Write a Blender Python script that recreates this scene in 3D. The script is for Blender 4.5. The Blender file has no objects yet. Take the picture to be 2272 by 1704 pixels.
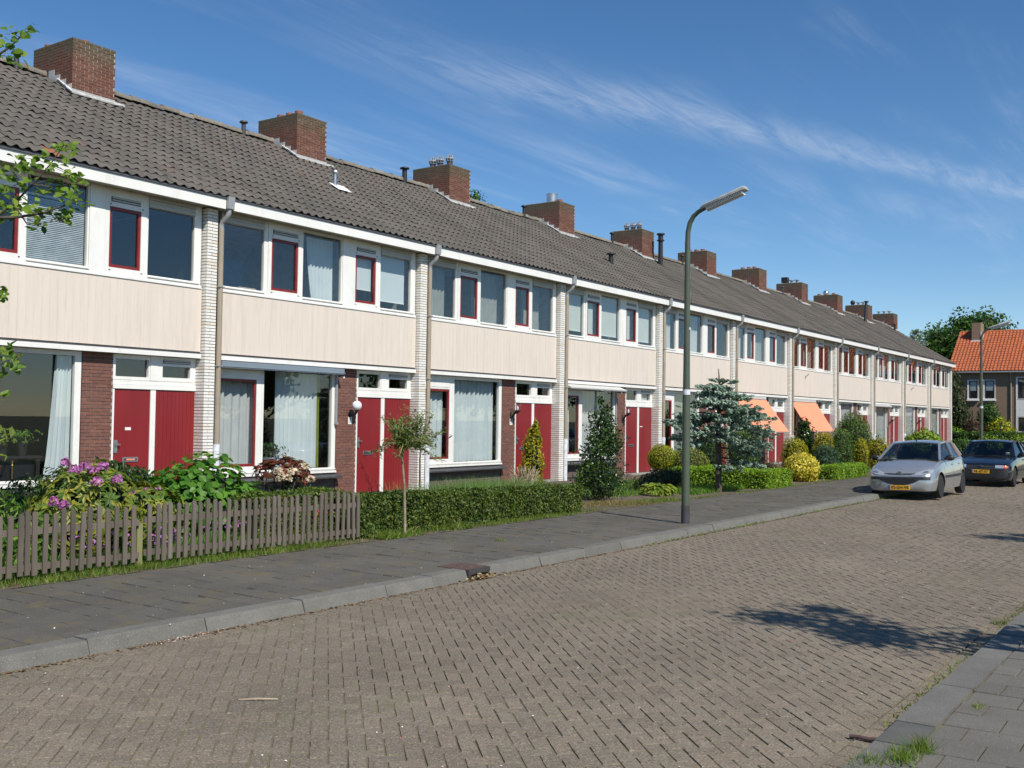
import bpy, bmesh, math, random
import numpy as np
from mathutils import Vector, Matrix
from mathutils.bvhtree import BVHTree

random.seed(7)
RNG = np.random.default_rng(7)
SC = bpy.context.scene
COL = SC.collection
PI = math.pi

# ------------------------------------------------------------------ camera
YAW, PITCH, ROLL = 0.96143, 0.03302, 0.013955
CAM = Vector((0.0, -15.367, 1.580))
fw = Vector((math.sin(YAW) * math.cos(PITCH), math.cos(YAW) * math.cos(PITCH), math.sin(PITCH)))
rt = Vector((math.cos(YAW), -math.sin(YAW), 0.0))
up = rt.cross(fw)
r2 = rt * math.cos(ROLL) + up * math.sin(ROLL)
u2 = -rt * math.sin(ROLL) + up * math.cos(ROLL)
cam_data = bpy.data.cameras.new('camera')
cam_data.sensor_width = 36.0
cam_data.lens = 2300.0 / 2272.0 * 36.0
cam_data.clip_start = 0.05
cam_data.clip_end = 2000.0
cam = bpy.data.objects.new('camera', cam_data)
COL.objects.link(cam)
cam.matrix_world = Matrix(((r2.x, u2.x, -fw.x, CAM.x), (r2.y, u2.y, -fw.y, CAM.y), (r2.z, u2.z, -fw.z, CAM.z), (0, 0, 0, 1)))
SC.camera = cam

# ------------------------------------------------------------------ light
SUN_AZ = (-0.37, -0.93)          # horizontal direction towards the sun
SUN_EL = math.radians(46)
n_ = math.hypot(*SUN_AZ)
SUN_DIR = Vector((SUN_AZ[0] / n_ * math.cos(SUN_EL), SUN_AZ[1] / n_ * math.cos(SUN_EL), math.sin(SUN_EL)))
sun_data = bpy.data.lights.new('sun', 'SUN')
sun_data.energy = 4.75
sun_data.angle = math.radians(0.53)
sun_data.color = (1.0, 0.945, 0.85)
sun = bpy.data.objects.new('sun', sun_data)
COL.objects.link(sun)
sun.rotation_euler = SUN_DIR.to_track_quat('Z', 'Y').to_euler()
sun.location = (0, -40, 60)

world = bpy.data.worlds.new('World')
SC.world = world
world.use_nodes = True
wt = world.node_tree
wt.nodes.clear()


def wn(kind, **kw):
    n = wt.nodes.new(kind)
    for k, v in kw.items():
        setattr(n, k, v)
    return n


w_out = wn('ShaderNodeOutputWorld')
w_bg = wn('ShaderNodeBackground')
w_bg.inputs[1].default_value = 0.108
sky = wn('ShaderNodeTexSky', sky_type='NISHITA')
sky.sun_disc = False
sky.sun_elevation = SUN_EL
sky.sun_rotation = math.atan2(SUN_AZ[0], SUN_AZ[1]) % (2 * PI)
sky.altitude = 0
sky.air_density = 0.85
sky.dust_density = 0.0
sky.ozone_density = 2.6
# high cirrus: streaks in the plane of the cloud layer (direction divided by its height)
tc = wn('ShaderNodeTexCoord')
sep = wn('ShaderNodeSeparateXYZ')
wt.links.new(tc.outputs['Generated'], sep.inputs[0])


def wm(op, a, b=None, clamp=False):
    n = wn('ShaderNodeMath', operation=op)
    n.use_clamp = clamp
    for i, v in enumerate((a, b)):
        if v is None:
            continue
        if hasattr(v, 'links'):
            wt.links.new(v, n.inputs[i])
        else:
            n.inputs[i].default_value = v
    return n.outputs[0]


zc = wm('MAXIMUM', sep.outputs[2], 0.06)
px = wm('DIVIDE', sep.outputs[0], zc)
py = wm('DIVIDE', sep.outputs[1], zc)
comb = wn('ShaderNodeCombineXYZ')
wt.links.new(px, comb.inputs[0])
wt.links.new(py, comb.inputs[1])


def cloud_noise(rot, sx, sy, scale, loc, detail=9, dist=0.6, rough=0.62):
    mp = wn('ShaderNodeMapping')
    mp.inputs['Rotation'].default_value = (0, 0, rot)
    mp.inputs['Scale'].default_value = (sx, sy, 1)
    mp.inputs['Location'].default_value = loc
    wt.links.new(comb.outputs[0], mp.inputs[0])
    nz = wn('ShaderNodeTexNoise')
    nz.inputs['Scale'].default_value = scale
    nz.inputs['Detail'].default_value = detail
    nz.inputs['Roughness'].default_value = rough
    nz.inputs['Distortion'].default_value = dist
    wt.links.new(mp.outputs[0], nz.inputs[0])
    return nz.outputs[0]


def ramp(v, a, b):
    n = wn('ShaderNodeMapRange')
    n.interpolation_type = 'SMOOTHSTEP'
    n.inputs['From Min'].default_value = a
    n.inputs['From Max'].default_value = b
    wt.links.new(v, n.inputs[0])
    return n.outputs[0]


# streak fibres run along (0.88,-0.47) in the cloud plane
streak = cloud_noise(0.42, 0.28, 2.0, 1.5, (0.4, 0.1, 0))
fine = cloud_noise(0.50, 0.6, 3.4, 3.2, (3.1, 1.7, 0), 11, 1.0, 0.7)
patch = cloud_noise(0.2, 0.6, 1.2, 0.9, (5.0, 2.2, 0), 4, 0.3)
# one long band of cirrus: distance from a line that passes (2.3,1.85) and (5.1,0.8)
wob = wm('MULTIPLY', wm('SUBTRACT', cloud_noise(0.3, 0.7, 0.7, 0.8, (1, 1, 0), 3), 0.5), 0.5)
dline = wm('ADD', wm('ADD', wm('MULTIPLY', wm('SUBTRACT', px, 2.35), 0.392), wm('MULTIPLY', wm('SUBTRACT', py, 1.80), 0.92)), wob)
band = wm('POWER', 2.718, wm('MULTIPLY', wm('MULTIPLY', dline, dline), -38.0))
bandm = wm('MULTIPLY', wm('MULTIPLY', band, ramp(px, 1.7, 2.6)), ramp(fine, 0.22, 0.76))
dline2 = wm('ADD', wm('ADD', wm('MULTIPLY', wm('SUBTRACT', px, 2.0), 0.42), wm('MULTIPLY', wm('SUBTRACT', py, 2.75), 0.9)), wob)
band2 = wm('POWER', 2.718, wm('MULTIPLY', wm('MULTIPLY', dline2, dline2), -10.0))
band2m = wm('MULTIPLY', band2, ramp(streak, 0.35, 0.75))
general = wm('MULTIPLY', wm('MULTIPLY', ramp(streak, 0.42, 0.80), ramp(patch, 0.40, 0.66)), ramp(fine, 0.25, 0.75))
tot = wm('ADD', wm('ADD', wm('MULTIPLY', bandm, 0.25), wm('MULTIPLY', band2m, 0.15)), wm('MULTIPLY', general, 0.26))
lowfade = ramp(sep.outputs[2], 0.07, 0.22)
tot = wm('MULTIPLY', tot, lowfade, True)
hsv = wn('ShaderNodeHueSaturation')
hsv.inputs['Saturation'].default_value = 1.22
hsv.inputs['Value'].default_value = 1.0
wt.links.new(sky.outputs[0], hsv.inputs['Color'])
cmix = wn('ShaderNodeMix', data_type='RGBA')
wt.links.new(tot, cmix.inputs[0])
wt.links.new(hsv.outputs[0], cmix.inputs[6])
cmix.inputs[7].default_value = (8.2, 8.5, 8.8, 1)
wt.links.new(cmix.outputs[2], w_bg.inputs[0])
wt.links.new(w_bg.outputs[0], w_out.inputs[0])

SC.view_settings.view_transform = 'Standard'
SC.view_settings.look = 'None'
SC.view_settings.exposure = 0.15
SC.view_settings.gamma = 1.0
SC.view_settings.use_curve_mapping = False
SC.render.engine = 'CYCLES'
SC.cycles.max_bounces = 8
SC.cycles.transparent_max_bounces = 16
SC.cycles.caustics_reflective = False
SC.cycles.caustics_refractive = False


# ------------------------------------------------------------------ materials
def hexlin(h):
    return h


def new_mat(name):
    m = bpy.data.materials.new(name)
    m.use_nodes = True
    m.node_tree.nodes.clear()
    return m


class NT:
    def __init__(s, m):
        s.t = m.node_tree

    def n(s, kind, ins=None, **kw):
        nd = s.t.nodes.new(kind)
        for k, v in kw.items():
            setattr(nd, k, v)
        for k, v in (ins or {}).items():
            if hasattr(v, 'links'):
                s.t.links.new(v, nd.inputs[k])
            else:
                nd.inputs[k].default_value = v
        return nd

    def math(s, op, a, b=0.0, clamp=False):
        nd = s.n('ShaderNodeMath', {0: a, 1: b}, operation=op)
        nd.use_clamp = clamp
        return nd.outputs[0]

    def mix(s, f, a, b, mode='MIX'):
        nd = s.n('ShaderNodeMix', {0: f, 6: a, 7: b}, data_type='RGBA', blend_type=mode)
        return nd.outputs[2]

    def noise(s, scale, detail=4, rough=0.6, vec=None, dist=0.0):
        ins = {'Scale': scale, 'Detail': detail, 'Roughness': rough, 'Distortion': dist}
        if vec is not None:
            ins['Vector'] = vec
        return s.n('ShaderNodeTexNoise', ins).outputs[0]

    def rng(s, v, a, b, lo=0.0, hi=1.0):
        return s.n('ShaderNodeMapRange', {0: v, 1: a, 2: b, 3: lo, 4: hi}).outputs[0]

    def pos(s):
        return s.n('ShaderNodeNewGeometry').outputs['Position']

    def rand(s):
        a = s.n('ShaderNodeNewGeometry').outputs['Random Per Island']
        b = s.n('ShaderNodeObjectInfo').outputs['Random']
        return s.math('FRACT', s.math('ADD', a, b))

    def scaled(s, v, sx, sy, sz):
        nd = s.n('ShaderNodeMapping', {0: v, 'Scale': (sx, sy, sz)})
        return nd.outputs[0]


def c4(c):
    return (c[0], c[1], c[2], 1.0)


def ramp_node(t, v, stops):
    nd = t.n('ShaderNodeValToRGB', {0: v})
    r = nd.color_ramp
    while len(r.elements) < len(stops):
        r.elements.new(0.5)
    for e, (p, c) in zip(r.elements, stops):
        e.position = p
        e.color = c4(c)
    return nd.outputs[0]


def surf(name, cols, rough=0.6, rand=False, nscale=6.0, namt=0.25, bump=0.0, bscale=60.0, metal=0.0, spec=0.5, dirt=None, dscale=1.5,
         dlo=0.52, dhi=0.72, coat=0.0, dstretch=None, stretch=None, speck=None, sscale=300.0, sth=0.66):
    """cols: one colour, or a list spread over the per-piece random number (rand=True) or over noise."""
    m = new_mat(name)
    t = NT(m)
    p = t.pos()
    pv = t.scaled(p, *stretch) if stretch else p
    if isinstance(cols[0], (int, float)):
        cols = [cols]
    nz = t.noise(nscale, 5, 0.65, pv)
    if rand and len(cols) > 1:
        col = ramp_node(t, t.rand(), [(i / (len(cols) - 1), c) for i, c in enumerate(cols)])
    elif len(cols) > 1:
        col = ramp_node(t, t.rng(nz, 0.32, 0.68), [(i / (len(cols) - 1), c) for i, c in enumerate(cols)])
    else:
        col = t.n('ShaderNodeRGB').outputs[0]
        col.default_value = c4(cols[0])
    val = t.rng(nz, 0.3, 0.7, 1.0 - namt, 1.0 + namt)
    col = t.mix(1.0, col, t.n('ShaderNodeCombineColor', {0: val, 1: val, 2: val}).outputs[0], 'MULTIPLY')
    if speck:
        sp = t.noise(sscale, 2, 0.5, p)
        col = t.mix(t.rng(sp, sth, sth + 0.06), col, c4(speck))
        sp2 = t.noise(sscale * 0.8, 2, 0.5, t.scaled(p, 1.1, 0.9, 1.0))
        col = t.mix(t.rng(sp2, 1 - sth, 1 - sth - 0.06, 0, 0.55), col, (0.02, 0.02, 0.02, 1))
    if dirt:
        dn = t.noise(dscale, 6, 0.7, t.scaled(p, *dstretch) if dstretch else p)
        col = t.mix(t.rng(dn, dlo, dhi, 0.0, 0.85), col, c4(dirt))
    ins = {'Base Color': col, 'Roughness': rough, 'Metallic': metal, 'Specular IOR Level': spec, 'Coat Weight': coat, 'Coat Roughness': 0.04}
    if bump:
        bn = t.noise(bscale, 4, 0.6, pv)
        ins['Normal'] = t.n('ShaderNodeBump', {'Strength': bump, 'Distance': 0.01, 'Height': bn}).outputs[0]
    b = t.n('ShaderNodeBsdfPrincipled', ins)
    o = t.n('ShaderNodeOutputMaterial', {0: b.outputs[0]})
    return m


def leafm(name, cols, trans=0.35, rough=0.45, spec=0.35):
    m = new_mat(name)
    t = NT(m)
    p = t.pos()
    col = ramp_node(t, t.rand(), [(i / (len(cols) - 1), c) for i, c in enumerate(cols)])
    nz = t.noise(2.3, 3, 0.6, p)
    val = t.rng(nz, 0.3, 0.7, 0.78, 1.22)
    col = t.mix(1.0, col, t.n('ShaderNodeCombineColor', {0: val, 1: val, 2: val}).outputs[0], 'MULTIPLY')
    b = t.n('ShaderNodeBsdfPrincipled', {'Base Color': col, 'Roughness': rough, 'Specular IOR Level': spec})
    tl = t.n('ShaderNodeBsdfTranslucent', {'Color': t.mix(1.0, col, (1.25, 1.3, 0.55, 1), 'MULTIPLY')})
    mx = t.n('ShaderNodeMixShader', {0: trans, 1: b.outputs[0], 2: tl.outputs[0]})
    t.n('ShaderNodeOutputMaterial', {0: mx.outputs[0]})
    return m


def glassm(name, tint=(1, 1, 1), f0=0.045, rough=0.0):
    m = new_mat(name)
    t = NT(m)
    lw = t.n('ShaderNodeLayerWeight', {0: 0.5}).outputs['Facing']
    f = t.math('ADD', t.math('MULTIPLY', t.math('POWER', lw, 5.0), 1.0 - f0), f0, True)
    tr = t.n('ShaderNodeBsdfTransparent', {0: c4(tint)})
    gl = t.n('ShaderNodeBsdfGlossy', {0: (1, 1, 1, 1), 'Roughness': rough})
    mx = t.n('ShaderNodeMixShader', {0: f, 1: tr.outputs[0], 2: gl.outputs[0]})
    t.n('ShaderNodeOutputMaterial', {0: mx.outputs[0]})
    return m


def clothm(name, cols, trans=0.4, scale=3.0):
    m = new_mat(name)
    t = NT(m)
    nz = t.noise(scale, 4, 0.6, t.pos())
    col = t.mix(t.rng(nz, 0.35, 0.65), c4(cols[0]), c4(cols[-1]))
    d = t.n('ShaderNodeBsdfDiffuse', {0: col})
    tl = t.n('ShaderNodeBsdfTranslucent', {0: col})
    mx = t.n('ShaderNodeMixShader', {0: trans, 1: d.outputs[0], 2: tl.outputs[0]})
    t.n('ShaderNodeOutputMaterial', {0: mx.outputs[0]})
    return m


def chimney_brick(name):
    """red brick with the grey-green lichen that grows in patches and along the weathered top courses"""
    m = new_mat(name)
    t = NT(m)
    p = t.pos()
    col = ramp_node(t, t.rand(), [(0, (0.155, 0.070, 0.050)), (0.4, (0.19, 0.082, 0.058)), (0.75, (0.14, 0.066, 0.050)), (1, (0.215, 0.10, 0.068))])
    z = t.n('ShaderNodeSeparateXYZ', {0: p}).outputs[2]
    n1 = t.noise(2.2, 6, 0.7, t.scaled(p, 1.6, 1.6, 0.5))
    n2 = t.noise(9.0, 5, 0.7, p)
    h = t.rng(z, 8.2, 8.98)
    k = t.math('ADD', t.math('MULTIPLY', h, 0.62), t.math('MULTIPLY', n1, 0.75))
    k = t.math('ADD', k, t.math('MULTIPLY', n2, 0.25))
    col = t.mix(t.rng(k, 0.70, 1.10, 0, 0.9), col, (0.105, 0.095, 0.06, 1))
    b = t.n('ShaderNodeBsdfPrincipled', {'Base Color': col, 'Roughness': 0.9, 'Specular IOR Level': 0.2})
    t.n('ShaderNodeOutputMaterial', {0: b.outputs[0]})
    return m


def roof_tile_mat(name, cols, dirt, dcol2=None):
    m = new_mat(name)
    t = NT(m)
    p = t.pos()
    col = ramp_node(t, t.rand(), cols)
    n1 = t.noise(0.55, 6, 0.72, t.scaled(p, 1, 0.5, 0.5))
    col = t.mix(t.rng(n1, 0.44, 0.66, 0, 0.65), col, c4(dirt))
    n2 = t.noise(38.0, 4, 0.7, p)
    col = t.mix(t.rng(n2, 0.56, 0.70, 0, 0.5), col, c4(dcol2 or (0.17, 0.165, 0.12)))
    b = t.n('ShaderNodeBsdfPrincipled', {'Base Color': col, 'Roughness': 0.85, 'Specular IOR Level': 0.25})
    t.n('ShaderNodeOutputMaterial', {0: b.outputs[0]})
    return m


M = {}
M['cream'] = surf('cream_board', (0.70, 0.615, 0.53), 0.55, nscale=1.2, namt=0.04, stretch=(6, 6, 0.6), dirt=(0.50, 0.42, 0.35), dscale=1.6, dlo=0.50, dhi=0.95, dstretch=(3.5, 3.5, 0.35))
M['cream_gap'] = surf('board_groove', (0.66, 0.575, 0.495), 0.8)
M['white'] = surf('white_paint', (0.80, 0.79, 0.75), 0.38, nscale=2.5, namt=0.04, dirt=(0.52, 0.49, 0.42), dscale=1.5, dlo=0.54, dhi=0.95, dstretch=(2.5, 2.5, 0.6))
M['white_far'] = M['white']
M['alu'] = surf('grey_vent', (0.50, 0.50, 0.48), 0.5, nscale=4, namt=0.06)  # own grey of the vents; on the head boards it stands for shade
M['soffit'] = surf('soffit_paint', (0.50, 0.48, 0.42), 0.7)
M['red'] = surf('red_door_paint', (0.215, 0.014, 0.017), 0.42, nscale=1.5, namt=0.10, stretch=(3, 3, 0.5), bump=0.03, bscale=90, coat=0.1)
M['redframe'] = surf('red_sash_paint', (0.21, 0.020, 0.018), 0.4)
M['wbrick'] = surf('white_brick', [(0.74, 0.73, 0.69), (0.80, 0.79, 0.76), (0.72, 0.71, 0.67), (0.79, 0.78, 0.74), (0.70, 0.62, 0.50)], 0.75, rand=True, nscale=14, namt=0.07, bump=0.2, bscale=70, dirt=(0.55, 0.47, 0.36), dscale=4.5, dlo=0.62, dhi=0.82)
M['wmortar'] = surf('grey_mortar', (0.25, 0.205, 0.14), 0.95)
M['rbrick'] = surf('brown_brick', [(0.150, 0.066, 0.048), (0.185, 0.079, 0.057), (0.162, 0.072, 0.056), (0.215, 0.094, 0.064), (0.142, 0.070, 0.057)], 0.85, rand=True, nscale=20, namt=0.16, bump=0.3, bscale=80)
M['rmortar'] = surf('brick_mortar', (0.30, 0.25, 0.21), 0.95, nscale=10, namt=0.2)
M['dbrick'] = surf('dark_plinth_brick', [(0.115, 0.088, 0.083), (0.14, 0.108, 0.10), (0.125, 0.10, 0.098), (0.155, 0.115, 0.102)], 0.8, rand=True, nscale=20, namt=0.18, bump=0.3, bscale=80)
M['chimney'] = chimney_brick('chimney_brick')
M['cmortar'] = surf('chimney_mortar', (0.42, 0.35, 0.29), 0.95, dirt=(0.13, 0.115, 0.075), dscale=1.6, dlo=0.48, dhi=0.66)
M['tile'] = roof_tile_mat('grey_roof_tile', [(0, (0.092, 0.082, 0.072)), (0.3, (0.118, 0.106, 0.094)), (0.6, (0.136, 0.121, 0.106)), (0.9, (0.108, 0.096, 0.085)), (1, (0.138, 0.106, 0.086))], (0.086, 0.084, 0.072))
M['ridge'] = surf('lichen_ridge_tile', [(0.16, 0.145, 0.12), (0.22, 0.20, 0.165), (0.13, 0.115, 0.095)], 0.9, rand=True, nscale=12, namt=0.3, dirt=(0.26, 0.215, 0.10), dscale=5.5, dlo=0.58, dhi=0.72)
M['rust_tile'] = surf('terracotta_tile', (0.28, 0.10, 0.06), 0.85)
M['lead'] = surf('lead_flashing', (0.42, 0.42, 0.41), 0.55, nscale=8, namt=0.2)
M['leadwhite'] = surf('white_flashing', (0.80, 0.80, 0.80), 0.5, nscale=12, namt=0.12)
M['zinc'] = surf('zinc_grey', (0.36, 0.37, 0.38), 0.5, nscale=9, namt=0.1, metal=0.3)
M['gutter'] = surf('dark_zinc_gutter', (0.085, 0.085, 0.095), 0.6)
M['pipe'] = surf('beige_pipe', (0.33, 0.275, 0.205), 0.6, nscale=3, namt=0.12)
M['pvc'] = surf('pale_pvc', (0.66, 0.68, 0.72), 0.4)
M['slate'] = surf('slate_sill', (0.055, 0.055, 0.06), 0.45, nscale=8, namt=0.3)
M['black'] = surf('black_plastic', (0.018, 0.018, 0.02), 0.5)
M['darkgrey'] = surf('dark_grey_metal', (0.05, 0.05, 0.055), 0.5)
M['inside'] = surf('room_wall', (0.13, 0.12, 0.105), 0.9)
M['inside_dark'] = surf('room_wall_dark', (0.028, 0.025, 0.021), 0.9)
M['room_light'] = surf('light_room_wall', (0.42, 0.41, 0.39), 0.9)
M['roomfloor'] = surf('room_floor', (0.12, 0.08, 0.05), 0.7)
M['glass'] = glassm('window_glass', (0.95, 0.97, 0.97), 0.06)
M['carglass'] = glassm('car_glass', (0.34, 0.40, 0.39), 0.05)
M['chrome'] = surf('chrome', (0.72, 0.73, 0.75), 0.15, metal=1.0)
M['steel'] = surf('brushed_steel', (0.52, 0.52, 0.52), 0.35, metal=0.9)
M['concrete'] = surf('concrete_step', (0.30, 0.29, 0.26), 0.9, nscale=8, namt=0.2)
M['clay'] = surf('clay_pot', (0.26, 0.10, 0.065), 0.85, nscale=8, namt=0.25)
M['curtain_blue'] = clothm('pale_blue_curtain', [(0.82, 0.88, 0.89), (0.76, 0.83, 0.86)], 0.30)
M['curtain_white'] = clothm('white_net_curtain', [(0.84, 0.85, 0.85), (0.76, 0.78, 0.79)], 0.40)
M['curtain_grey'] = clothm('grey_curtain', [(0.42, 0.43, 0.40), (0.36, 0.37, 0.34)], 0.3)
M['curtain_green'] = clothm('green_curtain', [(0.28, 0.30, 0.06), (0.22, 0.25, 0.04)], 0.2)
M['blind'] = clothm('pale_roller_blind', [(0.84, 0.89, 0.90), (0.82, 0.87, 0.89)], 0.35)
M['blind_cream'] = clothm('cream_roller_blind', [(0.82, 0.84, 0.78), (0.78, 0.80, 0.75)], 0.35)
M['slatblind'] = surf('venetian_slat', (0.42, 0.44, 0.44), 0.5)
M['orange'] = clothm('orange_awning_cloth', [(0.93, 0.37, 0.22), (0.90, 0.35, 0.21)], 0.18, 1.0)
M['cassette'] = surf('blue_grey_awning_box', (0.20, 0.245, 0.29), 0.5, nscale=3, namt=0.06)
M['cassette2'] = surf('pale_grey_awning', (0.52, 0.52, 0.50), 0.6, nscale=5, namt=0.1, stretch=(1, 8, 8))
M['globe'] = surf('opal_globe', (0.84, 0.84, 0.84), 0.25, coat=0.3)
M['fence'] = surf('weathered_wood', [(0.098, 0.080, 0.064), (0.142, 0.118, 0.094), (0.115, 0.094, 0.074), (0.160, 0.136, 0.110)], 0.9, rand=True, nscale=7, namt=0.3, stretch=(1, 1, 0.15), bump=0.35, bscale=40)
M['postwood'] = surf('green_treated_wood', (0.20, 0.20, 0.085), 0.85, nscale=9, namt=0.25, stretch=(1, 1, 0.1))
M['bark'] = surf('brown_bark', [(0.06, 0.045, 0.035), (0.11, 0.09, 0.07)], 0.95, nscale=14, namt=0.3, bump=0.5, bscale=35)
M['bark_pale'] = surf('pale_stem', [(0.21, 0.175, 0.11), (0.30, 0.25, 0.165)], 0.85, nscale=14, namt=0.2)
M['lampgreen'] = surf('green_lamp_post', (0.072, 0.092, 0.062), 0.5, nscale=5, namt=0.12, coat=0.1)
M['lamphead'] = surf('grey_lamp_head', (0.40, 0.40, 0.39), 0.5)
M['lamplens'] = surf('ribbed_lamp_lens', (0.62, 0.62, 0.60), 0.25, nscale=10, namt=0.1)
M['soil'] = surf('garden_soil', [(0.075, 0.052, 0.036), (0.13, 0.095, 0.068), (0.10, 0.072, 0.052)], 0.98, nscale=5, namt=0.35, bump=0.6, bscale=30, dirt=(0.05, 0.075, 0.02), dscale=1.1, dlo=0.5, dhi=0.64)
M['ground'] = surf('far_ground', [(0.06, 0.075, 0.03), (0.09, 0.085, 0.045)], 0.98, nscale=0.4, namt=0.3)
M['joint'] = surf('mossy_joint_sand', [(0.100, 0.084, 0.050), (0.150, 0.122, 0.078), (0.105, 0.102, 0.048)], 0.98, nscale=3.0, namt=0.35)


def road_brick_mat():
    m = new_mat('road_brick')
    t = NT(m)
    p = t.pos()
    col = ramp_node(t, t.rand(), [(0, (0.156, 0.128, 0.093)), (0.3, (0.191, 0.159, 0.114)), (0.6, (0.172, 0.143, 0.105)), (0.85, (0.209, 0.167, 0.121)), (1, (0.184, 0.159, 0.118))])
    n0 = t.noise(0.45, 6, 0.65, p)
    n0 = t.math('ADD', t.math('MULTIPLY', n0, 0.6), t.math('MULTIPLY', t.noise(0.8, 5, 0.7, t.scaled(p, 0.12, 1.25, 1)), 0.4))
    v = t.rng(n0, 0.34, 0.66, 0.76, 1.20)
    col = t.mix(1.0, col, t.n('ShaderNodeCombineColor', {0: v, 1: v, 2: v}).outputs[0], 'MULTIPLY')
    n1 = t.noise(105.0, 3, 0.7, p)
    col = t.mix(t.rng(n1, 0.53, 0.66, 0, 0.8), col, (0.39, 0.34, 0.285, 1))
    n2 = t.noise(85.0, 3, 0.6, t.scaled(p, 0.93, 1.07, 1))
    col = t.mix(t.rng(n2, 0.47, 0.36, 0, 0.7), col, (0.065, 0.054, 0.045, 1))
    n3 = t.noise(0.8, 6, 0.75, t.scaled(p, 0.7, 1.2, 1))
    col = t.mix(t.rng(n3, 0.58, 0.74, 0, 0.5), col, (0.115, 0.125, 0.06, 1))
    n4 = t.noise(1.9, 5, 0.6, p)
    col = t.mix(t.rng(n4, 0.66, 0.74, 0, 0.45), col, (0.075, 0.066, 0.056, 1))
    bn = t.noise(150.0, 4, 0.7, p)
    nrm = t.n('ShaderNodeBump', {'Strength': 0.35, 'Distance': 0.004, 'Height': bn}).outputs[0]
    b = t.n('ShaderNodeBsdfPrincipled', {'Base Color': col, 'Roughness': 0.88, 'Specular IOR Level': 0.3, 'Normal': nrm})
    t.n('ShaderNodeOutputMaterial', {0: b.outputs[0]})
    return m


M['roadbrick'] = road_brick_mat()
M['slab'] = surf('grey_paving_slab', [(0.079, 0.072, 0.059), (0.091, 0.084, 0.069), (0.084, 0.077, 0.063), (0.100, 0.091, 0.076)], 0.9, rand=True, nscale=0.9, namt=0.22, bump=0.25, bscale=120,
                 dirt=(0.140, 0.108, 0.050), dscale=3.2, dlo=0.52, dhi=0.70, speck=(0.20, 0.195, 0.18), sscale=150, sth=0.62)
M['slab2'] = surf('pale_paving_slab', [(0.116, 0.108, 0.090), (0.135, 0.125, 0.105), (0.123, 0.114, 0.096), (0.147, 0.135, 0.114)], 0.9, rand=True, nscale=2.2, namt=0.12, bump=0.25, bscale=120,
                  dirt=(0.085, 0.080, 0.055), dscale=2.3, dlo=0.57, dhi=0.75, speck=(0.26, 0.255, 0.24), sscale=170, sth=0.62)
M['kerb'] = surf('concrete_kerb', [(0.118, 0.114, 0.100), (0.148, 0.143, 0.126), (0.130, 0.125, 0.110)], 0.9, rand=True, nscale=5, namt=0.14, bump=0.3, bscale=90, dirt=(0.115, 0.115, 0.09), dscale=3.0, dlo=0.52, dhi=0.74, speck=(0.32, 0.31, 0.29), sscale=160, sth=0.63)
M['kerbdark'] = surf('dark_kerb', (0.095, 0.095, 0.085), 0.9, nscale=5, namt=0.15)
M['rust'] = surf('rusty_iron', [(0.075, 0.045, 0.035), (0.115, 0.065, 0.048)], 0.75, nscale=14, namt=0.2, bump=0.3, bscale=60)
M['iron'] = surf('dark_cast_iron', (0.05, 0.046, 0.048), 0.6, nscale=10, namt=0.2)
M['litter'] = surf('dry_litter', [(0.30, 0.20, 0.10), (0.36, 0.29, 0.17), (0.22, 0.12, 0.06), (0.14, 0.17, 0.05)], 0.9, rand=True)
M['petal'] = surf('white_petals', [(0.75, 0.74, 0.70), (0.70, 0.68, 0.62), (0.6, 0.15, 0.08)], 0.8, rand=True)
M['twig'] = surf('dead_twig', (0.10, 0.06, 0.055), 0.9)
M['straw'] = surf('dry_stick', (0.40, 0.33, 0.23), 0.9)
M['gravelly'] = surf('sandy_litter', [(0.14, 0.08, 0.04), (0.17, 0.11, 0.055)], 0.98, rand=True)
# plants
L = {}
L['rhodo'] = leafm('rhododendron_leaf', [(0.054, 0.109, 0.019), (0.100, 0.174, 0.028), (0.231, 0.261, 0.034), (0.338, 0.304, 0.041)], 0.3)
L['dark'] = leafm('dark_green_leaf', [(0.013, 0.036, 0.010), (0.029, 0.068, 0.014), (0.045, 0.090, 0.020)], 0.2)
L['bigleaf'] = leafm('broad_green_leaf', [(0.044, 0.134, 0.016), (0.082, 0.214, 0.020), (0.137, 0.286, 0.030)], 0.4)
L['photinia'] = leafm('red_young_leaf', [(0.170, 0.028, 0.019), (0.233, 0.050, 0.028), (0.106, 0.040, 0.019), (0.053, 0.060, 0.017)], 0.35)
L['yew'] = leafm('yew_needle', [(0.023, 0.052, 0.012), (0.054, 0.101, 0.017), (0.107, 0.166, 0.023), (0.165, 0.175, 0.029)], 0.25)
L['grass'] = leafm('grass_blade', [(0.072, 0.149, 0.021), (0.129, 0.230, 0.028), (0.200, 0.270, 0.045), (0.258, 0.230, 0.077)], 0.45)
L['greygrass'] = leafm('feathery_ground_leaf', [(0.100, 0.203, 0.044), (0.166, 0.281, 0.074), (0.248, 0.343, 0.119)], 0.4)
L['gold'] = leafm('golden_conifer_spray', [(0.161, 0.203, 0.013), (0.340, 0.321, 0.013), (0.501, 0.389, 0.013)], 0.3)
L['goldbright'] = leafm('bright_gold_spray', [(0.170, 0.170, 0.008), (0.318, 0.260, 0.009), (0.424, 0.310, 0.011)], 0.3)
L['limeball'] = leafm('lime_green_spray', [(0.192, 0.255, 0.012), (0.349, 0.373, 0.014), (0.470, 0.433, 0.017)], 0.3)
L['oliveball'] = leafm('olive_green_spray', [(0.100, 0.140, 0.018), (0.199, 0.235, 0.026), (0.281, 0.281, 0.037)], 0.3)
L['holly'] = leafm('glossy_holly_leaf', [(0.008, 0.024, 0.007), (0.018, 0.045, 0.012), (0.035, 0.081, 0.017), (0.091, 0.151, 0.020)], 0.2, 0.28, 0.5)
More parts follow.
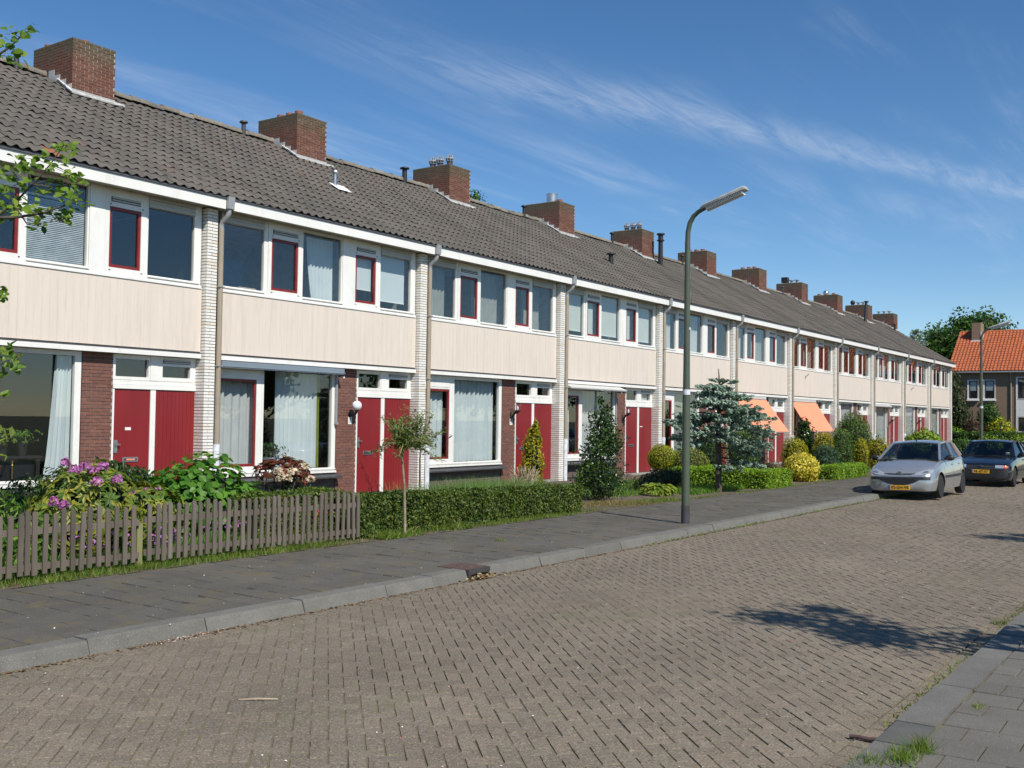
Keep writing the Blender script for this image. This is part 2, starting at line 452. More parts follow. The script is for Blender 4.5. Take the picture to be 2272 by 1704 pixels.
L['spruce'] = leafm('blue_spruce_needle', [(0.109, 0.185, 0.144), (0.209, 0.314, 0.258), (0.329, 0.434, 0.362), (0.460, 0.542, 0.413)], 0.15)
L['box'] = leafm('box_leaf', [(0.115, 0.226, 0.022), (0.230, 0.377, 0.029), (0.345, 0.490, 0.044)], 0.35)
L['variegated'] = leafm('yellow_variegated_leaf', [(0.127, 0.180, 0.017), (0.509, 0.432, 0.034), (0.738, 0.624, 0.068), (0.850, 0.744, 0.182)], 0.3)
L['blueyew'] = leafm('blue_green_needle', [(0.027, 0.070, 0.037), (0.052, 0.119, 0.060), (0.074, 0.154, 0.066)], 0.2)
L['greenconifer'] = leafm('green_conifer_spray', [(0.037, 0.088, 0.015), (0.076, 0.152, 0.020), (0.127, 0.200, 0.027)], 0.25)
L['laurel'] = leafm('laurel_leaf', [(0.085, 0.172, 0.016), (0.195, 0.310, 0.022), (0.329, 0.414, 0.033)], 0.35)
L['tree'] = leafm('tree_leaf', [(0.021, 0.063, 0.013), (0.045, 0.119, 0.017), (0.082, 0.168, 0.027), (0.119, 0.210, 0.033)], 0.35)
L['fardark'] = leafm('dark_hedge_leaf', [(0.018, 0.039, 0.013), (0.045, 0.070, 0.020), (0.082, 0.091, 0.033)], 0.2)
L['purple'] = leafm('purple_brown_leaf', [(0.076, 0.030, 0.028), (0.140, 0.060, 0.046), (0.064, 0.054, 0.023)], 0.3)
L['street'] = leafm('street_tree_leaf', [(0.047, 0.111, 0.011), (0.100, 0.189, 0.015), (0.176, 0.277, 0.030), (0.247, 0.344, 0.052)], 0.45)
L['willow'] = leafm('narrow_grey_green_leaf', [(0.083, 0.130, 0.031), (0.138, 0.202, 0.049), (0.220, 0.260, 0.099)], 0.4)
L['hosta'] = leafm('hosta_leaf', [(0.127, 0.200, 0.019), (0.212, 0.290, 0.033), (0.318, 0.360, 0.067)], 0.4)
L['weed'] = leafm('weed_leaf', [(0.045, 0.126, 0.016), (0.104, 0.224, 0.024), (0.193, 0.308, 0.040)], 0.4)
L['drygrass'] = leafm('dry_grass', [(0.233, 0.170, 0.067), (0.318, 0.240, 0.104), (0.138, 0.150, 0.038)], 0.35)
L['mauve'] = leafm('mauve_petal', [(0.445, 0.130, 0.427), (0.551, 0.200, 0.532), (0.636, 0.300, 0.589)], 0.35, 0.6)
L['violet'] = leafm('violet_petal', [(0.318, 0.160, 0.456), (0.445, 0.220, 0.551), (0.477, 0.150, 0.380)], 0.35, 0.6)
L['creamflower'] = leafm('cream_petal', [(0.583, 0.450, 0.342), (0.742, 0.620, 0.494), (0.763, 0.680, 0.589)], 0.35, 0.6)
L['redflower'] = leafm('red_petal', [(0.583, 0.020, 0.019), (0.689, 0.050, 0.028)], 0.3, 0.6)
L['brown'] = leafm('brown_twiggy_leaf', [(0.106, 0.060, 0.033), (0.159, 0.090, 0.048), (0.085, 0.070, 0.028)], 0.25)


# ------------------------------------------------------------------ helpers
class MB:
    """collects shapes and links them as ONE mesh object"""

    def __init__(s):
        s.v, s.f, s.mi = [], [], []

    def add(s, vs, fs, m=0):
        o = len(s.v)
        s.v.extend([tuple(p) for p in vs])
        s.f.extend([tuple(i + o for i in f) for f in fs])
        s.mi.extend([m] * len(fs))
        return s

    def box(s, x0, x1, y0, y1, z0, z1, m=0, no=''):
        vs = [(x0, y0, z0), (x1, y0, z0), (x1, y1, z0), (x0, y1, z0), (x0, y0, z1), (x1, y0, z1), (x1, y1, z1), (x0, y1, z1)]
        fs = {'b': (3, 2, 1, 0), 't': (4, 5, 6, 7), 'f': (0, 1, 5, 4), 'k': (2, 3, 7, 6), 'l': (3, 0, 4, 7), 'r': (1, 2, 6, 5)}
        return s.add(vs, [f for k, f in fs.items() if k not in no], m)

    def bar(s, p, q, w, d, m=0, upv=(0, 0, 1)):
        p, q = Vector(p), Vector(q)
        a = (q - p).normalized()
        u = Vector(upv)
        if abs(a.dot(u)) > 0.95:
            u = Vector((0, 1, 0))
        sx = a.cross(u).normalized() * (w / 2)
        sy = a.cross(sx).normalized() * (d / 2)
        vs = [p - sx - sy, p + sx - sy, p + sx + sy, p - sx + sy, q - sx - sy, q + sx - sy, q + sx + sy, q - sx + sy]
        return s.add(vs, [(3, 2, 1, 0), (4, 5, 6, 7), (0, 1, 5, 4), (1, 2, 6, 5), (2, 3, 7, 6), (3, 0, 4, 7)], m)

    def tube(s, pts, rad, n=8, m=0, cap=True):
        pts = [Vector(p) for p in pts]
        if isinstance(rad, (int, float)):
            rad = [rad] * len(pts)
        vs, fs = [], []
        prev = None
        for i, p in enumerate(pts):
            a = (pts[min(i + 1, len(pts) - 1)] - pts[max(i - 1, 0)]).normalized()
            if prev is None:
                u = Vector((0, 0, 1)) if abs(a.z) < 0.9 else Vector((1, 0, 0))
                u = (u - a * a.dot(u)).normalized()
            else:
                u = (prev - a * a.dot(prev)).normalized()
            prev = u
            w = a.cross(u)
            for k in range(n):
                t = 2 * PI * k / n
                vs.append(p + (u * math.cos(t) + w * math.sin(t)) * rad[i])
        for i in range(len(pts) - 1):
            for k in range(n):
                a0, a1 = i * n + k, i * n + (k + 1) % n
                fs.append((a0, a1, a1 + n, a0 + n))
        if cap:
            fs.append(tuple(range(n - 1, -1, -1)))
            o = (len(pts) - 1) * n
            fs.append(tuple(range(o, o + n)))
        return s.add(vs, fs, m)

    def lathe(s, c, prof, n=16, m=0, axis='z'):
        """prof: list of (radius, height)"""
        vs, fs = [], []
        for r, h in prof:
            for k in range(n):
                t = 2 * PI * k / n
                a, b = r * math.cos(t), r * math.sin(t)
                if axis == 'z':
                    vs.append((c[0] + a, c[1] + b, c[2] + h))
                elif axis == 'y':
                    vs.append((c[0] + a, c[1] + h, c[2] - b))
                else:
                    vs.append((c[0] + h, c[1] + a, c[2] + b))
        for i in range(len(prof) - 1):
            for k in range(n):
                a0, a1 = i * n + k, i * n + (k + 1) % n
                fs.append((a0, a1, a1 + n, a0 + n))
        fs.append(tuple(range(n - 1, -1, -1)))
        o = (len(prof) - 1) * n
        fs.append(tuple(range(o, o + n)))
        return s.add(vs, fs, m)

    def sphere(s, c, r, n=16, k=9, m=0):
        if isinstance(r, (int, float)):
            r = (r, r, r)
        vs, fs = [], []
        for i in range(k + 1):
            ph = -PI / 2 + PI * i / k
            for j in range(n):
                t = 2 * PI * j / n
                cc = max(math.cos(ph), 1e-4)
                vs.append((c[0] + r[0] * cc * math.cos(t), c[1] + r[1] * cc * math.sin(t), c[2] + r[2] * math.sin(ph)))
        for i in range(k):
            for j in range(n):
                a0, a1 = i * n + j, i * n + (j + 1) % n
                fs.append((a0, a1, a1 + n, a0 + n))
        return s.add(vs, fs, m)

    def grid(s, rows, m=0):
        """rows: list of equally long point lists"""
        n = len(rows[0])
        vs = [p for r in rows for p in r]
        fs = [(i * n + j, i * n + j + 1, (i + 1) * n + j + 1, (i + 1) * n + j) for i in range(len(rows) - 1) for j in range(n - 1)]
        return s.add(vs, fs, m)

    def prism(s, poly, z0, z1, m=0):
        n = len(poly)
        vs = [(x, y, z0) for x, y in poly] + [(x, y, z1) for x, y in poly]
        fs = [tuple(range(n - 1, -1, -1)), tuple(range(n, 2 * n))] + [(i, (i + 1) % n, n + (i + 1) % n, n + i) for i in range(n)]
        return s.add(vs, fs, m)

    def mesh(s, name, mats, smooth=None):
        me = bpy.data.meshes.new(name)
        me.from_pydata(s.v, [], s.f)
        if not isinstance(mats, (list, tuple)):
            mats = [mats]
        for mt in mats:
            me.materials.append(mt)
        if len(mats) > 1:
            me.polygons.foreach_set('material_index', s.mi)
        if smooth is not None:
            me.polygons.foreach_set('use_smooth', [True] * len(me.polygons))
            me.set_sharp_from_angle(angle=math.radians(smooth))
        me.update()
        return me

    def build(s, name, mats, parent=None, loc=(0, 0, 0), smooth=None, kind=None):
        return obj(name, s.mesh(name, mats, smooth), parent, loc, kind)


def obj(name, me, parent=None, loc=(0, 0, 0), kind=None, rot=None):
    o = bpy.data.objects.new(name, me)
    COL.objects.link(o)
    o.location = loc
    if rot is not None:
        o.rotation_euler = rot
    if parent is not None:
        o.parent = parent
    if kind:
        o['kind'] = kind
    return o


def tag(o, label=None, cat=None, group=None, kind=None):
    for k, v in (('label', label), ('category', cat), ('group', group), ('kind', kind)):
        if v:
            o[k] = v
    return o


def thing(name, label, cat, loc=(0, 0, 0), rz=0.0, group=None):
    o = obj(name, None, None, loc)
    o.rotation_euler = (0, 0, rz)
    o.empty_display_size = 0.2
    return tag(o, label, cat, group)


def box_mesh(cache, dx, dy, dz, mat, chamfer=0.0):
    """shared brick-like meshes, centred, keyed by size"""
    key = (round(dx, 3), round(dy, 3), round(dz, 3), mat.name)
    if key not in cache:
        a, b, c = dx / 2, dy / 2, dz / 2
        cache[key] = MB().box(-a, a, -b, b, -c, c).mesh('brick', mat)
    return cache[key]


BOXES = {}


def pieces(lst, name, stuff_name, mat, parent, single, limit=300, key=None):
    """lst of (x0,x1,y0,y1,z0,z1).  single: the first 'limit' become parts of their own, the rest one joined part."""
    if key:
        lst = sorted(lst, key=key)
    solo = lst[:limit] if single else []
    rest = lst[len(solo):]
    for (x0, x1, y0, y1, z0, z1) in solo:
        me = box_mesh(BOXES, x1 - x0, y1 - y0, z1 - z0, mat)
        obj(name, me, parent, ((x0 + x1) / 2, (y0 + y1) / 2, (z0 + z1) / 2))
    if rest:
        mb = MB()
        for b in rest:
            mb.box(*b)
        mb.build(stuff_name, mat, parent, kind='stuff')


def bricks_front(x0, x1, z0, z1, yf, depth=0.04, L=0.195, C=0.0575, j=0.0095, seed=1, jit=0.0015):
    r = random.Random(seed)
    out = []
    n = int((z1 - z0) / C + 0.3)
    C = (z1 - z0) / n
    for i in range(n):
        za, zb = z0 + i * C + j / 2, z0 + (i + 1) * C - j / 2
        x = x0 - (L / 2 if i % 2 else 0.0) - r.random() * 0.006
        while x < x1 - 0.02:
            a, b = max(x, x0), min(x + L - j, x1)
            if b - a > 0.03:
                yy = yf + r.uniform(-jit, jit)
                out.append((a, b, yy, yf + depth, za, zb))
            x += L
    return out


def bricks_side(xs, y0, y1, z0, z1, depth=0.04, sign=-1, L=0.195, C=0.0575, j=0.0095, seed=1, jit=0.0015):
    """face looking along -x (sign -1) or +x"""
    r = random.Random(seed)
    out = []
    n = int((z1 - z0) / C + 0.3)
    C = (z1 - z0) / n
    for i in range(n):
        za, zb = z0 + i * C + j / 2, z0 + (i + 1) * C - j / 2
        y = y0 - (0.0 if i % 2 else L / 2)
        while y < y1 - 0.02:
            a, b = max(y, y0), min(y + L - j, y1)
            if b - a > 0.03:
                q = r.uniform(-jit, jit)
                if sign < 0:
                    out.append((xs + q, xs + depth, a, b, za, zb))
                else:
                    out.append((xs - depth, xs + q, a, b, za, zb))
            y += L
    return out


# ------------------------------------------------------------------ foliage
def norm(a):
    return a / np.maximum(np.linalg.norm(a, axis=1, keepdims=True), 1e-9)


def leaf_mesh(name, P, N, size, mat, aspect=0.5, jit=0.7, fold=0.12, svar=0.35, axis=None, ajit=0.5, seed=0, extra=None, droop=0.0):
    """one folded diamond per point; N is the way the leaf faces; axis the way its tip points.  extra: (MB, mat) core put in the same mesh"""
    g = np.random.default_rng(seed + 11)
    P = np.asarray(P, float)
    n = len(P)
    N = norm(np.asarray(N, float) + g.normal(0, jit, (n, 3)))
    if axis is None:
        A = g.normal(0, 1, (n, 3))
    else:
        A = np.asarray(axis, float) + g.normal(0, ajit, (n, 3))
    A[:, 2] -= droop
    A = norm(A - N * (A * N).sum(1, keepdims=True))
    B = np.cross(N, A)
    s = size * (1 + g.uniform(-svar, svar, (n, 1)))
    w = s * aspect * 0.5
    p0, p2 = P - A * s * 0.5, P + A * s * 0.5
    mid = P + A * s * 0.02
    p1 = mid + B * w + N * s * fold
    p3 = mid - B * w + N * s * fold
    V = np.stack([p0, p1, p2, p3], 1).reshape(-1, 3)
    k = np.arange(n) * 4
    T = np.stack([k, k + 1, k + 2, k, k + 2, k + 3], 1).reshape(-1)
    nv, nt = len(V), 2 * n
    mi = np.zeros(nt, np.int32)
    fl = np.full(nt, 3, np.int32)
    if extra:
        mb, emat = extra
        ev = np.array(mb.v, float)
        ei = np.array([i + nv for f in mb.f for i in f], np.int64)
        T = np.concatenate([T, ei])
        fl = np.concatenate([fl, np.array([len(f) for f in mb.f], np.int32)])
        mi = np.concatenate([mi, np.ones(len(mb.f), np.int32)])
        V = np.concatenate([V, ev])
    me = bpy.data.meshes.new(name)
    me.vertices.add(len(V))
    me.vertices.foreach_set('co', V.astype(np.float32).ravel())
    me.loops.add(len(T))
    me.loops.foreach_set('vertex_index', T.astype(np.int32))
    me.polygons.add(len(fl))
    st = np.concatenate([[0], np.cumsum(fl)[:-1]]).astype(np.int32)
    me.polygons.foreach_set('loop_start', st)
    me.materials.append(mat)
    if extra:
        me.materials.append(extra[1])
        me.polygons.foreach_set('material_index', mi)
    me.update(calc_edges=True)
    return me


def ell(n, c, r, lo=0.75, hi=1.05, zmin=-1.0, seed=0, lump=0.0, lf=2.2):
    """points near the surface of an ellipsoid, lumpy"""
    g = np.random.default_rng(seed + 5)
    D = norm(g.normal(0, 1, (n * 2, 3)))
    D = D[D[:, 2] > zmin][:n]
    k = g.uniform(lo, hi, (len(D), 1))
    if lump:
        ph = g.uniform(0, 6, 6)
        q = (np.sin(D[:, 0] * lf * 2 + ph[0]) * np.sin(D[:, 1] * lf * 2 + ph[1]) + 0.6 * np.sin(D[:, 2] * lf * 3 + ph[2] + D[:, 0] * lf * 1.5))
        k = k * (1 + lump * q[:, None])
    r = np.array(r)
    return np.array(c) + D * k * r, norm(D / r)


def boxpts(n, x0, x1, y0, y1, z0, z1, seed=0, wave=0.03):
    """points on the top and the four sides of a box, slightly uneven"""
    g = np.random.default_rng(seed + 3)
    dx, dy, dz = x1 - x0, y1 - y0, z1 - z0
    ar = np.array([dx * dy, dx * dz, dx * dz, dy * dz, dy * dz])
    f = g.choice(5, n, p=ar / ar.sum())
    u, v = g.uniform(0, 1, n), g.uniform(0, 1, n)
    P = np.zeros((n, 3))
    N = np.zeros((n, 3))
    for k in range(5):
        m = f == k
        if k == 0:
            P[m] = np.stack([x0 + u[m] * dx, y0 + v[m] * dy, np.full(m.sum(), z1)], 1)
            N[m] = (0, 0, 1)
        elif k in (1, 2):
            P[m] = np.stack([x0 + u[m] * dx, np.full(m.sum(), y0 if k == 1 else y1), z0 + v[m] * dz], 1)
            N[m] = (0, -1 if k == 1 else 1, 0)
        else:
            P[m] = np.stack([np.full(m.sum(), x0 if k == 3 else x1), y0 + u[m] * dy, z0 + v[m] * dz], 1)
            N[m] = (-1 if k == 3 else 1, 0, 0)
    w = wave * (np.sin(P[:, :1] * 5.1) + np.sin(P[:, 1:2] * 6.3 + 1) + np.sin(P[:, :1] * 11 + P[:, 2:] * 9))
    P = P + N * (w * 0.6 + g.normal(0, wave * 0.5, (n, 1)))
    return P, N


def blades(name, P, h, mat, parent=None, seed=0, lean=0.35, w=0.012):
    """grass blades: thin triangles standing on points P"""
    g = np.random.default_rng(seed)
    P = np.asarray(P, float)
    n = len(P)
    hh = h * g.uniform(0.45, 1.2, (n, 1))
    a = g.uniform(0, 2 * PI, n)
    D = np.stack([np.cos(a), np.sin(a), np.zeros(n)], 1)
    T = P + np.array([0, 0, 1]) * hh + np.stack([g.normal(0, lean, n), g.normal(0, lean, n), np.zeros(n)], 1) * hh
    ww = w * g.uniform(0.6, 1.4, (n, 1))
    V = np.stack([P - D * ww / 2, P + D * ww / 2, T], 1).reshape(-1, 3)
    me = bpy.data.meshes.new(name)
    me.vertices.add(len(V))
    me.vertices.foreach_set('co', V.astype(np.float32).ravel())
    me.loops.add(3 * n)
    me.loops.foreach_set('vertex_index', np.arange(3 * n, dtype=np.int32))
    me.polygons.add(n)
    me.polygons.foreach_set('loop_start', (np.arange(n) * 3).astype(np.int32))
    me.materials.append(mat)
    me.update(calc_edges=True)
    return obj(name, me, parent)


def stems(name, base, tips, r0, r1, mat, parent, wob=0.04, seed=0, n=6):
    rr = random.Random(seed)
    mb = MB()
    for tp in tips:
        b, t = Vector(base), Vector(tp)
        mid = (b + t) / 2 + Vector((rr.uniform(-wob, wob), rr.uniform(-wob, wob), rr.uniform(0, wob)))
        mb.tube([b, (b + mid) / 2, mid, (mid + t) / 2, t], [r0, r0 * 0.9, (r0 + r1) / 2, r1 * 1.2, r1], n)
    return mb.build(name, mat, parent, smooth=60)


def shrub(name, label, cat, c, r, leaf, n, size, seed=0, aspect=0.5, lump=0.08, zmin=-0.9, core=0.78, jit=0.6, axis=None, stemmat='bark', group=None, lo=0.78, hi=1.06, stem=True, lf=2.2, droop=0.0):
    """a dense bush: Empty at its foot > foliage (leaves over a dark twiggy heart), stem"""
    t = thing(name, label, cat, (c[0], c[1], 0), 0, group)
    cc = (0, 0, c[2])
    P, N = ell(n, cc, r, lo, hi, zmin, seed, lump, lf)
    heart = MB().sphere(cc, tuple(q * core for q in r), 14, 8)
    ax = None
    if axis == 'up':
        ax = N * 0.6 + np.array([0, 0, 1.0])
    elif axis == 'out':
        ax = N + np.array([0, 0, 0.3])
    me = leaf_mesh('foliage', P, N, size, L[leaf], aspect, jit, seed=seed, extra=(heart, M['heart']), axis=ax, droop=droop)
    obj('foliage', me, t)
    if stem:
        MB().tube([(0, 0, -0.12), (0, 0, c[2])], [0.03, 0.02], 6).build('stem', M[stemmat], t)
    return t


M['heart'] = surf('shaded_twigs', (0.016, 0.022, 0.009), 1.0, nscale=20, namt=0.4)  # solid dark core: shade inside the foliage put into its colour


def text_obj(name, txt, size, mat, parent, loc, rot, depth=0.001, bold=0.0):
    cu = bpy.data.curves.new(name, 'FONT')
    cu.body = txt
    cu.size = size
    cu.extrude = depth
    cu.offset = bold
    cu.align_x = 'CENTER'
    cu.align_y = 'CENTER'
    o = bpy.data.objects.new(name, cu)
    me = bpy.data.meshes.new_from_object(o)
    bpy.data.objects.remove(o)
    me.materials.clear()
    me.materials.append(mat)
    return obj(name, me, parent, loc, None, rot)


# ------------------------------------------------------------------ the setting
def in_frame(x, y, z, margin=0.03):
    d = Vector((x, y, z)) - CAM
    w = d.dot(fw)
    if w < 0.3:
        return False
    u, v = d.dot(r2) / w * 2300 / 2272, d.dot(u2) / w * 2300 / 1704
    return abs(u) < 0.5 + margin and abs(v) < 0.5 + margin


ROAD_Z = -0.10
KY = -8.83         # front of the left kerb
RY = -13.80        # front of the right kerb
XEND = 77.0
MB().add([(-400, -400, -0.40), (600, -400, -0.40), (600, 500, -0.40), (-400, 500, -0.40)], [(0, 1, 2, 3)]).build('ground', M['ground'], kind='structure')

road = MB().add([(-8, RY - 0.02, ROAD_Z - 0.0058), (XEND, RY - 0.02, ROAD_Z - 0.0058), (XEND, KY + 0.03, ROAD_Z - 0.0058), (-8, KY + 0.03, ROAD_Z - 0.0058)], [(0, 1, 2, 3)]).build('road', M['joint'], kind='structure')


def clip_poly(poly, y, keep_below):
    out = []
    for i in range(len(poly)):
        a, b = poly[i], poly[(i + 1) % len(poly)]
        ia = (a[1] <= y) == keep_below
        ib = (b[1] <= y) == keep_below
        if ia:
            out.append(a)
        if ia != ib:
            t = (y - a[1]) / (b[1] - a[1])
            out.append((a[0] + t * (b[0] - a[0]), y))
    return out


def frustum(mb, poly, z0, z1, inset=0.0042, tilt=(0, 0), c=None):
    n = len(poly)
    cx = sum(p[0] for p in poly) / n
    cy = sum(p[1] for p in poly) / n
    vs = [(x, y, z0) for x, y in poly]
    for x, y in poly:
        dx, dy = cx - x, cy - y
        l = math.hypot(dx, dy) or 1
        k = inset * 1.35 / l
        vs.append((x + dx * k, y + dy * k, z1 + tilt[0] * (x - cx) + tilt[1] * (y - cy)))
    fs = [tuple(range(n, 2 * n))] + [(i, (i + 1) % n, n + (i + 1) % n, n + i) for i in range(n)]
    mb.add(vs, fs)


def lay_road():
    r = random.Random(3)
    w = 0.0940
    c45 = math.sqrt(0.5)
    lim_hi, lim_lo = KY - 0.215, RY + 0.115
    near, far = [], []
    x0, x1 = 1.5, XEND
    # lattice ranges from the inverse rotation of the area's corners
    corners = [((x - y) * 0 + (x * c45 + y * c45) / w, (-x * c45 + y * c45) / w) for x in (x0, x1) for y in (lim_lo, lim_hi)]
    for a in range(int(min(c[1] for c in corners)) - 2, int(max(c[1] for c in corners)) + 3):
        bmin = int((min(c[0] for c in corners) - a) / 4) - 2
        bmax = int((max(c[0] for c in corners) - a) / 4) + 2
        for b in range(bmin, bmax + 1):
            for kind in (0, 1):
                px_, py_ = (a + 4 * b + 1.0, a + 0.5) if kind == 0 else (a + 4 * b + 2.5, a + 0.0)
                hx, hy = (1.0, 0.5) if kind == 0 else (0.5, 1.0)
                X = (px_ * c45 - py_ * c45) * w
                Y = (px_ * c45 + py_ * c45) * w
                if X < x0 or X > x1 or Y < lim_lo - 0.12 or Y > lim_hi + 0.12:
                    continue
                g = 0.024
                jj = (r.uniform(-0.012, 0.012), r.uniform(-0.012, 0.012))
                pts = []
                for sx, sy in ((-1, -1), (1, -1), (1, 1), (-1, 1)):
                    qx, qy = px_ + jj[0] + sx * (hx - g), py_ + jj[1] + sy * (hy - g)
                    pts.append(((qx * c45 - qy * c45) * w, (qx * c45 + qy * c45) * w))
                whole = all(lim_lo <= p[1] <= lim_hi for p in pts)
                if not whole:
                    pts = clip_poly(clip_poly(pts, lim_hi, True), lim_lo, False)
                    if len(pts) < 3:
                        continue
                dist = math.hypot(X - CAM.x, Y - CAM.y)
                if whole and dist < 9 and in_frame(X, Y, ROAD_Z, 0.0):
                    near.append((dist, X, Y, kind))
                    near[-1] += (pts,)
                else:
                    far.append(pts)
    near.sort()
    far += [n_[4] for n_ in near[300:]]
    shared = []
    for v in range(4):
        mb = MB()
        a, b = w * 0.97, w * 0.47
        frustum(mb, [(-a, -b), (a, -b), (a, b), (-a, b)], -0.013, 0.0, tilt=(r.uniform(-.02, .02), r.uniform(-.03, .03)))
        shared.append(mb.mesh('brick', M['roadbrick']))
    for n_ in near[:300]:
        obj('brick', r.choice(shared), road, (n_[1], n_[2], ROAD_Z + r.uniform(-0.0018, 0.0012)), None, (0, 0, PI / 4 if n_[3] == 0 else -PI / 4))
    mb = MB()
    # slow unevenness of an old road bed
    for pts in far:
        cx, cy = pts[0]
        zz = ROAD_Z + r.uniform(-0.0018, 0.0014) + 0.004 * math.sin(cx * 0.9) * math.sin(cy * 1.3)
        frustum(mb, pts, ROAD_Z - 0.016, zz, tilt=(r.uniform(-.018, .018), r.uniform(-.018, .018)))
    # straight gutter rows along both kerbs
    for yc in (KY - 0.055, KY - 0.160, RY + 0.055):
        x = 1.5 + r.random() * 0.1
        while x < XEND - 0.2:
            l = 0.186
            frustum(mb, [(x + 0.003, yc - 0.048), (x + l - 0.003, yc - 0.048), (x + l - 0.003, yc + 0.048), (x + 0.003, yc + 0.048)], ROAD_Z - 0.016, ROAD_Z + r.uniform(-0.002, 0.001), tilt=(r.uniform(-.015, .015), r.uniform(-.03, .03)))
            x += l + 0.002
    mb.build('road_bricks', M['roadbrick'], road, kind='stuff')


lay_road()


def lay_slabs(parent, x0, x1, ystart, ydir, yend, size, z, mat, seed, limit, name='paving_slab'):
    """courses across the pavement, each shifted half a slab"""
    r = random.Random(seed)
    near, far = [], []
    i = 0
    x = x0
    while x < x1:
        y = ystart - (ydir * size / 2 if i % 2 else 0.0)
        while (y - yend) * ydir < -0.02:
            ya, yb = sorted((y, y + ydir * size))
            lo, hi = sorted((ystart, yend))
            ya, yb = max(ya, lo), min(yb, hi)
            if yb - ya > 0.04:
                cx, cy = x + size / 2, (ya + yb) / 2
                near.append((math.hypot(cx - CAM.x, cy - CAM.y) if in_frame(cx, cy, z) else 999, cx, cy, yb - ya))
            y += ydir * size
        x += size
        i += 1
    near.sort()
    cache = {}
    mb = MB()
    for k, (d, cx, cy, w) in enumerate(near):
        h = z + r.uniform(-0.004, 0.003)
        tl = (r.uniform(-.018, .018), r.uniform(-.018, .018))
        g = 0.0035
        if k < limit and d < 900:
            key = (round(w, 2), r.randrange(3))
            if key not in cache:
                m2 = MB()
                frustum(m2, [(-size / 2 + g, -w / 2 + g), (size / 2 - g, -w / 2 + g), (size / 2 - g, w / 2 - g), (-size / 2 + g, w / 2 - g)], -0.016, 0.0, 0.004, tl)
                cache[key] = m2.mesh(name, mat)
            obj(name, cache[key], parent, (cx, cy, h), None, (0, 0, r.uniform(-.006, .006)))
        else:
            frustum(mb, [(cx - size / 2 + g, cy - w / 2 + g), (cx + size / 2 - g, cy - w / 2 + g), (cx + size / 2 - g, cy + w / 2 - g), (cx - size / 2 + g, cy + w / 2 - g)], h - 0.016, h, 0.004, tl)
    if mb.v:
        mb.build(name + 's', mat, parent, kind='stuff')


pave = MB().add([(-8, KY + 0.02, -0.012), (XEND, KY + 0.02, -0.012), (XEND, -6.36, -0.012), (-8, -6.36, -0.012)], [(0, 1, 2, 3)]).build('pavement', M['joint'], kind='structure')
lay_slabs(pave, 1.2, XEND - 0.3, KY + 0.19, 1, -6.40, 0.2755, 0.0, M['slab'], 5, 300)
pave2 = MB().add([(-8, -19.5, -0.034), (XEND, -19.5, -0.034), (XEND, RY - 0.06, -0.034), (-8, RY - 0.06, -0.034)], [(0, 1, 2, 3)]).build('opposite_pavement', M['joint'], kind='structure')
lay_slabs(pave2, 3.16, 40, RY - 0.265, -1, -17.0, 0.2765, -0.02, M['slab2'], 9, 120)


def kerb_line(name, y, sgn, ztop, joints, width, gap=None, darkfirst=False):
    """concrete kerb stones laid end to end; sgn: +1 when the pavement lies towards +y"""
    root = MB().box(-8, XEND, min(y + sgn * 0.03, y + sgn * (width - 0.02)), max(y + sgn * 0.03, y + sgn * (width - 0.02)), -0.3, ztop - 0.03).build(name, M['joint'], kind='structure')
    r = random.Random(int(abs(y) * 10))
    for i in range(len(joints) - 1):
        a, b = joints[i] + 0.004, joints[i + 1] - 0.004
        if gap and a >= gap[0] - 0.01 and b <= gap[1] + 0.01:
            continue
        z = ztop + r.uniform(-0.006, 0.005)
        yy = y + r.uniform(-0.006, 0.006)
        prof = [(yy - sgn * 0.025, -0.25), (yy - sgn * 0.018, ROAD_Z), (yy + sgn * 0.012, z - 0.022), (yy + sgn * 0.024, z), (yy + sgn * width, z), (yy + sgn * width, -0.25)]
        mb = MB()
        vs = [(a, p[0], p[1]) for p in prof] + [(b, p[0], p[1] + (r.uniform(-.002, .002))) for p in prof]
        n = len(prof)
        mb.add(vs, [tuple(range(n)), tuple(range(2 * n - 1, n - 1, -1))] + [(k, k + n, (k + 1) % n + n, (k + 1) % n) for k in range(n)])
        mb.build('kerb_stone', M['kerbdark'] if (darkfirst and joints[i] > 5.3 and joints[i] < 5.6) else M['kerb'], root)
    return root


jl = [1.6, 2.6, 3.6, 4.28, 5.28, 6.3, 7.35, 8.05, 8.60, 8.98]
while jl[-1] < XEND - 1:
    jl.append(jl[-1] + (1.0 if len(jl) % 3 else 0.9))
kerb_line('kerb', KY, 1, 0.0, jl, 0.185, gap=(8.60, 8.98))
jr = [2.4, 3.4, 4.4, 5.42, 5.84]
while jr[-1] < XEND - 1:
    jr.append(jr[-1] + 0.965)
kerb_line('opposite_kerb', RY - 0.03, -1, -0.02, jr, 0.225, darkfirst=True)

# front gardens: soil that falls a little towards the houses
rows = []
for y in np.linspace(-6.37, 0.30, 14):
    rows.append([(x, float(y), -0.006 - 0.118 * min(1.0, (y + 6.37) / 5.0) + 0.018 * math.sin(x * 1.7 + y * 2.1) * math.sin(y * 1.9 + x) * (1 if -6.2 < y < -0.4 else 0)) for x in np.linspace(-6, 77, 150)])
MB().grid(rows).build('garden_soil', M['soil'], kind='structure', smooth=60)
def soil_z(y):
    return -0.006 - 0.118 * min(1.0, max(0.0, (y + 6.37) / 5.0))
# the ground in front of the house across the end of the street
MB().box(XEND + 0.02, 140, -60, 40, -0.39, -0.03).build('verge', M['soil'], kind='structure')
MB().box(-60, XEND, 8.4, 60, -0.39, -0.06).build('back_lawn', M['ground'], kind='structure')


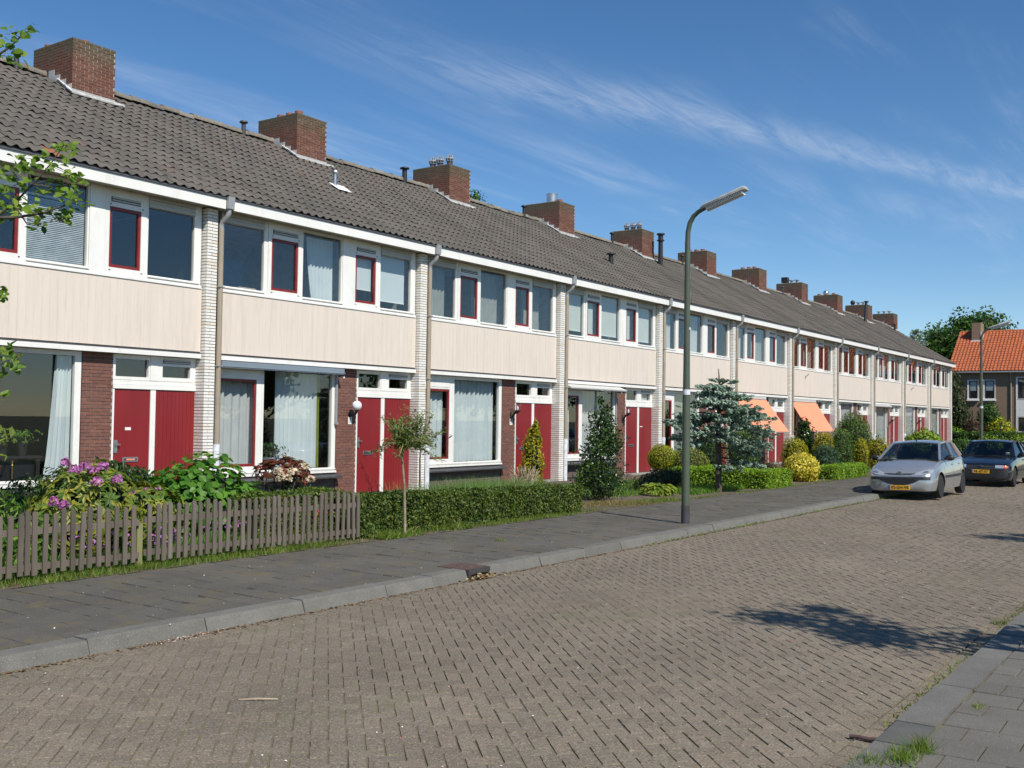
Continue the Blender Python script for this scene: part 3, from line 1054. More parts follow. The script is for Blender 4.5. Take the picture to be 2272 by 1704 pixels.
# ------------------------------------------------------------------ the terrace
BX = 12.153          # left edge of the first white pier
EAVE_Y, EAVE_Z = -0.32, 5.555
RIDGE_Y, RIDGE_Z = 4.10, 8.285
SL = math.hypot(RIDGE_Y - EAVE_Y, RIDGE_Z - EAVE_Z)
SA = math.atan2(RIDGE_Z - EAVE_Z, RIDGE_Y - EAVE_Y)


def roof_z(y):
    return EAVE_Z + (y - EAVE_Y) * math.tan(SA)


def frame_mesh(x0, x1, z0, z1, gx0, gx1, gz0, gz1, yf, yb, mat, name='window_frame', extra=None):
    """four boards round one opening, butted end to end"""
    mb = MB()
    if gx0 > x0:
        mb.box(x0, gx0, yf, yb, z0, z1)
    if x1 > gx1:
        mb.box(gx1, x1, yf, yb, z0, z1)
    if gz0 > z0:
        mb.box(gx0, gx1, yf, yb, z0, gz0)
    if z1 > gz1:
        mb.box(gx0, gx1, yf, yb, gz1, z1)
    if extra:
        for b in extra:
            mb.box(*b)
    return mb.mesh(name, mat)


def pane_mesh(x0, x1, z0, z1, y, t=0.008):
    return MB().box(x0, x1, y, y + t, z0, z1).mesh('pane', M['glass'])


def sash_mesh(x0, x1, z0, z1, y, w=0.05, d=0.035):
    mb = MB()
    mb.box(x0, x0 + w, y, y + d, z0, z1).box(x1 - w, x1, y, y + d, z0, z1).box(x0 + w, x1 - w, y, y + d, z0, z0 + w).box(x0 + w, x1 - w, y, y + d, z1 - w, z1)
    return mb.mesh('sash', M['redframe'])


def grille_mesh(x0, x1, z0, z1, y):
    mb = MB()
    mb.box(x0, x1, y, y + 0.012, z0, z1)
    n = 2
    for i in range(n):
        z = z0 + (i + 0.5) * (z1 - z0) / n
        mb.box(x0 + 0.008, x1 - 0.008, y - 0.010, y - 0.001, z - 0.009, z + 0.013, 1)
    return mb.mesh('vent_grille', [M['darkgrey'], M['alu']])


def shutterbox_mesh(x0, x1, z0, z1, y):
    mb = MB()
    h = (z1 - z0) / 3
    for i in range(3):
        mb.box(x0, x1, y - 0.018 + 0.012 * (i % 2), y + 0.05, z0 + i * h + (0.003 if i else 0), z0 + (i + 1) * h - 0.003)
    return mb.mesh('head_board', M['alu'])  # white boards painted grey: shade under the eaves is in the colour


HM = {}        # meshes shared by all houses
Yf, Yb = 0.02, 0.085
# upstairs strip, z 3.86 .. 5.345
HM['w1'] = frame_mesh(0.43, 1.545, 3.905, 5.345, 0.48, 1.45, 3.965, 5.14, Yf, Yb, M['white'])
HM['w1p'] = pane_mesh(0.48, 1.45, 3.965, 5.14, 0.06)
HM['w1h'] = shutterbox_mesh(0.48, 1.45, 5.145, 5.33, 0.004)
HM['w2'] = frame_mesh(1.55, 2.445, 3.905, 5.345, 1.635, 2.335, 4.01, 5.03, Yf - 0.012, Yb, M['white'])
HM['w2p'] = pane_mesh(1.68, 2.29, 4.055, 4.985, 0.05)
HM['w2s'] = sash_mesh(1.638, 2.332, 4.013, 5.027, 0.022)
HM['w2v'] = grille_mesh(1.66, 2.31, 5.115, 5.195, -0.004)
HM['w3'] = frame_mesh(2.45, 3.595, 3.905, 5.345, 2.475, 3.565, 3.965, 5.28, Yf, Yb, M['white'])
HM['w3p'] = pane_mesh(2.475, 3.565, 3.965, 5.28, 0.06)
HM['post'] = MB().box(3.60, 3.895, 0.004, Yb, 3.905, 5.345).mesh('window_post', M['white'])
HM['w4'] = frame_mesh(3.90, 4.745, 3.905, 5.345, 3.985, 4.625, 4.01, 5.03, Yf - 0.012, Yb, M['white'])
HM['w4p'] = pane_mesh(4.03, 4.58, 4.055, 4.985, 0.05)
HM['w4s'] = sash_mesh(3.988, 4.622, 4.013, 5.027, 0.022)
HM['w4v'] = grille_mesh(4.01, 4.60, 5.115, 5.195, -0.004)
HM['w5'] = frame_mesh(4.75, 5.96, 3.905, 5.345, 4.785, 5.80, 3.965, 5.14, Yf, Yb, M['white'])
HM['w5p'] = pane_mesh(4.785, 5.80, 3.965, 5.14, 0.06)
HM['w5h'] = shutterbox_mesh(4.785, 5.80, 5.145, 5.33, 0.004)
HM['sill_up'] = MB().box(0.43, 5.965, -0.018, 0.05, 3.845, 3.875).box(0.43, 5.965, -0.004, 0.06, 3.878, 3.902).box(0.47, 1.47, -0.016, 0.018, 3.925, 3.945).box(2.47, 3.60, -0.016, 0.018, 3.925, 3.945).box(4.78, 5.93, -0.016, 0.018, 3.925, 3.945).mesh('sill', M['white'])
STAYS = []
for (a, b) in ((1.60, 2.37), (3.95, 4.67)):
    for x in (a + 0.05, b - 0.02):
        for z in (3.965, 5.07):
            STAYS.append(MB().box(x - 0.016, x + 0.016, 0.002, 0.0075, z - 0.007, z + 0.007).mesh('sash_stay', M['darkgrey']))
# ground floor
G0 = 0.14
HM['g1'] = frame_mesh(0.38, 1.575, 0.44, 2.575, 0.45, 1.445, 0.585, 2.255, G0, G0 + 0.07, M['white'], extra=[(0.45, 1.44, G0 - 0.008, G0 - 0.001, 2.30, 2.42), (0.45, 1.44, G0 - 0.008, G0 - 0.001, 2.432, 2.55)])
HM['g1p'] = pane_mesh(0.50, 1.395, 0.635, 2.205, G0 + 0.04)
HM['g1s'] = sash_mesh(0.453, 1.442, 0.588, 2.252, G0 + 0.008)
HM['g2'] = frame_mesh(1.58, 3.605, 0.44, 2.575, 1.63, 3.485, 0.50, 2.50, G0, G0 + 0.07, M['white'])
HM['g2p'] = pane_mesh(1.63, 3.485, 0.50, 2.50, G0 + 0.045)
HM['gbig'] = frame_mesh(0.38, 3.605, 0.44, 2.575, 0.45, 3.485, 0.50, 2.50, G0, G0 + 0.07, M['white'])
HM['gbigp'] = pane_mesh(0.45, 3.485, 0.50, 2.50, G0 + 0.045)
HM['gsill'] = MB().box(0.38, 3.62, G0 - 0.035, G0 + 0.07, 0.395, 0.437).box(0.40, 3.61, G0 - 0.018, G0 - 0.001, 0.462, 0.485).mesh('sill', M['white'])
HM['gledge'] = MB().add([(0.36, -0.03, 0.285), (3.66, -0.03, 0.285), (3.66, 0.20, 0.285), (0.36, 0.20, 0.285), (0.36, -0.03, 0.318), (3.66, -0.03, 0.318), (3.66, 0.20, 0.392), (0.36, 0.20, 0.392)],
                        [(3, 2, 1, 0), (4, 5, 6, 7), (0, 1, 5, 4), (1, 2, 6, 5), (2, 3, 7, 6), (3, 0, 4, 7)]).mesh('ledge', M['slate'])
df = MB().box(4.225, 4.262, G0 - 0.004, 0.22, -0.12, 1.99).box(5.012, 5.122, G0 - 0.003, 0.22, -0.12, 1.99).box(4.225, 6.0, G0 - 0.016, 0.22, 1.993, 2.065).box(4.225, 6.0, G0 - 0.004, 0.22, 2.068, 2.14)
HM['dframe'] = df.mesh('door_frame', M['white'])
HM['door'] = MB().box(4.266, 5.008, G0 + 0.012, G0 + 0.06, -0.09, 1.986).mesh('door', M['red'])
sp = MB()
nb = 10
for i in range(nb):
    a = 5.14 + i * (0.86 / nb)
    sp.box(a + 0.002, a + 0.86 / nb - 0.002, G0 + 0.022, G0 + 0.06, -0.12, 1.988)
HM['dboard'] = MB().box(0.002, 0.0858, G0 + 0.010, G0 + 0.04, -0.12, 1.988).mesh('board', M['red'])
HM['dpanel'] = MB().box(5.124, 6.0, G0 + 0.042, G0 + 0.075, -0.12, 1.99).mesh('side_panel', M['red'])
HM['slot'] = MB().box(4.46, 4.78, G0 - 0.001, G0 + 0.011, 0.745, 0.825, 0).box(4.49, 4.75, G0 - 0.007, G0 - 0.0015, 0.765, 0.805, 1).mesh('mail_slot', [M['steel'], M['darkgrey']])
HM['handle'] = MB().box(4.278, 4.345, G0 - 0.004, G0 + 0.0115, 0.90, 1.12).box(4.285, 4.385, G0 - 0.045, G0 - 0.026, 1.035, 1.057).box(4.30, 4.32, G0 - 0.026, G0 - 0.004, 1.035, 1.057).mesh('handle', M['steel'])
HM['step'] = MB().box(4.20, 6.0, -0.12, 0.135, -0.25, -0.085).mesh('door_step', M['concrete'])
HM['t1'] = frame_mesh(4.225, 4.985, 2.145, 2.575, 4.275, 4.955, 2.20, 2.50, G0, G0 + 0.06, M['white'])
HM['t1p'] = pane_mesh(4.275, 4.955, 2.20, 2.50, G0 + 0.05)
HM['tpost'] = MB().box(4.99, 5.155, G0 - 0.012, G0 + 0.06, 2.145, 2.575).mesh('transom_post', M['white'])
HM['t2'] = frame_mesh(5.16, 5.995, 2.145, 2.575, 5.255, 5.875, 2.215, 2.415, G0 - 0.006, G0 + 0.06, M['white'])
HM['t2p'] = pane_mesh(5.255, 5.875, 2.215, 2.415, G0 + 0.03)
HM['t2v'] = grille_mesh(5.26, 5.87, 2.46, 2.53, G0 - 0.020)
# trim that is the same on every house
HM['band'] = MB().box(0.385, 5.985, -0.028, 0.14, 2.583, 2.662).mesh('white_band', M['white'])
HM['slotdark'] = MB().box(0.385, 5.985, 0.010, 0.13, 2.665, 2.70).mesh('drip_gap', M['darkgrey'])
HM['backing'] = MB().box(0.385, 5.985, 0.016, 0.05, 2.703, 3.842).mesh('cladding', M['cream_gap'])
HM['board'] = MB().box(0.0006, 0.1390, 0.0, 0.014, 2.703, 3.842).mesh('board', M['cream'])
HM['fascia'] = MB().box(0.425, 6.24, -0.320, -0.295, 5.315, 5.500).mesh('fascia', M['white'])
HM['soffit'] = MB().box(0.0, 6.0, -0.29, 0.09, 5.348, 5.372).box(0.39, 5.97, -0.02, 0.06, 5.33, 5.346).mesh('soffit', M['soffit'])
HM['gutter'] = MB().box(0.0, 6.0, -0.345, -0.325, 5.503, 5.530).box(0.0, 6.0, -0.3245, -0.16, 5.505, 5.520).mesh('gutter', M['gutter'])
hop = MB()
hop.add([(6.255, -0.375, 5.325), (6.395, -0.375, 5.325), (6.395, -0.235, 5.325), (6.255, -0.235, 5.325), (6.245, -0.385, 5.545), (6.405, -0.385, 5.545), (6.405, -0.225, 5.545), (6.245, -0.225, 5.545)],
        [(3, 2, 1, 0), (4, 5, 6, 7), (0, 1, 5, 4), (1, 2, 6, 5), (2, 3, 7, 6), (3, 0, 4, 7)])
hop.tube([(6.325, -0.305, 5.33), (6.325, -0.305, 5.25), (6.318, -0.28, 5.19), (6.31, -0.16, 5.12), (6.308, -0.13, 5.04), (6.308, -0.13, 4.95)], 0.05, 10)
HM['hopper'] = hop.mesh('rain_hopper', M['zinc'], 40)
pp = MB()
pp.tube([(6.308, -0.13, 4.97), (6.308, -0.13, 0.93)], 0.052, 10, 0)
for z in (3.9, 2.45):
    pp.box(6.245, 6.371, -0.188, -0.07, z, z + 0.02, 1)
pp.tube([(6.308, -0.13, 0.95), (6.308, -0.13, -0.2)], 0.060, 10, 2)
pp.tube([(6.308, -0.13, 0.90), (6.308, -0.13, 1.03)], 0.066, 10, 2)
HM['pipe'] = pp.mesh('downpipe', [M['pipe'], M['zinc'], M['pvc']], 40)
# walls and rooms behind


def shell(lower, upper):
    sh = MB()
    sh.box(6.008, 6.22, 0.30, 8.25, -0.3, 2.599)          # party wall
    sh.box(0.23, 6.0, 7.9, 8.15, -0.3, 5.36)              # back wall
    sh.box(0.23, 6.0, 0.14, 7.88, -0.3, -0.07)            # ground floor slab
    sh.box(0.23, 6.0, 4.3, 4.4, -0.06, 2.595)             # rooms are about four metres deep
    sh.box(3.75, 3.83, 0.24, 4.28, -0.06, 2.595)
    sh.box(0.23, 6.0, 0.24, 7.88, 2.60, 2.80, 1)          # floor between the storeys
    sh.box(6.008, 6.22, 0.30, 8.25, 2.601, 5.36, 1)
    sh.box(0.23, 6.0, 0.14, 7.88, 5.375, 5.45, 1)         # ceiling
    sh.box(0.23, 6.0, 3.6, 3.7, 2.81, 5.37, 1)
    sh.box(3.70, 3.78, 0.24, 3.58, 2.81, 5.37, 1)
    return sh.mesh('wall', [M[lower], M[upper]])


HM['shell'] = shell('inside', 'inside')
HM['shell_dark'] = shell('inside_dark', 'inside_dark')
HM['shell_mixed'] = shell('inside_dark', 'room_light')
HM['subwall'] = MB().box(0.40, 5.97, 0.06, 0.13, 2.72, 3.84).mesh('spandrel_wall', M['inside'])


def s_tile(mat, name='tile'):
    """one S-shaped pantile: laid along +v (up the slope), roll on the left"""
    W, Lt = 0.2015, 0.375
    n = 9
    rows = []
    for v, amp, lift in ((0.0, 0.045, 0.008), (Lt, 0.023, 0.0)):
        rows.append([(W * k / (n - 1) - 0.004, v, lift + amp * (0.5 + 0.5 * math.cos(2 * PI * (k / (n - 1)) * 1.0 - 0.9)) ** 1.3) for k in range(n)])
    mb = MB()
    top, upr = rows
    low = [(x, y + 0.002, z - 0.009) for x, y, z in top]
    mb.grid([low, top, upr])
    return mb, rows


def place_tile(mb, src, u, v, jz=0.0):
    ca, sa = math.cos(SA), math.sin(SA)
    vs = []
    for (x, y, z) in src.v:
        vv = v + y
        vs.append((u + x, EAVE_Y + vv * ca - (z + jz) * sa, EAVE_Z + vv * sa + (z + jz) * ca))
    mb.add(vs, src.f)


TILE_SRC = s_tile(None)[0]
TILE_ME = []
for k in range(2):
    t_ = TILE_SRC.mesh('tile', M['tile'], 60)
    TILE_ME.append(t_)
TILE_RUST = TILE_SRC.mesh('tile', M['rust_tile'], 60)
NU, NV = 30, 16
TU, TV = 6.0 / NU, (SL - 0.06) / NV


def house_roof(root, i, solo):
    r = random.Random(100 + i)
    deck = MB()
    ca, sa = math.cos(SA), math.sin(SA)
    x1 = 6.0 if i < 10 else 6.32
    x0 = 0.0
    # decking a little under the tiles, the far slope, and the ridge beam
    deck.add([(x0, EAVE_Y + 0.10, EAVE_Z + 0.02), (x1, EAVE_Y + 0.10, EAVE_Z + 0.02), (x1, RIDGE_Y, RIDGE_Z - 0.05), (x0, RIDGE_Y, RIDGE_Z - 0.05),
              (x1, 2 * RIDGE_Y - EAVE_Y, EAVE_Z), (x0, 2 * RIDGE_Y - EAVE_Y, EAVE_Z)], [(0, 1, 2, 3), (3, 2, 4, 5)])
    deck.box(x0, x1, EAVE_Y - 0.01, EAVE_Y + 0.05, EAVE_Z - 0.03, EAVE_Z + 0.008)
    roof = deck.build('roof', M['darkgrey'], root)
    nu = NU if i < 10 else NU + 1
    spots = []
    for a in range(nu):
        for b in range(NV):
            u, v = a * TU, b * TV - 0.045
            X, Y, Z = root.location.x + u + 0.1, EAVE_Y + (v + 0.1) * ca, EAVE_Z + (v + 0.1) * sa
            d = math.hypot(X - CAM.x, Y - CAM.y)
            spots.append((d if in_frame(X, Y, Z, 0.01) else 900 + d, u, v))
    spots.sort()
    mb = MB()
    for k, (d, u, v) in enumerate(spots):
        if abs(u - 0.0) < 0 or (-0.62 < u - 6.0 and u - 6.0 < 0.4 and v * ca + EAVE_Y > 3.35) or (u < 0.22 and v * ca + EAVE_Y > 3.35 and i > 0):
            continue
        gx = root.location.x + u
        j = r.uniform(-0.004, 0.005) + 0.010 * math.sin(gx * 0.9) + 0.007 * math.sin(gx * 2.3 + v)
        if solo and k < 300 and d < 900:
            me = TILE_ME[0]
            if i == 0 and abs(u - 2.6) < 0.11 and v < 0:
                me = TILE_RUST
            o = obj('tile', me, roof, (u, EAVE_Y + v * ca - j * sa, EAVE_Z + v * sa + j * ca), None, (SA, 0, r.uniform(-.008, .008)))
        else:
            place_tile(mb, TILE_SRC, u + r.uniform(-.002, .002), v + r.uniform(-.004, .004), j)
    if mb.v:
        mb.build('roof_tiles', M['tile'], roof, smooth=60, kind='stuff')
    # ridge caps
    n = 15 if i < 10 else 16
    rid = []
    for a in range(n):
        u0 = a * 0.4
        if 5.38 < u0 + 0.2 < 6.42 or u0 + 0.2 < 0.42:
            continue
        rid.append(u0)
    cache = None
    big = MB()
    for u0 in rid:
        prof = []
        src = MB()
        rows = []
        for x, rad in ((0.0, 0.128), (0.36, 0.108), (0.405, 0.128)):
            rows.append([(x, rad * math.sin(t), rad * 0.85 * math.cos(t)) for t in np.linspace(-1.75, 1.75, 9)])
        src.grid(rows)
        src.add([p for p in rows[0]] + [(0.0, 0, -0.02)], [tuple([k for k in range(8, -1, -1)] + [9])])
        if i < 4:
            if cache is None:
                cache = src.mesh('ridge_tile', M['ridge'], 50)
            obj('ridge_tile', cache, roof, (u0, RIDGE_Y, RIDGE_Z + 0.018 + 0.012 * math.sin((root.location.x + u0) * 0.9) + r.uniform(-0.012, 0.012)), None, (0, r.uniform(-.02, .02), 0))
        else:
            big.add([(x + u0, y + RIDGE_Y, z + RIDGE_Z + 0.015) for x, y, z in src.v], src.f)
    if big.v:
        big.build('ridge_tiles', M['ridge'], roof, smooth=50, kind='stuff')
    return roof


def house_chimney(root, i, solo, pots):
    """brick stack on the party wall (local x 5.4 .. 6.4), lead flashings, pots"""
    r = random.Random(200 + i)
    x0, x1, y0, y1, z0, z1 = 5.40, 6.40, 3.40, 4.80, 7.45, 8.99
    st = MB().box(x0 + 0.008, x1 - 0.008, y0 + 0.008, y1 - 0.008, z0, z1 - 0.004).build('chimney', M['cmortar'], root)
    zb = 7.80
    lst = bricks_front(x0, x1, zb, z1, y0, 0.05, j=0.0125, seed=i * 7 + 1, jit=0.003) + [b for b in bricks_side(x0, y0 + 0.052, y1, zb, z1, 0.05, -1, j=0.0125, seed=i * 7 + 2, jit=0.003)]
    rest = bricks_side(x1, y0 + 0.052, y1, zb, z1, 0.05, 1, seed=i * 7 + 3)
    rest += [(a, b, y1 - 0.05, y1, c, d) for (a, b, e, f, c, d) in bricks_front(x0 + 0.055, x1 - 0.055, zb, z1, y0, 0.05, seed=i)]
    pieces(lst, 'brick', 'brickwork', M['chimney'], st, solo, 300)
    pieces(rest, 'brick', 'brickwork', M['chimney'], st, False)
    # mortar cap
    MB().box(x0 + 0.06, x1 - 0.06, y0 + 0.06, y1 - 0.06, z1 - 0.003, z1 + 0.018).build('mortar_cap', M['cmortar'], st)
    # stepped lead on the side, apron in front
    fl = MB()
    yy = y0
    while yy < RIDGE_Y - 0.05:
        h = roof_z(yy + 0.18)
        fl.box(x0 - 0.012, x0 - 0.003, yy, yy + 0.20, roof_z(yy) - 0.05, h + 0.10)
        yy += 0.205
    fl.box(x0 - 0.01, x1 + 0.01, y0 - 0.014, y0 - 0.004, roof_z(y0) - 0.05, roof_z(y0) + 0.11)
    fl.build('lead_flashing', M['lead'], st)
    ap = MB()
    ca, sa = math.cos(SA), math.sin(SA)

    def on_roof(x, y, h):
        return (x, y - h * sa, roof_z(y) + h * ca)
    rows = []
    for k, y in enumerate(np.linspace(y0 - 0.03, RIDGE_Y - 0.18, 8)):
        w = 0.035 + 0.05 * r.random()
        rows.append([on_roof(x0 - w, y, 0.075 + 0.01 * r.random()), on_roof(x0 - 0.012, y, 0.080)])
    ap.grid(rows)
    ap.grid([[tuple(np.array(p) + np.array((0, 0, -0.02))) for p in row] for row in rows])
    ap.build('side_flashing', M['leadwhite'], st)
    ap = MB()
    rows = []
    for k, x in enumerate(np.linspace(x0 - 0.08, x1 + 0.20, 12)):
        rows.append([on_roof(x, y0 - 0.05 - 0.06 * r.random(), 0.066 + 0.016 * math.sin(k * 2.6)), on_roof(x, y0 - 0.012, 0.085)])
    ap.grid(rows)
    ap.build('apron_flashing', M['lead'], st)
    # pots
    xs = 5.62

    def pot(kind, x, y):
        mb = MB()
        if kind == 'clay':
            mb.lathe((x, y, z1), [(0.095, 0), (0.10, 0.10), (0.088, 0.105), (0.080, 0.02)], 12)
            mb.build('chimney_pot', M['clay'], st, smooth=40)
        elif kind == 'cage':
            mb.lathe((x, y, z1), [(0.085, 0), (0.085, 0.10), (0.10, 0.11), (0.10, 0.125)], 12, 0)
            for k in range(8):
                t = 2 * PI * k / 8
                mb.tube([(x + 0.09 * math.cos(t), y + 0.09 * math.sin(t), z1 + 0.11), (x + 0.12 * math.cos(t), y + 0.12 * math.sin(t), z1 + 0.20), (x + 0.07 * math.cos(t), y + 0.07 * math.sin(t), z1 + 0.30), (x, y, z1 + 0.34)], 0.010, 5, 1)
            mb.lathe((x, y, z1), [(0.118, 0.185), (0.125, 0.20), (0.118, 0.215)], 12, 1)
            mb.build('wire_cowl', [M['darkgrey'], M['zinc']], st, smooth=40)
        elif kind == 'ball':
            mb.lathe((x, y, z1), [(0.075, 0), (0.075, 0.10)], 12, 0)
            mb.sphere((x, y, z1 + 0.19), (0.10, 0.10, 0.10), 12, 8, 1)
            mb.build('ball_cowl', [M['darkgrey'], M['zinc']], st, smooth=40)
        elif kind == 'steel':
            mb.lathe((x, y, z1), [(0.19, 0), (0.19, 0.30), (0.20, 0.31), (0.20, 0.33), (0.175, 0.33), (0.17, 0.05)], 18)
            mb.build('steel_flue', M['steel'], st, smooth=40)
        elif kind == 'cone':
            mb.lathe((x, y, z1), [(0.10, 0), (0.085, 0.10), (0.03, 0.17), (0.01, 0.19)], 12)
            mb.build('cone_cowl', M['darkgrey'], st, smooth=40)
        elif kind == 'boxcowl':
            mb.box(x - 0.05, x + 0.05, y - 0.05, y + 0.05, z1, z1 + 0.06)
            mb.box(x - 0.16, x + 0.16, y - 0.16, y + 0.16, z1 + 0.06, z1 + 0.34)
            mb.build('box_cowl', M['black'], st)
        elif kind == 'flat':
            mb.lathe((x, y, z1), [(0.07, 0), (0.07, 0.10), (0.05, 0.10), (0.05, 0.14), (0.15, 0.15), (0.15, 0.175), (0.05, 0.20)], 12)
            mb.build('flat_cowl', M['zinc'], st, smooth=40)
        elif kind == 'shiny':
            mb.lathe((x, y, z1), [(0.12, 0), (0.12, 0.06)], 14, 0)
            mb.sphere((x, y, z1 + 0.15), (0.19, 0.19, 0.13), 16, 9, 1)
            mb.build('round_cowl', [M['darkgrey'], M['chrome']], st, smooth=40)
        elif kind == 'blackball':
            mb.lathe((x, y, z1), [(0.10, 0), (0.10, 0.08)], 12)
            mb.sphere((x, y, z1 + 0.19), 0.15, 12, 8)
            mb.build('ball_cowl', M['black'], st, smooth=40)
    for kind, x, y in pots:
        pot(kind, 5.40 + x, 3.40 + y)
    return st


def roof_pipe(root, x, y, h, rad, mat, cap=True, name='roof_vent', collar=None, lean=0.0):
    mb = MB()
    z = roof_z(y)
    mb.tube([(x, y, z - 0.05), (x + lean, y, z + h)], [rad, rad * 0.92], 12, 0)
    if cap:
        mb.lathe((x + lean, y, z + h), [(rad * 1.15, -0.02), (rad * 1.9, 0.0), (rad * 1.7, 0.03), (rad * 0.4, 0.06)], 14, 0)
    v = mb.build(name, M[mat], root, smooth=40)
    if collar:
        c = MB()
        ca, sa = math.cos(SA), math.sin(SA)
        rows = []
        for k, xx in enumerate(np.linspace(x - 0.16, x + 0.34, 8)):
            rows.append([(xx, y - 0.24 + 0.02 * (k % 2) - 0.06 * sa, roof_z(y - 0.24) + 0.07 * ca), (xx, y + 0.05, roof_z(y + 0.05) + 0.075)])
        c.grid(rows)
        c.build('flashing', M['leadwhite'], v)
    return v


HOUSES = [
    # phrase used in labels, label
    ('leftmost house', 'leftmost house of the white terrace, with one wide living-room window behind the rhododendron'),
    ('globe-lamp house', 'second terraced house from the left, with a white globe lamp beside its red door'),
    ('drawn-curtain house', 'third terraced house from the left, pale blue curtains drawn behind its big downstairs window'),
    ('holly house', 'fourth terraced house from the left, behind the dark holly, with a rolled pale awning'),
    ('lamp-post house', 'fifth terraced house from the left, standing behind the street lamp and blue spruce'),
    ('first awning house', 'sixth terraced house from the left, with the orange awning nearer the blue spruce'),
    ('second awning house', 'seventh terraced house from the left, with the orange awning farther from the spruce'),
    ('big-dome house', 'eighth terraced house from the left, first one beyond both orange awnings'),
    ('third-last house', 'third terraced house from the far right end, above the silver car'),
    ('second-last house', 'second terraced house from the far right end, behind the clipped laurel'),
    ('end house', 'last terraced house at the far right end, next to the orange-roofed house'),
]
POTS = [
    [('clay', 0.45, 0.30), ('clay', 0.2, 1.15)],
    [('clay', 0.22, 0.18), ('clay', 0.22, 0.50), ('clay', 0.22, 0.82)],
    [('cage', 0.20, 0.16), ('cage', 0.20, 0.52), ('cage', 0.20, 0.80)],
    [('steel', 0.30, 0.50), ('clay', 0.30, 0.18)],
    [('cage', 0.22, 0.25), ('cage', 0.22, 0.52), ('cage', 0.22, 0.80)],
    [('clay', 0.22, 0.30), ('clay', 0.22, 0.60), ('cone', 0.22, 0.92)],
    [('clay', 0.22, 0.32), ('clay', 0.22, 0.60), ('clay', 0.22, 0.92)],
    [('flat', 0.25, 0.35), ('flat', 0.25, 0.65), ('boxcowl', 0.25, 1.0)],
    [('clay', 0.25, 0.30), ('shiny', 0.25, 0.75), ('clay', 0.25, 1.15)],
    [('flat', 0.25, 0.35), ('flat', 0.25, 0.65), ('blackball', 0.25, 1.0)],
    [('flat', 0.25, 0.35), ('flat', 0.25, 0.70), ('flat', 0.25, 1.05)],
]
CHIMNEY_BRICK = {}
ROOTS = []
for i in range(11):
    X0 = BX + 6.0 * (i - 1)
    root = thing('terraced_house', HOUSES[i][1], 'house', (X0, 0, 0), 0, 'houses of the white terrace')
    if i == 0:          # the first house is a little narrower
        root.scale = (0.95, 1, 1)
        root.location.x = BX - 5.7
    ROOTS.append(root)
    P = lambda name, key, par=root, loc=(0, 0, 0): obj(name, HM[key], par, loc)
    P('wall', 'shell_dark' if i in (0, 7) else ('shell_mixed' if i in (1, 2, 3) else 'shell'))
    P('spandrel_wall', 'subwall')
    if i == 0:
        MB().box(0.0, 0.21, 0.30, 8.25, -0.3, 5.36).build('wall', M['inside'], root)
    if i == 10:
        gb = MB().add([(6.23, 0.30, -0.3), (6.23, 8.25, -0.3), (6.23, 8.25, 5.5), (6.23, RIDGE_Y, RIDGE_Z - 0.08), (6.23, 0.30, 5.5),
                       (6.0, 0.30, -0.3), (6.0, 8.25, -0.3), (6.0, 8.25, 5.5), (6.0, RIDGE_Y, RIDGE_Z - 0.08), (6.0, 0.30, 5.5)],
                      [(0, 1, 2, 3, 4), (9, 8, 7, 6, 5), (0, 4, 9, 5), (4, 3, 8, 9), (3, 2, 7, 8), (2, 1, 6, 7)])
        gb.build('gable_wall', M['rbrick'], root)
    # windows upstairs
    a = P('window', 'w1'); P('pane', 'w1p', a); P('head_board', 'w1h', a)
    a = P('window', 'w2'); P('pane', 'w2p', a); P('sash', 'w2s', a); P('vent_grille', 'w2v', a)
    a = P('window', 'w3'); P('pane', 'w3p', a)
    P('window_post', 'post')
    a = P('window', 'w4'); P('pane', 'w4p', a); P('sash', 'w4s', a); P('vent_grille', 'w4v', a)
    a = P('window', 'w5'); P('pane', 'w5p', a); P('head_board', 'w5h', a)
    P('sill', 'sill_up')
    if i < 3:
        for me_ in STAYS:
            obj('sash_stay', me_, root)
    # downstairs
    if i == 0:
        a = P('window', 'gbig'); P('pane', 'gbigp', a)
    else:
        a = P('window', 'g1'); P('pane', 'g1p', a); P('sash', 'g1s', a)
        a = P('window', 'g2'); P('pane', 'g2p', a)
    P('sill', 'gsill')
    P('ledge', 'gledge')
    a = P('transom_window', 't1'); P('pane', 't1p', a)
    P('transom_post', 'tpost')
    a = P('transom_window', 't2'); P('pane', 't2p', a); P('vent_grille', 't2v', a)
    P('door_frame', 'dframe')
    a = P('door', 'door'); P('mail_slot', 'slot', a); P('handle', 'handle', a)
    a = P('side_panel', 'dpanel')
    for k in range(10):
        obj('board', HM['dboard'], a, (5.124 + 0.0876 * k, 0, 0))
    P('door_step', 'step')
    # cladding boards
    P('white_band', 'band'); P('drip_gap', 'slotdark')
    cl = P('cladding', 'backing')
    nbd = 40
    if i < 7:
        for k in range(nbd):
            obj('board', HM['board'], cl, (0.385 + k * 0.14, 0, 0), None)
    else:
        mb = MB()
        for k in range(nbd):
            mb.box(0.385 + k * 0.14 + 0.0015, 0.385 + k * 0.14 + 0.1381, 0.0, 0.014, 2.703, 3.842)
        mb.build('boards', M['cream'], cl, kind='stuff')
    P('fascia', 'fascia'); P('soffit', 'soffit'); P('gutter', 'gutter')
    if i < 10:
        P('rain_hopper', 'hopper'); P('downpipe', 'pipe')
    else:
        MB().box(6.24, 6.34, -0.320, -0.295, 5.315, 5.525).build('fascia', M['white'], root)
    # brown brick between window and door, dark brick under the window
    solo = i < 3
    w = MB().box(3.632, 4.215, G0 + 0.008, 0.235, -0.3, 2.578).build('brick_wall', M['rmortar'], root)
    pieces(bricks_front(3.625, 4.222, -0.15, 2.575, G0, 0.05, seed=i * 3 + 40), 'brick', 'brickwork', M['rbrick'], w, i < 4)
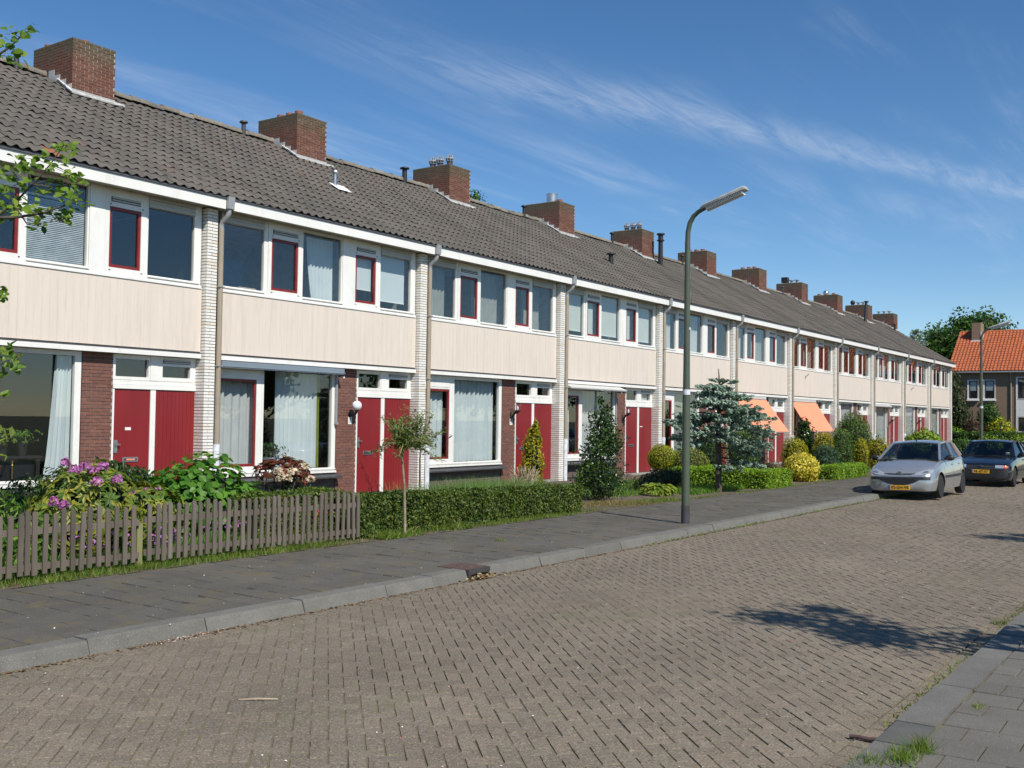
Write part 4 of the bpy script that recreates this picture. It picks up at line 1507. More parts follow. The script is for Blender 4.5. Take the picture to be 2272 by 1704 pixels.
    w = MB().box(0.25, 3.62, G0 + 0.03, 0.235, -0.3, 0.283).build('plinth_wall', M['wmortar'], root)
    pieces(bricks_front(0.385, 3.62, -0.15, 0.275, G0 + 0.022, 0.05, seed=i * 3 + 41), 'brick', 'brickwork', M['dbrick'], w, i < 4)
    # the white brick pier at the right-hand party wall
    w = MB().box(6.008, 6.232, -0.102, 0.29, -0.3, 5.345).build('pier', M['wmortar'], root)
    lst = []
    C = 0.0575
    n = int(5.53 / C)
    rr = random.Random(300 + i)
    for k in range(n):
        za, zb = -0.20 + k * C + 0.0065, -0.20 + (k + 1) * C - 0.0065
        q = lambda: rr.uniform(-0.0015, 0.0015)
        if k % 2:
            lst.append((6.0 + q(), 6.105, -0.110 + q(), 0.095, za, zb))
            lst.append((6.115, 6.24, -0.110 + q(), 0.0, za, zb))
            lst.append((6.0 + q(), 6.10, 0.105, 0.24, za, zb))
        else:
            lst.append((6.0 + q(), 6.24, -0.110 + q(), -0.005, za, zb))
            lst.append((6.0 + q(), 6.10, 0.005, 0.24, za, zb))
    pieces(lst, 'brick', 'brickwork', M['wbrick'], w, solo, 300)
    if i == 0:
        w0 = MB().box(0.008, 0.232, -0.102, 0.29, -0.3, 5.345).build('pier', M['wmortar'], root)
        pieces([(a_ - 6, b_ - 6, c_, d_, e_, f_) for a_, b_, c_, d_, e_, f_ in lst], 'brick', 'brickwork', M['wbrick'], w0, False)
    house_roof(root, i, i < 3)
    house_chimney(root, i, i < 3, POTS[i])

# pipes through the roofs: house index, local x, y, height above the slope
for i, x, y, h, rad, mt, cap in [(0, 4.55, 4.0, 0.30, 0.055, 'darkgrey', True), (1, 4.25, 4.0, 0.32, 0.055, 'darkgrey', True), (2, 4.10, 4.0, 0.42, 0.075, 'black', True), (3, 4.15, 4.0, 0.40, 0.055, 'black', True),
                                 (4, 4.1, 4.0, 0.42, 0.055, 'black', True), (5, 4.2, 4.0, 0.40, 0.055, 'black', True), (7, 4.2, 4.0, 0.40, 0.055, 'darkgrey', True)]:
    roof_pipe(ROOTS[i], x, y, h, rad, mt, cap)
roof_pipe(ROOTS[1], 17.355 - ROOTS[1].location.x, 1.884, 0.36, 0.05, 'steel', True, collar=True)
v = roof_pipe(ROOTS[3], 29.887 - ROOTS[3].location.x, 1.564, 0.34, 0.085, 'black', True)
v = roof_pipe(ROOTS[5], 36.387 - ROOTS[5].location.x, 3.03, 1.26, 0.095, 'black', False, 'tall_flue')
MB().lathe((36.387 - ROOTS[5].location.x, 3.03, roof_z(3.03) + 1.26), [(0.10, -0.30), (0.15, -0.29), (0.15, -0.25), (0.10, -0.24), (0.10, -0.06), (0.16, -0.05), (0.16, 0.0), (0.05, 0.02)], 14).build('flue_cap', M['black'], v, smooth=40)
roof_pipe(ROOTS[9], 64.589 - ROOTS[9].location.x, 3.28, 1.30, 0.09, 'black', True, 'leaning_flue', lean=0.25)
roof_pipe(ROOTS[10], 4.9, 3.2, 0.45, 0.07, 'black', True)
# marks on doors
def door_mark(i, x0, x1, z0, z1, mat, name='door_label', y=G0 + 0.0055):
    MB().box(x0, x1, y, y + 0.0055, z0, z1).build(name, mat, ROOTS[i])
door_mark(0, 4.50, 4.62, 1.285, 1.335, M['white'])
door_mark(0, 4.53, 4.71, 0.772, 0.798, M['orange'], 'mail_sticker', G0 - 0.013)
door_mark(3, 5.20, 5.38, 1.36, 1.385, M['white'], 'panel_sticker', G0 + 0.0035)
door_mark(4, 5.30, 5.42, 1.30, 1.42, M['white'], 'panel_notice', G0 + 0.0035)


# ------------------------------------------------------------------ curtains and blinds behind the windows
def curtain(hi, x0, x1, z0, z1, y, mat, label, folds=None, amp=0.042, name='curtain', taper=None, cat='curtain', seed=0):
    X = ROOTS[hi].location.x
    r = random.Random(seed + hi * 17)
    n = max(10, int((x1 - x0) / 0.025))
    rows = []
    f = folds or max(3, int((x1 - x0) / 0.14))
    ph = r.uniform(0, 6)
    for k in range(7):
        t = k / 6
        z = z0 + (z1 - z0) * t
        row = []
        for j in range(n + 1):
            s = j / n
            a, b = x0, x1
            if taper:
                a, b = taper(t, x0, x1)
            x = a + (b - a) * s
            yy = y + amp * math.sin(s * f * 2 * PI + ph + 0.5 * math.sin(s * 9 + ph)) * (0.75 + 0.25 * (1 - t)) + 0.3 * amp * math.sin(s * f * 4.7 + t)
            row.append((X + x * ROOTS[hi].scale.x, yy, z))
        rows.append(row)
    o = MB().grid(rows).build(name, M[mat], smooth=80)
    return tag(o, label, cat, 'curtains and blinds behind the windows')


def blind(hi, x0, x1, z0, z1, y, mat, label, cat='blind'):
    X = ROOTS[hi].location.x
    t = thing('roller_blind', label, cat, (X, 0, 0), 0, 'curtains and blinds behind the windows')
    MB().box(x0, x1, y, y + 0.004, z0, z1).build('fabric', M[mat], t)
    MB().box(x0, x1, y - 0.008, y + 0.012, z0 - 0.02, z0 - 0.001).build('bottom_bar', M['white'], t)
    return t


# house 0
curtain(0, 3.08, 3.50, 0.50, 2.50, 0.26, 'curtain_blue', 'pale blue gathered curtain at right side of the leftmost living-room window', 5, 0.03,
        taper=lambda t, a, b: (3.04 + 0.18 * t ** 0.7, 3.50), seed=1)
vb = thing('venetian_blind', 'grey venetian blind in the fixed upstairs window of the leftmost house', 'blind', (ROOTS[0].location.x, 0, 0), 0, 'curtains and blinds behind the windows')
sl = MB().box(-0.515, 0.515, -0.0155, 0.0155, -0.0012, 0.0012).mesh('slat', M['slatblind'])
for k in range(33):
    obj('slat', sl, vb, (3.02 * 0.95, 0.115, 3.985 + k * 0.030), None, (math.radians(58), 0, 0))
MB().box(2.36, 3.38, 0.10, 0.135, 4.985, 5.02).build('head_rail', M['slatblind'], vb)
# house 1
curtain(1, 0.40, 1.50, 0.50, 2.5, 0.34, 'curtain_white', 'white net curtain in the red-sashed downstairs window of the globe-lamp house', 6, seed=2)
curtain(1, 2.08, 3.22, 0.50, 2.5, 0.34, 'curtain_blue', 'pale blue pleated curtain in the big downstairs window of the globe-lamp house', 9, 0.04, seed=3)
curtain(1, 3.20, 3.36, 0.50, 2.5, 0.37, 'curtain_green', 'narrow olive green curtain beside the pale blue pleated curtain', 2, seed=4)
curtain(1, 2.75, 3.55, 3.95, 5.25, 0.26, 'curtain_blue', 'pale curtain with mauve edge in the middle upstairs window of the globe-lamp house', 7, 0.028, taper=lambda t, a, b: (2.78 + 0.16 * (1 - t) ** 1.5, 3.55), seed=5)
curtain(1, 0.36, 0.60, 3.95, 5.0, 0.26, 'curtain_blue', 'thin strip of pale curtain beside the downpipe, first upstairs window of the globe-lamp house', 2, 0.02, taper=lambda t, a, b: (0.36, 0.62 - 0.12 * t), seed=6)
blind(1, 3.99, 4.62, 4.33, 5.05, 0.15, 'blind', 'pale roller blind half drawn in the narrow right-hand upstairs sash of the globe-lamp house')
blind(1, 4.78, 5.72, 4.15, 5.15, 0.15, 'blind', 'pale roller blind nearly down in the wide right-hand upstairs window of the globe-lamp house')
# house 2
curtain(2, 0.40, 1.45, 0.50, 2.5, 0.34, 'curtain_blue', 'blue-grey curtain in the red-sashed downstairs window of the drawn-curtain house', 6, 0.03, seed=7)
curtain(2, 1.63, 3.47, 0.50, 2.5, 0.34, 'curtain_blue', 'wide blue-grey curtain drawn across the big downstairs window of the drawn-curtain house', 11, 0.05, seed=8)
curtain(2, 2.47, 3.55, 3.95, 5.25, 0.3, 'curtain_grey', 'grey curtain in the middle upstairs window of the drawn-curtain house', 9, 0.02, seed=9)
curtain(2, 4.8, 5.7, 3.95, 5.15, 0.4, 'curtain_grey', 'grey curtain in the last upstairs window of the drawn-curtain house', 7, 0.02, seed=29)
curtain(2, 0.46, 1.40, 3.95, 5.15, 0.3, 'curtain_grey', 'grey curtain in the first upstairs window of the drawn-curtain house', 8, 0.02, seed=10)
# house 3
blind(3, 0.44, 1.46, 4.12, 5.15, 0.13, 'blind_cream', 'cream roller blind in the first upstairs window of the holly house')
blind(3, 1.66, 2.15, 4.02, 5.05, 0.13, 'blind_cream', 'cream roller blind in the left red sash of the holly house')
blind(3, 2.46, 3.56, 4.10, 5.28, 0.13, 'blind_cream', 'cream roller blind in the middle upstairs window of the holly house')
blind(3, 4.0, 4.42, 4.02, 5.05, 0.13, 'blind_cream', 'cream roller blind in the right red sash of the holly house')
blind(3, 4.78, 5.7, 4.08, 5.15, 0.13, 'blind_cream', 'cream roller blind in the last upstairs window of the holly house')
curtain(3, 0.42, 1.20, 0.50, 2.5, 0.34, 'curtain_white', 'white curtain in the red-sashed downstairs window of the holly house', 4, 0.04, seed=11)
curtain(3, 1.63, 3.3, 0.50, 2.5, 0.36, 'curtain_white', 'white net curtain in the big downstairs window of the holly house', 9, seed=12)
curtain(3, 5.28, 5.85, 2.2, 2.42, 0.24, 'curtain_white', 'small white lace curtain in the transom over the holly house door', 4, 0.015, seed=13)
# houses 4..10
curtain(4, 0.45, 1.40, 3.95, 5.15, 0.2, 'curtain_white', 'white curtain in the first upstairs window of the lamp-post house', 6, seed=14)
curtain(4, 2.46, 3.55, 3.95, 5.25, 0.2, 'curtain_white', 'white curtain in the middle upstairs window of the lamp-post house', 6, seed=15)
curtain(4, 1.63, 3.45, 0.50, 2.5, 0.3, 'curtain_grey', 'plain grey curtain in the big downstairs window of the lamp-post house', 3, 0.01, seed=16)
curtain(5, 0.45, 1.40, 3.95, 5.15, 0.2, 'curtain_white', 'white curtain in the first upstairs window of the first awning house', 5, seed=17)
curtain(5, 2.46, 3.55, 3.95, 5.25, 0.22, 'curtain_grey', 'grey curtain in the middle upstairs window of the first awning house', 5, seed=18)
curtain(6, 2.46, 3.55, 3.95, 5.25, 0.24, 'curtain_grey', 'grey curtain in the middle upstairs window of the second awning house', 5, seed=19)
curtain(7, 1.63, 3.47, 1.1, 2.5, 0.3, 'curtain_white', 'white net curtain in the big downstairs window of the big-dome house', 8, seed=20)
curtain(8, 2.46, 3.55, 3.95, 5.25, 0.24, 'curtain_blue', 'pale blue curtain in the middle upstairs window of the third-last house', 5, seed=21)
curtain(8, 2.3, 3.47, 0.5, 2.5, 0.3, 'curtain_white', 'white curtain in the big downstairs window of the third-last house', 5, seed=22)
curtain(9, 2.4, 3.47, 0.5, 2.5, 0.3, 'curtain_white', 'white curtain in the big downstairs window of the second-last house', 5, seed=23)
curtain(10, 2.3, 3.47, 0.5, 2.5, 0.3, 'curtain_white', 'white curtain in the big downstairs window of the end house', 5, seed=24)

# ------------------------------------------------------------------ things inside the near windows
X0 = ROOTS[0].location.x + 0.32
tb = thing('window_table', 'dark table with a small brass candlestick behind the leftmost living-room window', 'table', (X0 + 2.1, 0.62, 0))
MB().box(-0.75, 0.55, -0.18, 0.22, 0.84, 0.87).build('tabletop', M['black'], tb)
for a in (-0.7, 0.5):
    MB().box(a - 0.03, a + 0.03, -0.15, -0.09, -0.06, 0.84).build('leg', M['black'], tb)
MB().box(-0.72, 0.50, -0.08, 0.20, 0.35, 0.838).build('shelf_panel', M['black'], tb)
cs = thing('candlestick', 'small brass candlestick standing behind the leftmost window', 'candlestick', (X0 + 2.14, 0.42, 0.50))
MB().lathe((0, 0, 0), [(0.03, 0), (0.012, 0.02), (0.012, 0.22), (0.022, 0.23), (0.01, 0.26), (0.02, 0.30)], 10).build('stem', surf('brass', (0.45, 0.30, 0.10), 0.35, metal=0.8), cs, smooth=40)
ot = thing('clay_ornament', 'leaning terracotta pot on the leftmost window sill', 'pot', (X0 + 1.86, 0.40, 0.50))
MB().tube([(0, 0, 0), (-0.03, 0, 0.14), (0.0, 0, 0.25)], [0.05, 0.075, 0.10], 12).build('pot', M['clay'], ot, smooth=40)


def potplant(x, y, z, h, w, leaf, label, potcol, seed, size=0.1, aspect=0.5, n=120, pr=0.10):
    t = thing('potted_plant', label, 'potted plant', (x, y, z), 0, 'plants behind the windows')
    MB().lathe((0, 0, 0), [(pr * 0.7, 0), (pr, 0.16), (pr * 1.08, 0.16), (pr * 1.08, 0.2), (pr * 0.9, 0.2), (pr * 0.85, 0.17)], 14).build('pot', M[potcol], t, smooth=40)
    g = np.random.default_rng(seed)
    P = np.stack([g.normal(0, w * 0.4, n), g.normal(0, w * 0.3, n), 0.2 + g.uniform(0.05, 1, n) * h], 1)
    N = norm(np.stack([P[:, 0], P[:, 1] - 0.3, np.full(n, 0.4)], 1))
    obj('foliage', leaf_mesh('foliage', P, N, size, L[leaf], aspect, 0.5, seed=seed, axis=P * (1, 1, 0.2) + (0, 0, 0.3)), t)
    stems('stem', (0, 0, 0.15), [tuple(P[k]) for k in range(0, n, max(1, n // 8))], 0.008, 0.004, M['bark'], t, seed=seed)


potplant(X0 + 1.78, 0.45, 0.52, 0.75, 0.30, 'laurel', 'tall spiky pot plant at the left of the leftmost living-room window', 'black', 1, 0.22, 0.16, 60)
potplant(X0 + 2.02, 0.50, 0.87, 0.28, 0.30, 'hosta', 'broad-leaved pot plant in the middle of the leftmost living-room window', 'black', 2, 0.16, 0.65, 26, 0.07)
potplant(X0 + 2.34, 0.50, 0.87, 0.22, 0.34, 'weed', 'low pot plant with red flowers next to the gathered curtain', 'black', 3, 0.09, 0.5, 70, 0.08)
potplant(ROOTS[1].location.x + 1.98, 0.36, 0.54, 0.26, 0.36, 'dark', 'bushy plant in a blue-grey tub in the globe-lamp house window', 'cassette', 4, 0.09, 0.6, 120, 0.17)
bx = thing('basket', 'small woven basket on the upstairs sill of the globe-lamp house', 'basket', (ROOTS[1].location.x + 1.15, 0.2, 3.95))
MB().box(-0.20, 0.22, -0.06, 0.06, 0, 0.06).build('bowl', M['straw'], bx)
tv = thing('blue_cupboard', 'blue cupboard inside the first upstairs window of the globe-lamp house', 'cupboard', (ROOTS[1].location.x + 1.45, 1.2, 2.81))
MB().box(-0.35, 0.35, -0.2, 0.2, 0, 1.85).build('cabinet', surf('blue_cupboard_paint', (0.03, 0.07, 0.15), 0.6), tv)

# ------------------------------------------------------------------ awnings, wall lamps, number plates
def cassette(hi, mat, label, y0, drop, h=0.12):
    X = ROOTS[hi].location.x
    t = thing('rolled_awning', label, 'awning', (X, 0, 0), 0)
    mb = MB()
    mb.add([(0.40, 0.0, 2.57), (3.60, 0.0, 2.57), (3.60, y0, 2.57 - drop), (0.40, y0, 2.57 - drop), (0.40, 0.0, 2.57 - h), (3.60, 0.0, 2.57 - h), (3.60, y0, 2.57 - drop - h), (0.40, y0, 2.57 - drop - h)],
           [(0, 1, 2, 3), (7, 6, 5, 4), (3, 2, 6, 7), (1, 0, 4, 5), (1, 5, 6, 2), (0, 3, 7, 4)])
    mb.build('case', M[mat], t)
    MB().box(0.38, 3.62, y0 - 0.012, y0 - 0.002, 2.57 - drop - h + 0.02, 2.57 - drop - h + 0.035).build('front_bar', M[mat], t)
    g = MB().box(3.56, 3.60, 0.085, 0.125, 1.45, 2.44)
    g.box(3.555, 3.605, 0.06, 0.12, 1.40, 1.448)
    g.build('guide_rail', M['zinc'], t)
    MB().box(3.615, 3.66, -0.05, 0.0, 2.37, 2.41).build('bracket', M['white'], t)
    return t


cassette(1, 'cassette', 'rolled blue-grey awning box above the big window of the globe-lamp house', -0.10, 0.01)
cassette(3, 'cassette2', 'rolled pale grey awning above the holly house window', -0.24, 0.09, 0.05)
cassette(8, 'cassette2', 'rolled pale awning above the third-last house window', -0.14, 0.04, 0.08)


def drop_awning(hi, yb, zb, label):
    X = ROOTS[hi].location.x
    t = thing('orange_awning', label, 'awning', (X, 0, 0), 0, 'orange awnings')
    a, b = 0.30, 3.49
    yt, zt = -0.06, 2.44
    rows = []
    for k in range(9):
        s = k / 8
        sag = -0.02 * math.sin(PI * s)
        rows.append([(a + (b - a) * j / 12, yt + (yb - yt) * s, zt + (zb - zt) * s + sag) for j in range(13)])
    mb = MB().grid(rows)
    mb.grid([[(x, y + 0.003, z - 0.004) for x, y, z in row] for row in rows])
    mb.build('cloth', M['orange'], t, smooth=60)
    MB().box(a - 0.03, b + 0.03, yb - 0.02, yb + 0.012, zb - 0.035, zb - 0.006).build('front_bar', M['zinc'], t)
    MB().box(a - 0.02, b + 0.02, -0.05, 0.12, 2.46, 2.57).build('roller_case', M['cassette2'], t)
    for x in (a - 0.02, b + 0.02):
        MB().tube([(x, 0.12, zb - 0.02), (x, yb, zb - 0.02)], 0.014, 6).build('arm', M['zinc'], t)
    return t


drop_awning(5, -1.0, 1.21, 'orange drop awning let down, nearer one, right of the blue spruce')
drop_awning(6, -0.86, 1.21, 'orange drop awning let down, farther one, above the gold dome shrub')

X1 = ROOTS[1].location.x
gl = thing('globe_lamp', 'white globe wall lamp on the brick beside a red door', 'wall lamp', (X1 + 4.02, G0, 1.80))
MB().sphere((0, -0.21, 0), 0.105, 20, 12).build('globe', M['globe'], gl, smooth=60)
arm = MB().tube([(0.0, 0.0, -0.20), (0.0, -0.06, -0.22), (0.0, -0.17, -0.19), (0.0, -0.21, -0.11)], [0.022, 0.02, 0.02, 0.03], 8)
arm.lathe((0.0, -0.21, -0.13), [(0.035, 0), (0.05, 0.03), (0.05, 0.04)], 12)
arm.lathe((0, -0.012, -0.20), [(0.055, 0.0), (0.055, 0.011)], 14, 0, 'y')
arm.build('bracket', M['black'], gl, smooth=40)


def lantern(hi, label):
    t = thing('lantern_lamp', label, 'wall lamp', (ROOTS[hi].location.x + 4.02, G0, 1.85), 0, 'dark bracket wall lamps')
    b = MB().tube([(0, 0, -0.22), (0, -0.05, -0.25), (0, -0.12, -0.14), (0, -0.22, -0.10)], [0.03, 0.028, 0.03, 0.04], 8)
    b.lathe((0, -0.22, -0.12), [(0.03, 0), (0.085, 0.04), (0.085, 0.06)], 12)
    b.box(-0.03, 0.03, -0.012, 0.0, -0.36, -0.12)
    b.build('bracket', M['black'], t, smooth=40)
    MB().lathe((0, -0.22, -0.055), [(0.075, 0), (0.10, 0.10), (0.085, 0.18), (0.03, 0.21)], 14).build('lamp_glass', M['glass'], t, smooth=60)
    MB().lathe((0, -0.22, -0.05), [(0.02, 0), (0.028, 0.06), (0.01, 0.10)], 8).build('bulb', M['globe'], t, smooth=60)


lantern(2, 'dark bracket wall lamp beside the red door, behind the golden conifer')
lantern(3, 'dark bracket wall lamp beside the red door, right of the holly')
lantern(8, 'dark bracket wall lamp beside a far red door, above the silver car')
lantern(9, 'dark bracket wall lamp by the second-last red door')


def plate(hi, txt, label):
    X = ROOTS[hi].location.x
    t = thing('number_plate', label, 'house number', (X + 4.03, G0, 1.49), 0, 'house number plates')
    MB().box(-0.055, 0.055, -0.012, -0.001, -0.085, 0.085).build('plate', M['white'], t)
    if txt:
        text_obj('numeral', txt, 0.13, M['black'], t, (0, -0.0135, -0.01), (PI / 2, 0, 0))


plate(1, '5', 'small white house number plate under the globe lamp')
plate(2, '3', 'small white house number plate under the bracket lamp by the golden conifer')
for hi, lab in ((6, 'small bracket left by a flag holder on the cream boards of the second awning house'), (9, 'small flag holder on the cream boards of the second-last house')):
    t = thing('flag_holder', lab, 'flag holder', (ROOTS[hi].location.x + 2.2, 0, 3.55))
    MB().tube([(0, 0.0, 0), (0.0, -0.16, 0.14)], 0.02, 8).build('socket', M['zinc'], t)
    MB().box(-0.04, 0.04, -0.008, -0.001, -0.08, 0.06).build('plate', M['zinc'], t)
t = thing('blue_sign', 'small white sign with a black arrow by the door behind the blue spruce', 'sign', (ROOTS[4].location.x + 5.55, G0, 1.45))
MB().box(-0.13, 0.13, -0.02, -0.005, -0.16, 0.16).build('plate', M['white'], t)
MB().add([(0, -0.022, 0.12), (0.07, -0.022, 0.02), (0.025, -0.022, 0.02), (0.025, -0.022, -0.10), (-0.025, -0.022, -0.10), (-0.025, -0.022, 0.02), (-0.07, -0.022, 0.02)], [(0, 6, 5, 4, 3, 2, 1)]).build('arrow', M['black'], t)

# ------------------------------------------------------------------ the fence
FX = [5.21, 5.32, 5.39, 5.46, 5.56, 5.65, 5.75, 5.85, 5.94, 6.03, 6.13, 6.23, 6.32, 6.42, 6.52, 6.71, 6.81, 6.89, 6.97, 7.07, 7.16, 7.26, 7.36, 7.45, 7.55,
      7.63, 7.73, 7.83, 7.94, 8.03, 8.12, 8.22, 8.31, 8.40, 8.49, 8.57, 8.67, 8.77, 8.87, 8.96, 9.06, 9.16, 9.25, 9.35, 9.45, 9.55, 9.65, 9.75, 9.83]
fx = 5.12
while fx > 3.6:
    FX.insert(0, round(fx, 2))
    fx -= 0.095
fence = thing('picket_fence', 'low weathered grey picket fence in front of the rhododendron', 'fence', (5.2, -6.10, 0))
rr = random.Random(12)


def picket_mesh(h, w):
    mb = MB()
    t = 0.018
    pro = [(-w / 2, 0), (w / 2, 0), (w / 2, h - 0.028), (w * 0.30, h - 0.008), (0, h), (-w * 0.30, h - 0.008), (-w / 2, h - 0.028)]
    n = len(pro)
    mb.add([(x, -t / 2, z) for x, z in pro] + [(x, t / 2, z) for x, z in pro], [tuple(range(n)), tuple(range(2 * n - 1, n - 1, -1))] + [(k, k + n, (k + 1) % n + n, (k + 1) % n) for k in range(n)])
    return mb.mesh('picket', M['fence'])


PK = [picket_mesh(0.565 + 0.012 * k, 0.046 + 0.003 * (k % 2)) for k in range(4)]
for x in FX:
    z = 0.045 if x > 6.6 else 0.04
    zz = z + (0.01 if x < 6.6 else 0.0) + rr.uniform(-0.012, 0.012) - 0.012 * max(0, x - 8.5)
    obj('picket', rr.choice(PK), fence, (x - 5.2, -0.03 + rr.uniform(-.004, .004), zz), None, (rr.uniform(-.02, .02), rr.uniform(-.022, .022), rr.uniform(-.05, .05)))
for xa, xb, za, zb in ((3.5, 6.60, 0.46, 0.455), (6.66, 9.88, 0.475, 0.44)):
    for dz in (0.0, -0.335):
        MB().bar((xa - 5.2, 0, za + dz), (xb - 5.2, 0.0, zb + dz), 0.03, 0.06).build('rail', M['fence'], fence)
for x, top in ((5.13, 0.42), (6.63, 0.44), (8.15, 0.42), (9.80, 0.40)):
    MB().box(x - 5.2 - 0.033, x - 5.2 + 0.033, 0.017, 0.075, -0.25, top).build('post', M['postwood'], fence)

# ------------------------------------------------------------------ street lamps
lamp = thing('street_lamp', 'green street lamp post on the near kerb, in front of the cream houses', 'street lamp', (14.66, -8.42, 0), 0, 'green street lamps')
LP = MB()
LP.tube([(0, 0, -0.2), (0, 0, 0.28)], [0.066, 0.066], 12, 1)
LP.tube([(0, 0, 0.28), (0, 0, 1.98)], [0.062, 0.059], 12, 0)
LP.tube([(0, 0, 1.98), (0, 0, 2.06)], [0.060, 0.060], 12, 2)
LP.tube([(0, 0, 2.06), (0, 0, 2.9), (0, 0, 4.35)], [0.055, 0.048, 0.042], 12, 0)
LP.box(-0.018, 0.018, -0.056, -0.036, 2.98, 3.02, 2)
lp_o = LP.build('post', [M['lampgreen'], M['darkgrey'], M['pvc']], lamp, smooth=40)
MB().tube([(0, 0, 4.34), (0, -0.005, 4.50), (0, -0.035, 4.64), (0, -0.095, 4.74), (0, -0.17, 4.80), (0, -0.30, 4.855)], [0.040, 0.039, 0.038, 0.036, 0.034, 0.032], 12).build('arm', M['lampgreen'], lamp, smooth=40)
hd = MB()
e0, e1 = Vector((0, -0.235, 4.83)), Vector((0, -0.96, 5.06))
ax = (e1 - e0).normalized()
upn = Vector((1, 0, 0)).cross(ax).normalized()
if upn.z < 0:
    upn = -upn


def headsec(p, prof):
    return [tuple(p + Vector((1, 0, 0)) * a + upn * b) for a, b in prof]


prof = [(-0.09, 0.0), (-0.095, 0.030), (-0.055, 0.062), (0.055, 0.062), (0.095, 0.030), (0.09, 0.0)]
S0, S1 = headsec(e0, [(a * 0.7, b * 0.7) for a, b in prof]), headsec(e0 + ax * 0.08, prof)
S2, S3 = headsec(e1 - ax * 0.03, prof), headsec(e1, [(a * 0.85, b * 0.8) for a, b in prof])
vs = S0 + S1 + S2 + S3
fs = []
for k in range(3):
    for j in range(6):
        fs.append((k * 6 + j, k * 6 + (j + 1) % 6, (k + 1) * 6 + (j + 1) % 6, (k + 1) * 6 + j))
fs += [tuple(range(5, -1, -1)), tuple(range(18, 24))]
hd.add(vs, fs)
hd.build('lamp_head', M['lamphead'], lamp, smooth=30)
ln = MB()
ns = 24
for k in range(ns):
    a = 0.09 + (0.62) * k / ns
    p = e0 + ax * a
    pr = [(-0.078, -0.003), (-0.066, -0.05), (0.0, -0.072), (0.066, -0.05), (0.078, -0.003)]
    g = headsec(p, pr) + headsec(p + ax * (0.62 / ns * 0.72), [(q * 0.97, w * 0.95) for q, w in pr])
    ln.add(g, [(0, 1, 6, 5), (1, 2, 7, 6), (2, 3, 8, 7), (3, 4, 9, 8), (4, 3, 2, 1, 0), (5, 6, 7, 8, 9)])
ln.build('lens', M['lamplens'], lamp)


def copy_tree(o, parent=None):
    c = o.copy()
    COL.objects.link(c)
    if parent is not None:
        c.parent = parent
    for ch in list(o.children):
        copy_tree(ch, c)
    return c


lamp2 = copy_tree(lamp)
lamp2.location = (40.4, -7.85, 0.20)
lamp2['label'] = 'green street lamp post in the distance, in front of the orange-roofed house'

# ------------------------------------------------------------------ drain, litter, sticks
dr = thing('storm_drain', 'rusty iron storm drain with dark mouth set in the kerb', 'storm drain', (8.79, KY, 0))
MB().box(-0.185, 0.185, 0.015, 0.40, -0.03, 0.006).build('cover', M['rust'], dr)
mo = MB()
mo.box(-0.185, 0.185, -0.022, 0.012, -0.05, 0.003)
mo.box(-0.185, -0.15, -0.025, 0.012, -0.2, -0.052)
mo.box(0.15, 0.185, -0.025, 0.012, -0.2, -0.052)
mo.box(-0.15, 0.15, 0.05, 0.12, -0.2, -0.032)
mo.build('frame', M['iron'], dr)


def flakes(name, n, cx, cy, sx, sy, z, size, mat, label=None, cat=None, seed=0, up_=0.02):
    g = np.random.default_rng(seed)
    P = np.stack([cx + g.normal(0, sx, n), cy + g.normal(0, sy, n), z + np.abs(g.normal(0, up_, n))], 1)
    me = leaf_mesh(name, P, np.tile((0, 0, 1.0), (n, 1)), size, mat, 0.55, 0.4, seed=seed)
    o = obj(name, me)
    return tag(o, label, cat, None, 'stuff')


flakes('drain_litter', 160, 8.80, KY - 0.06, 0.13, 0.035, ROAD_Z + 0.004, 0.05, M['litter'], 'dry leaves caught at the mouth of the storm drain', 'litter', 1, 0.022)
flakes('white_petals', 130, 5.02, KY - 0.07, 0.16, 0.035, ROAD_Z + 0.003, 0.014, M['petal'], 'scattered white petals and a red scrap in the gutter', 'litter', 2, 0.004)
g_ = np.random.default_rng(5)
n = 2600
gx = g_.uniform(3.4, 34, n) ** 1.0
P = np.stack([gx, KY - 0.045 - np.abs(g_.normal(0, 0.035, n)), np.full(n, ROAD_Z + 0.003)], 1)
o = obj('gutter_debris', leaf_mesh('gutter_debris', P, np.tile((0, 0, 1.0), (n, 1)), 0.028, M['gravelly'], 0.6, 0.35, seed=6))
tag(o, 'brown dry debris lying along the near gutter', 'litter', None, 'stuff')
n = 420
gx = g_.uniform(3.5, 16, n)
gy = g_.uniform(-13.6, -6.6, n)
P = np.stack([gx, gy, np.where(gy < KY, ROAD_Z, 0.0) + 0.004], 1)
o = obj('scattered_specks', leaf_mesh('scattered_specks', P, np.tile((0, 0, 1.0), (n, 1)), 0.014, M['petal'], 0.7, 0.2, seed=8))
tag(o, 'tiny pale specks of blossom strewn over road and pavement', 'litter', None, 'stuff')
t = thing('dark_stick', 'short dark stick lying against the near right-hand kerb', 'stick', (5.62, -13.77, ROAD_Z + 0.012))
MB().tube([(0.002, 0.10, 0.0), (0.0, 0.05, 0.006), (-0.004, 0.0, 0.004), (0.002, -0.06, 0.012), (0.0, -0.11, 0.04)], [0.012, 0.011, 0.0125, 0.011, 0.010], 8).build('twig', M['twig'], t, smooth=60)
t = thing('pale_stick', 'thin pale stick lying on the brick road near the left bottom', 'stick', (4.21, -10.64, ROAD_Z + 0.006))
MB().tube([(-0.075, 0.085, 0.0), (0.0, 0.0, 0.004), (0.075, -0.085, 0.0)], [0.004, 0.006, 0.004], 6).build('twig', M['straw'], t)


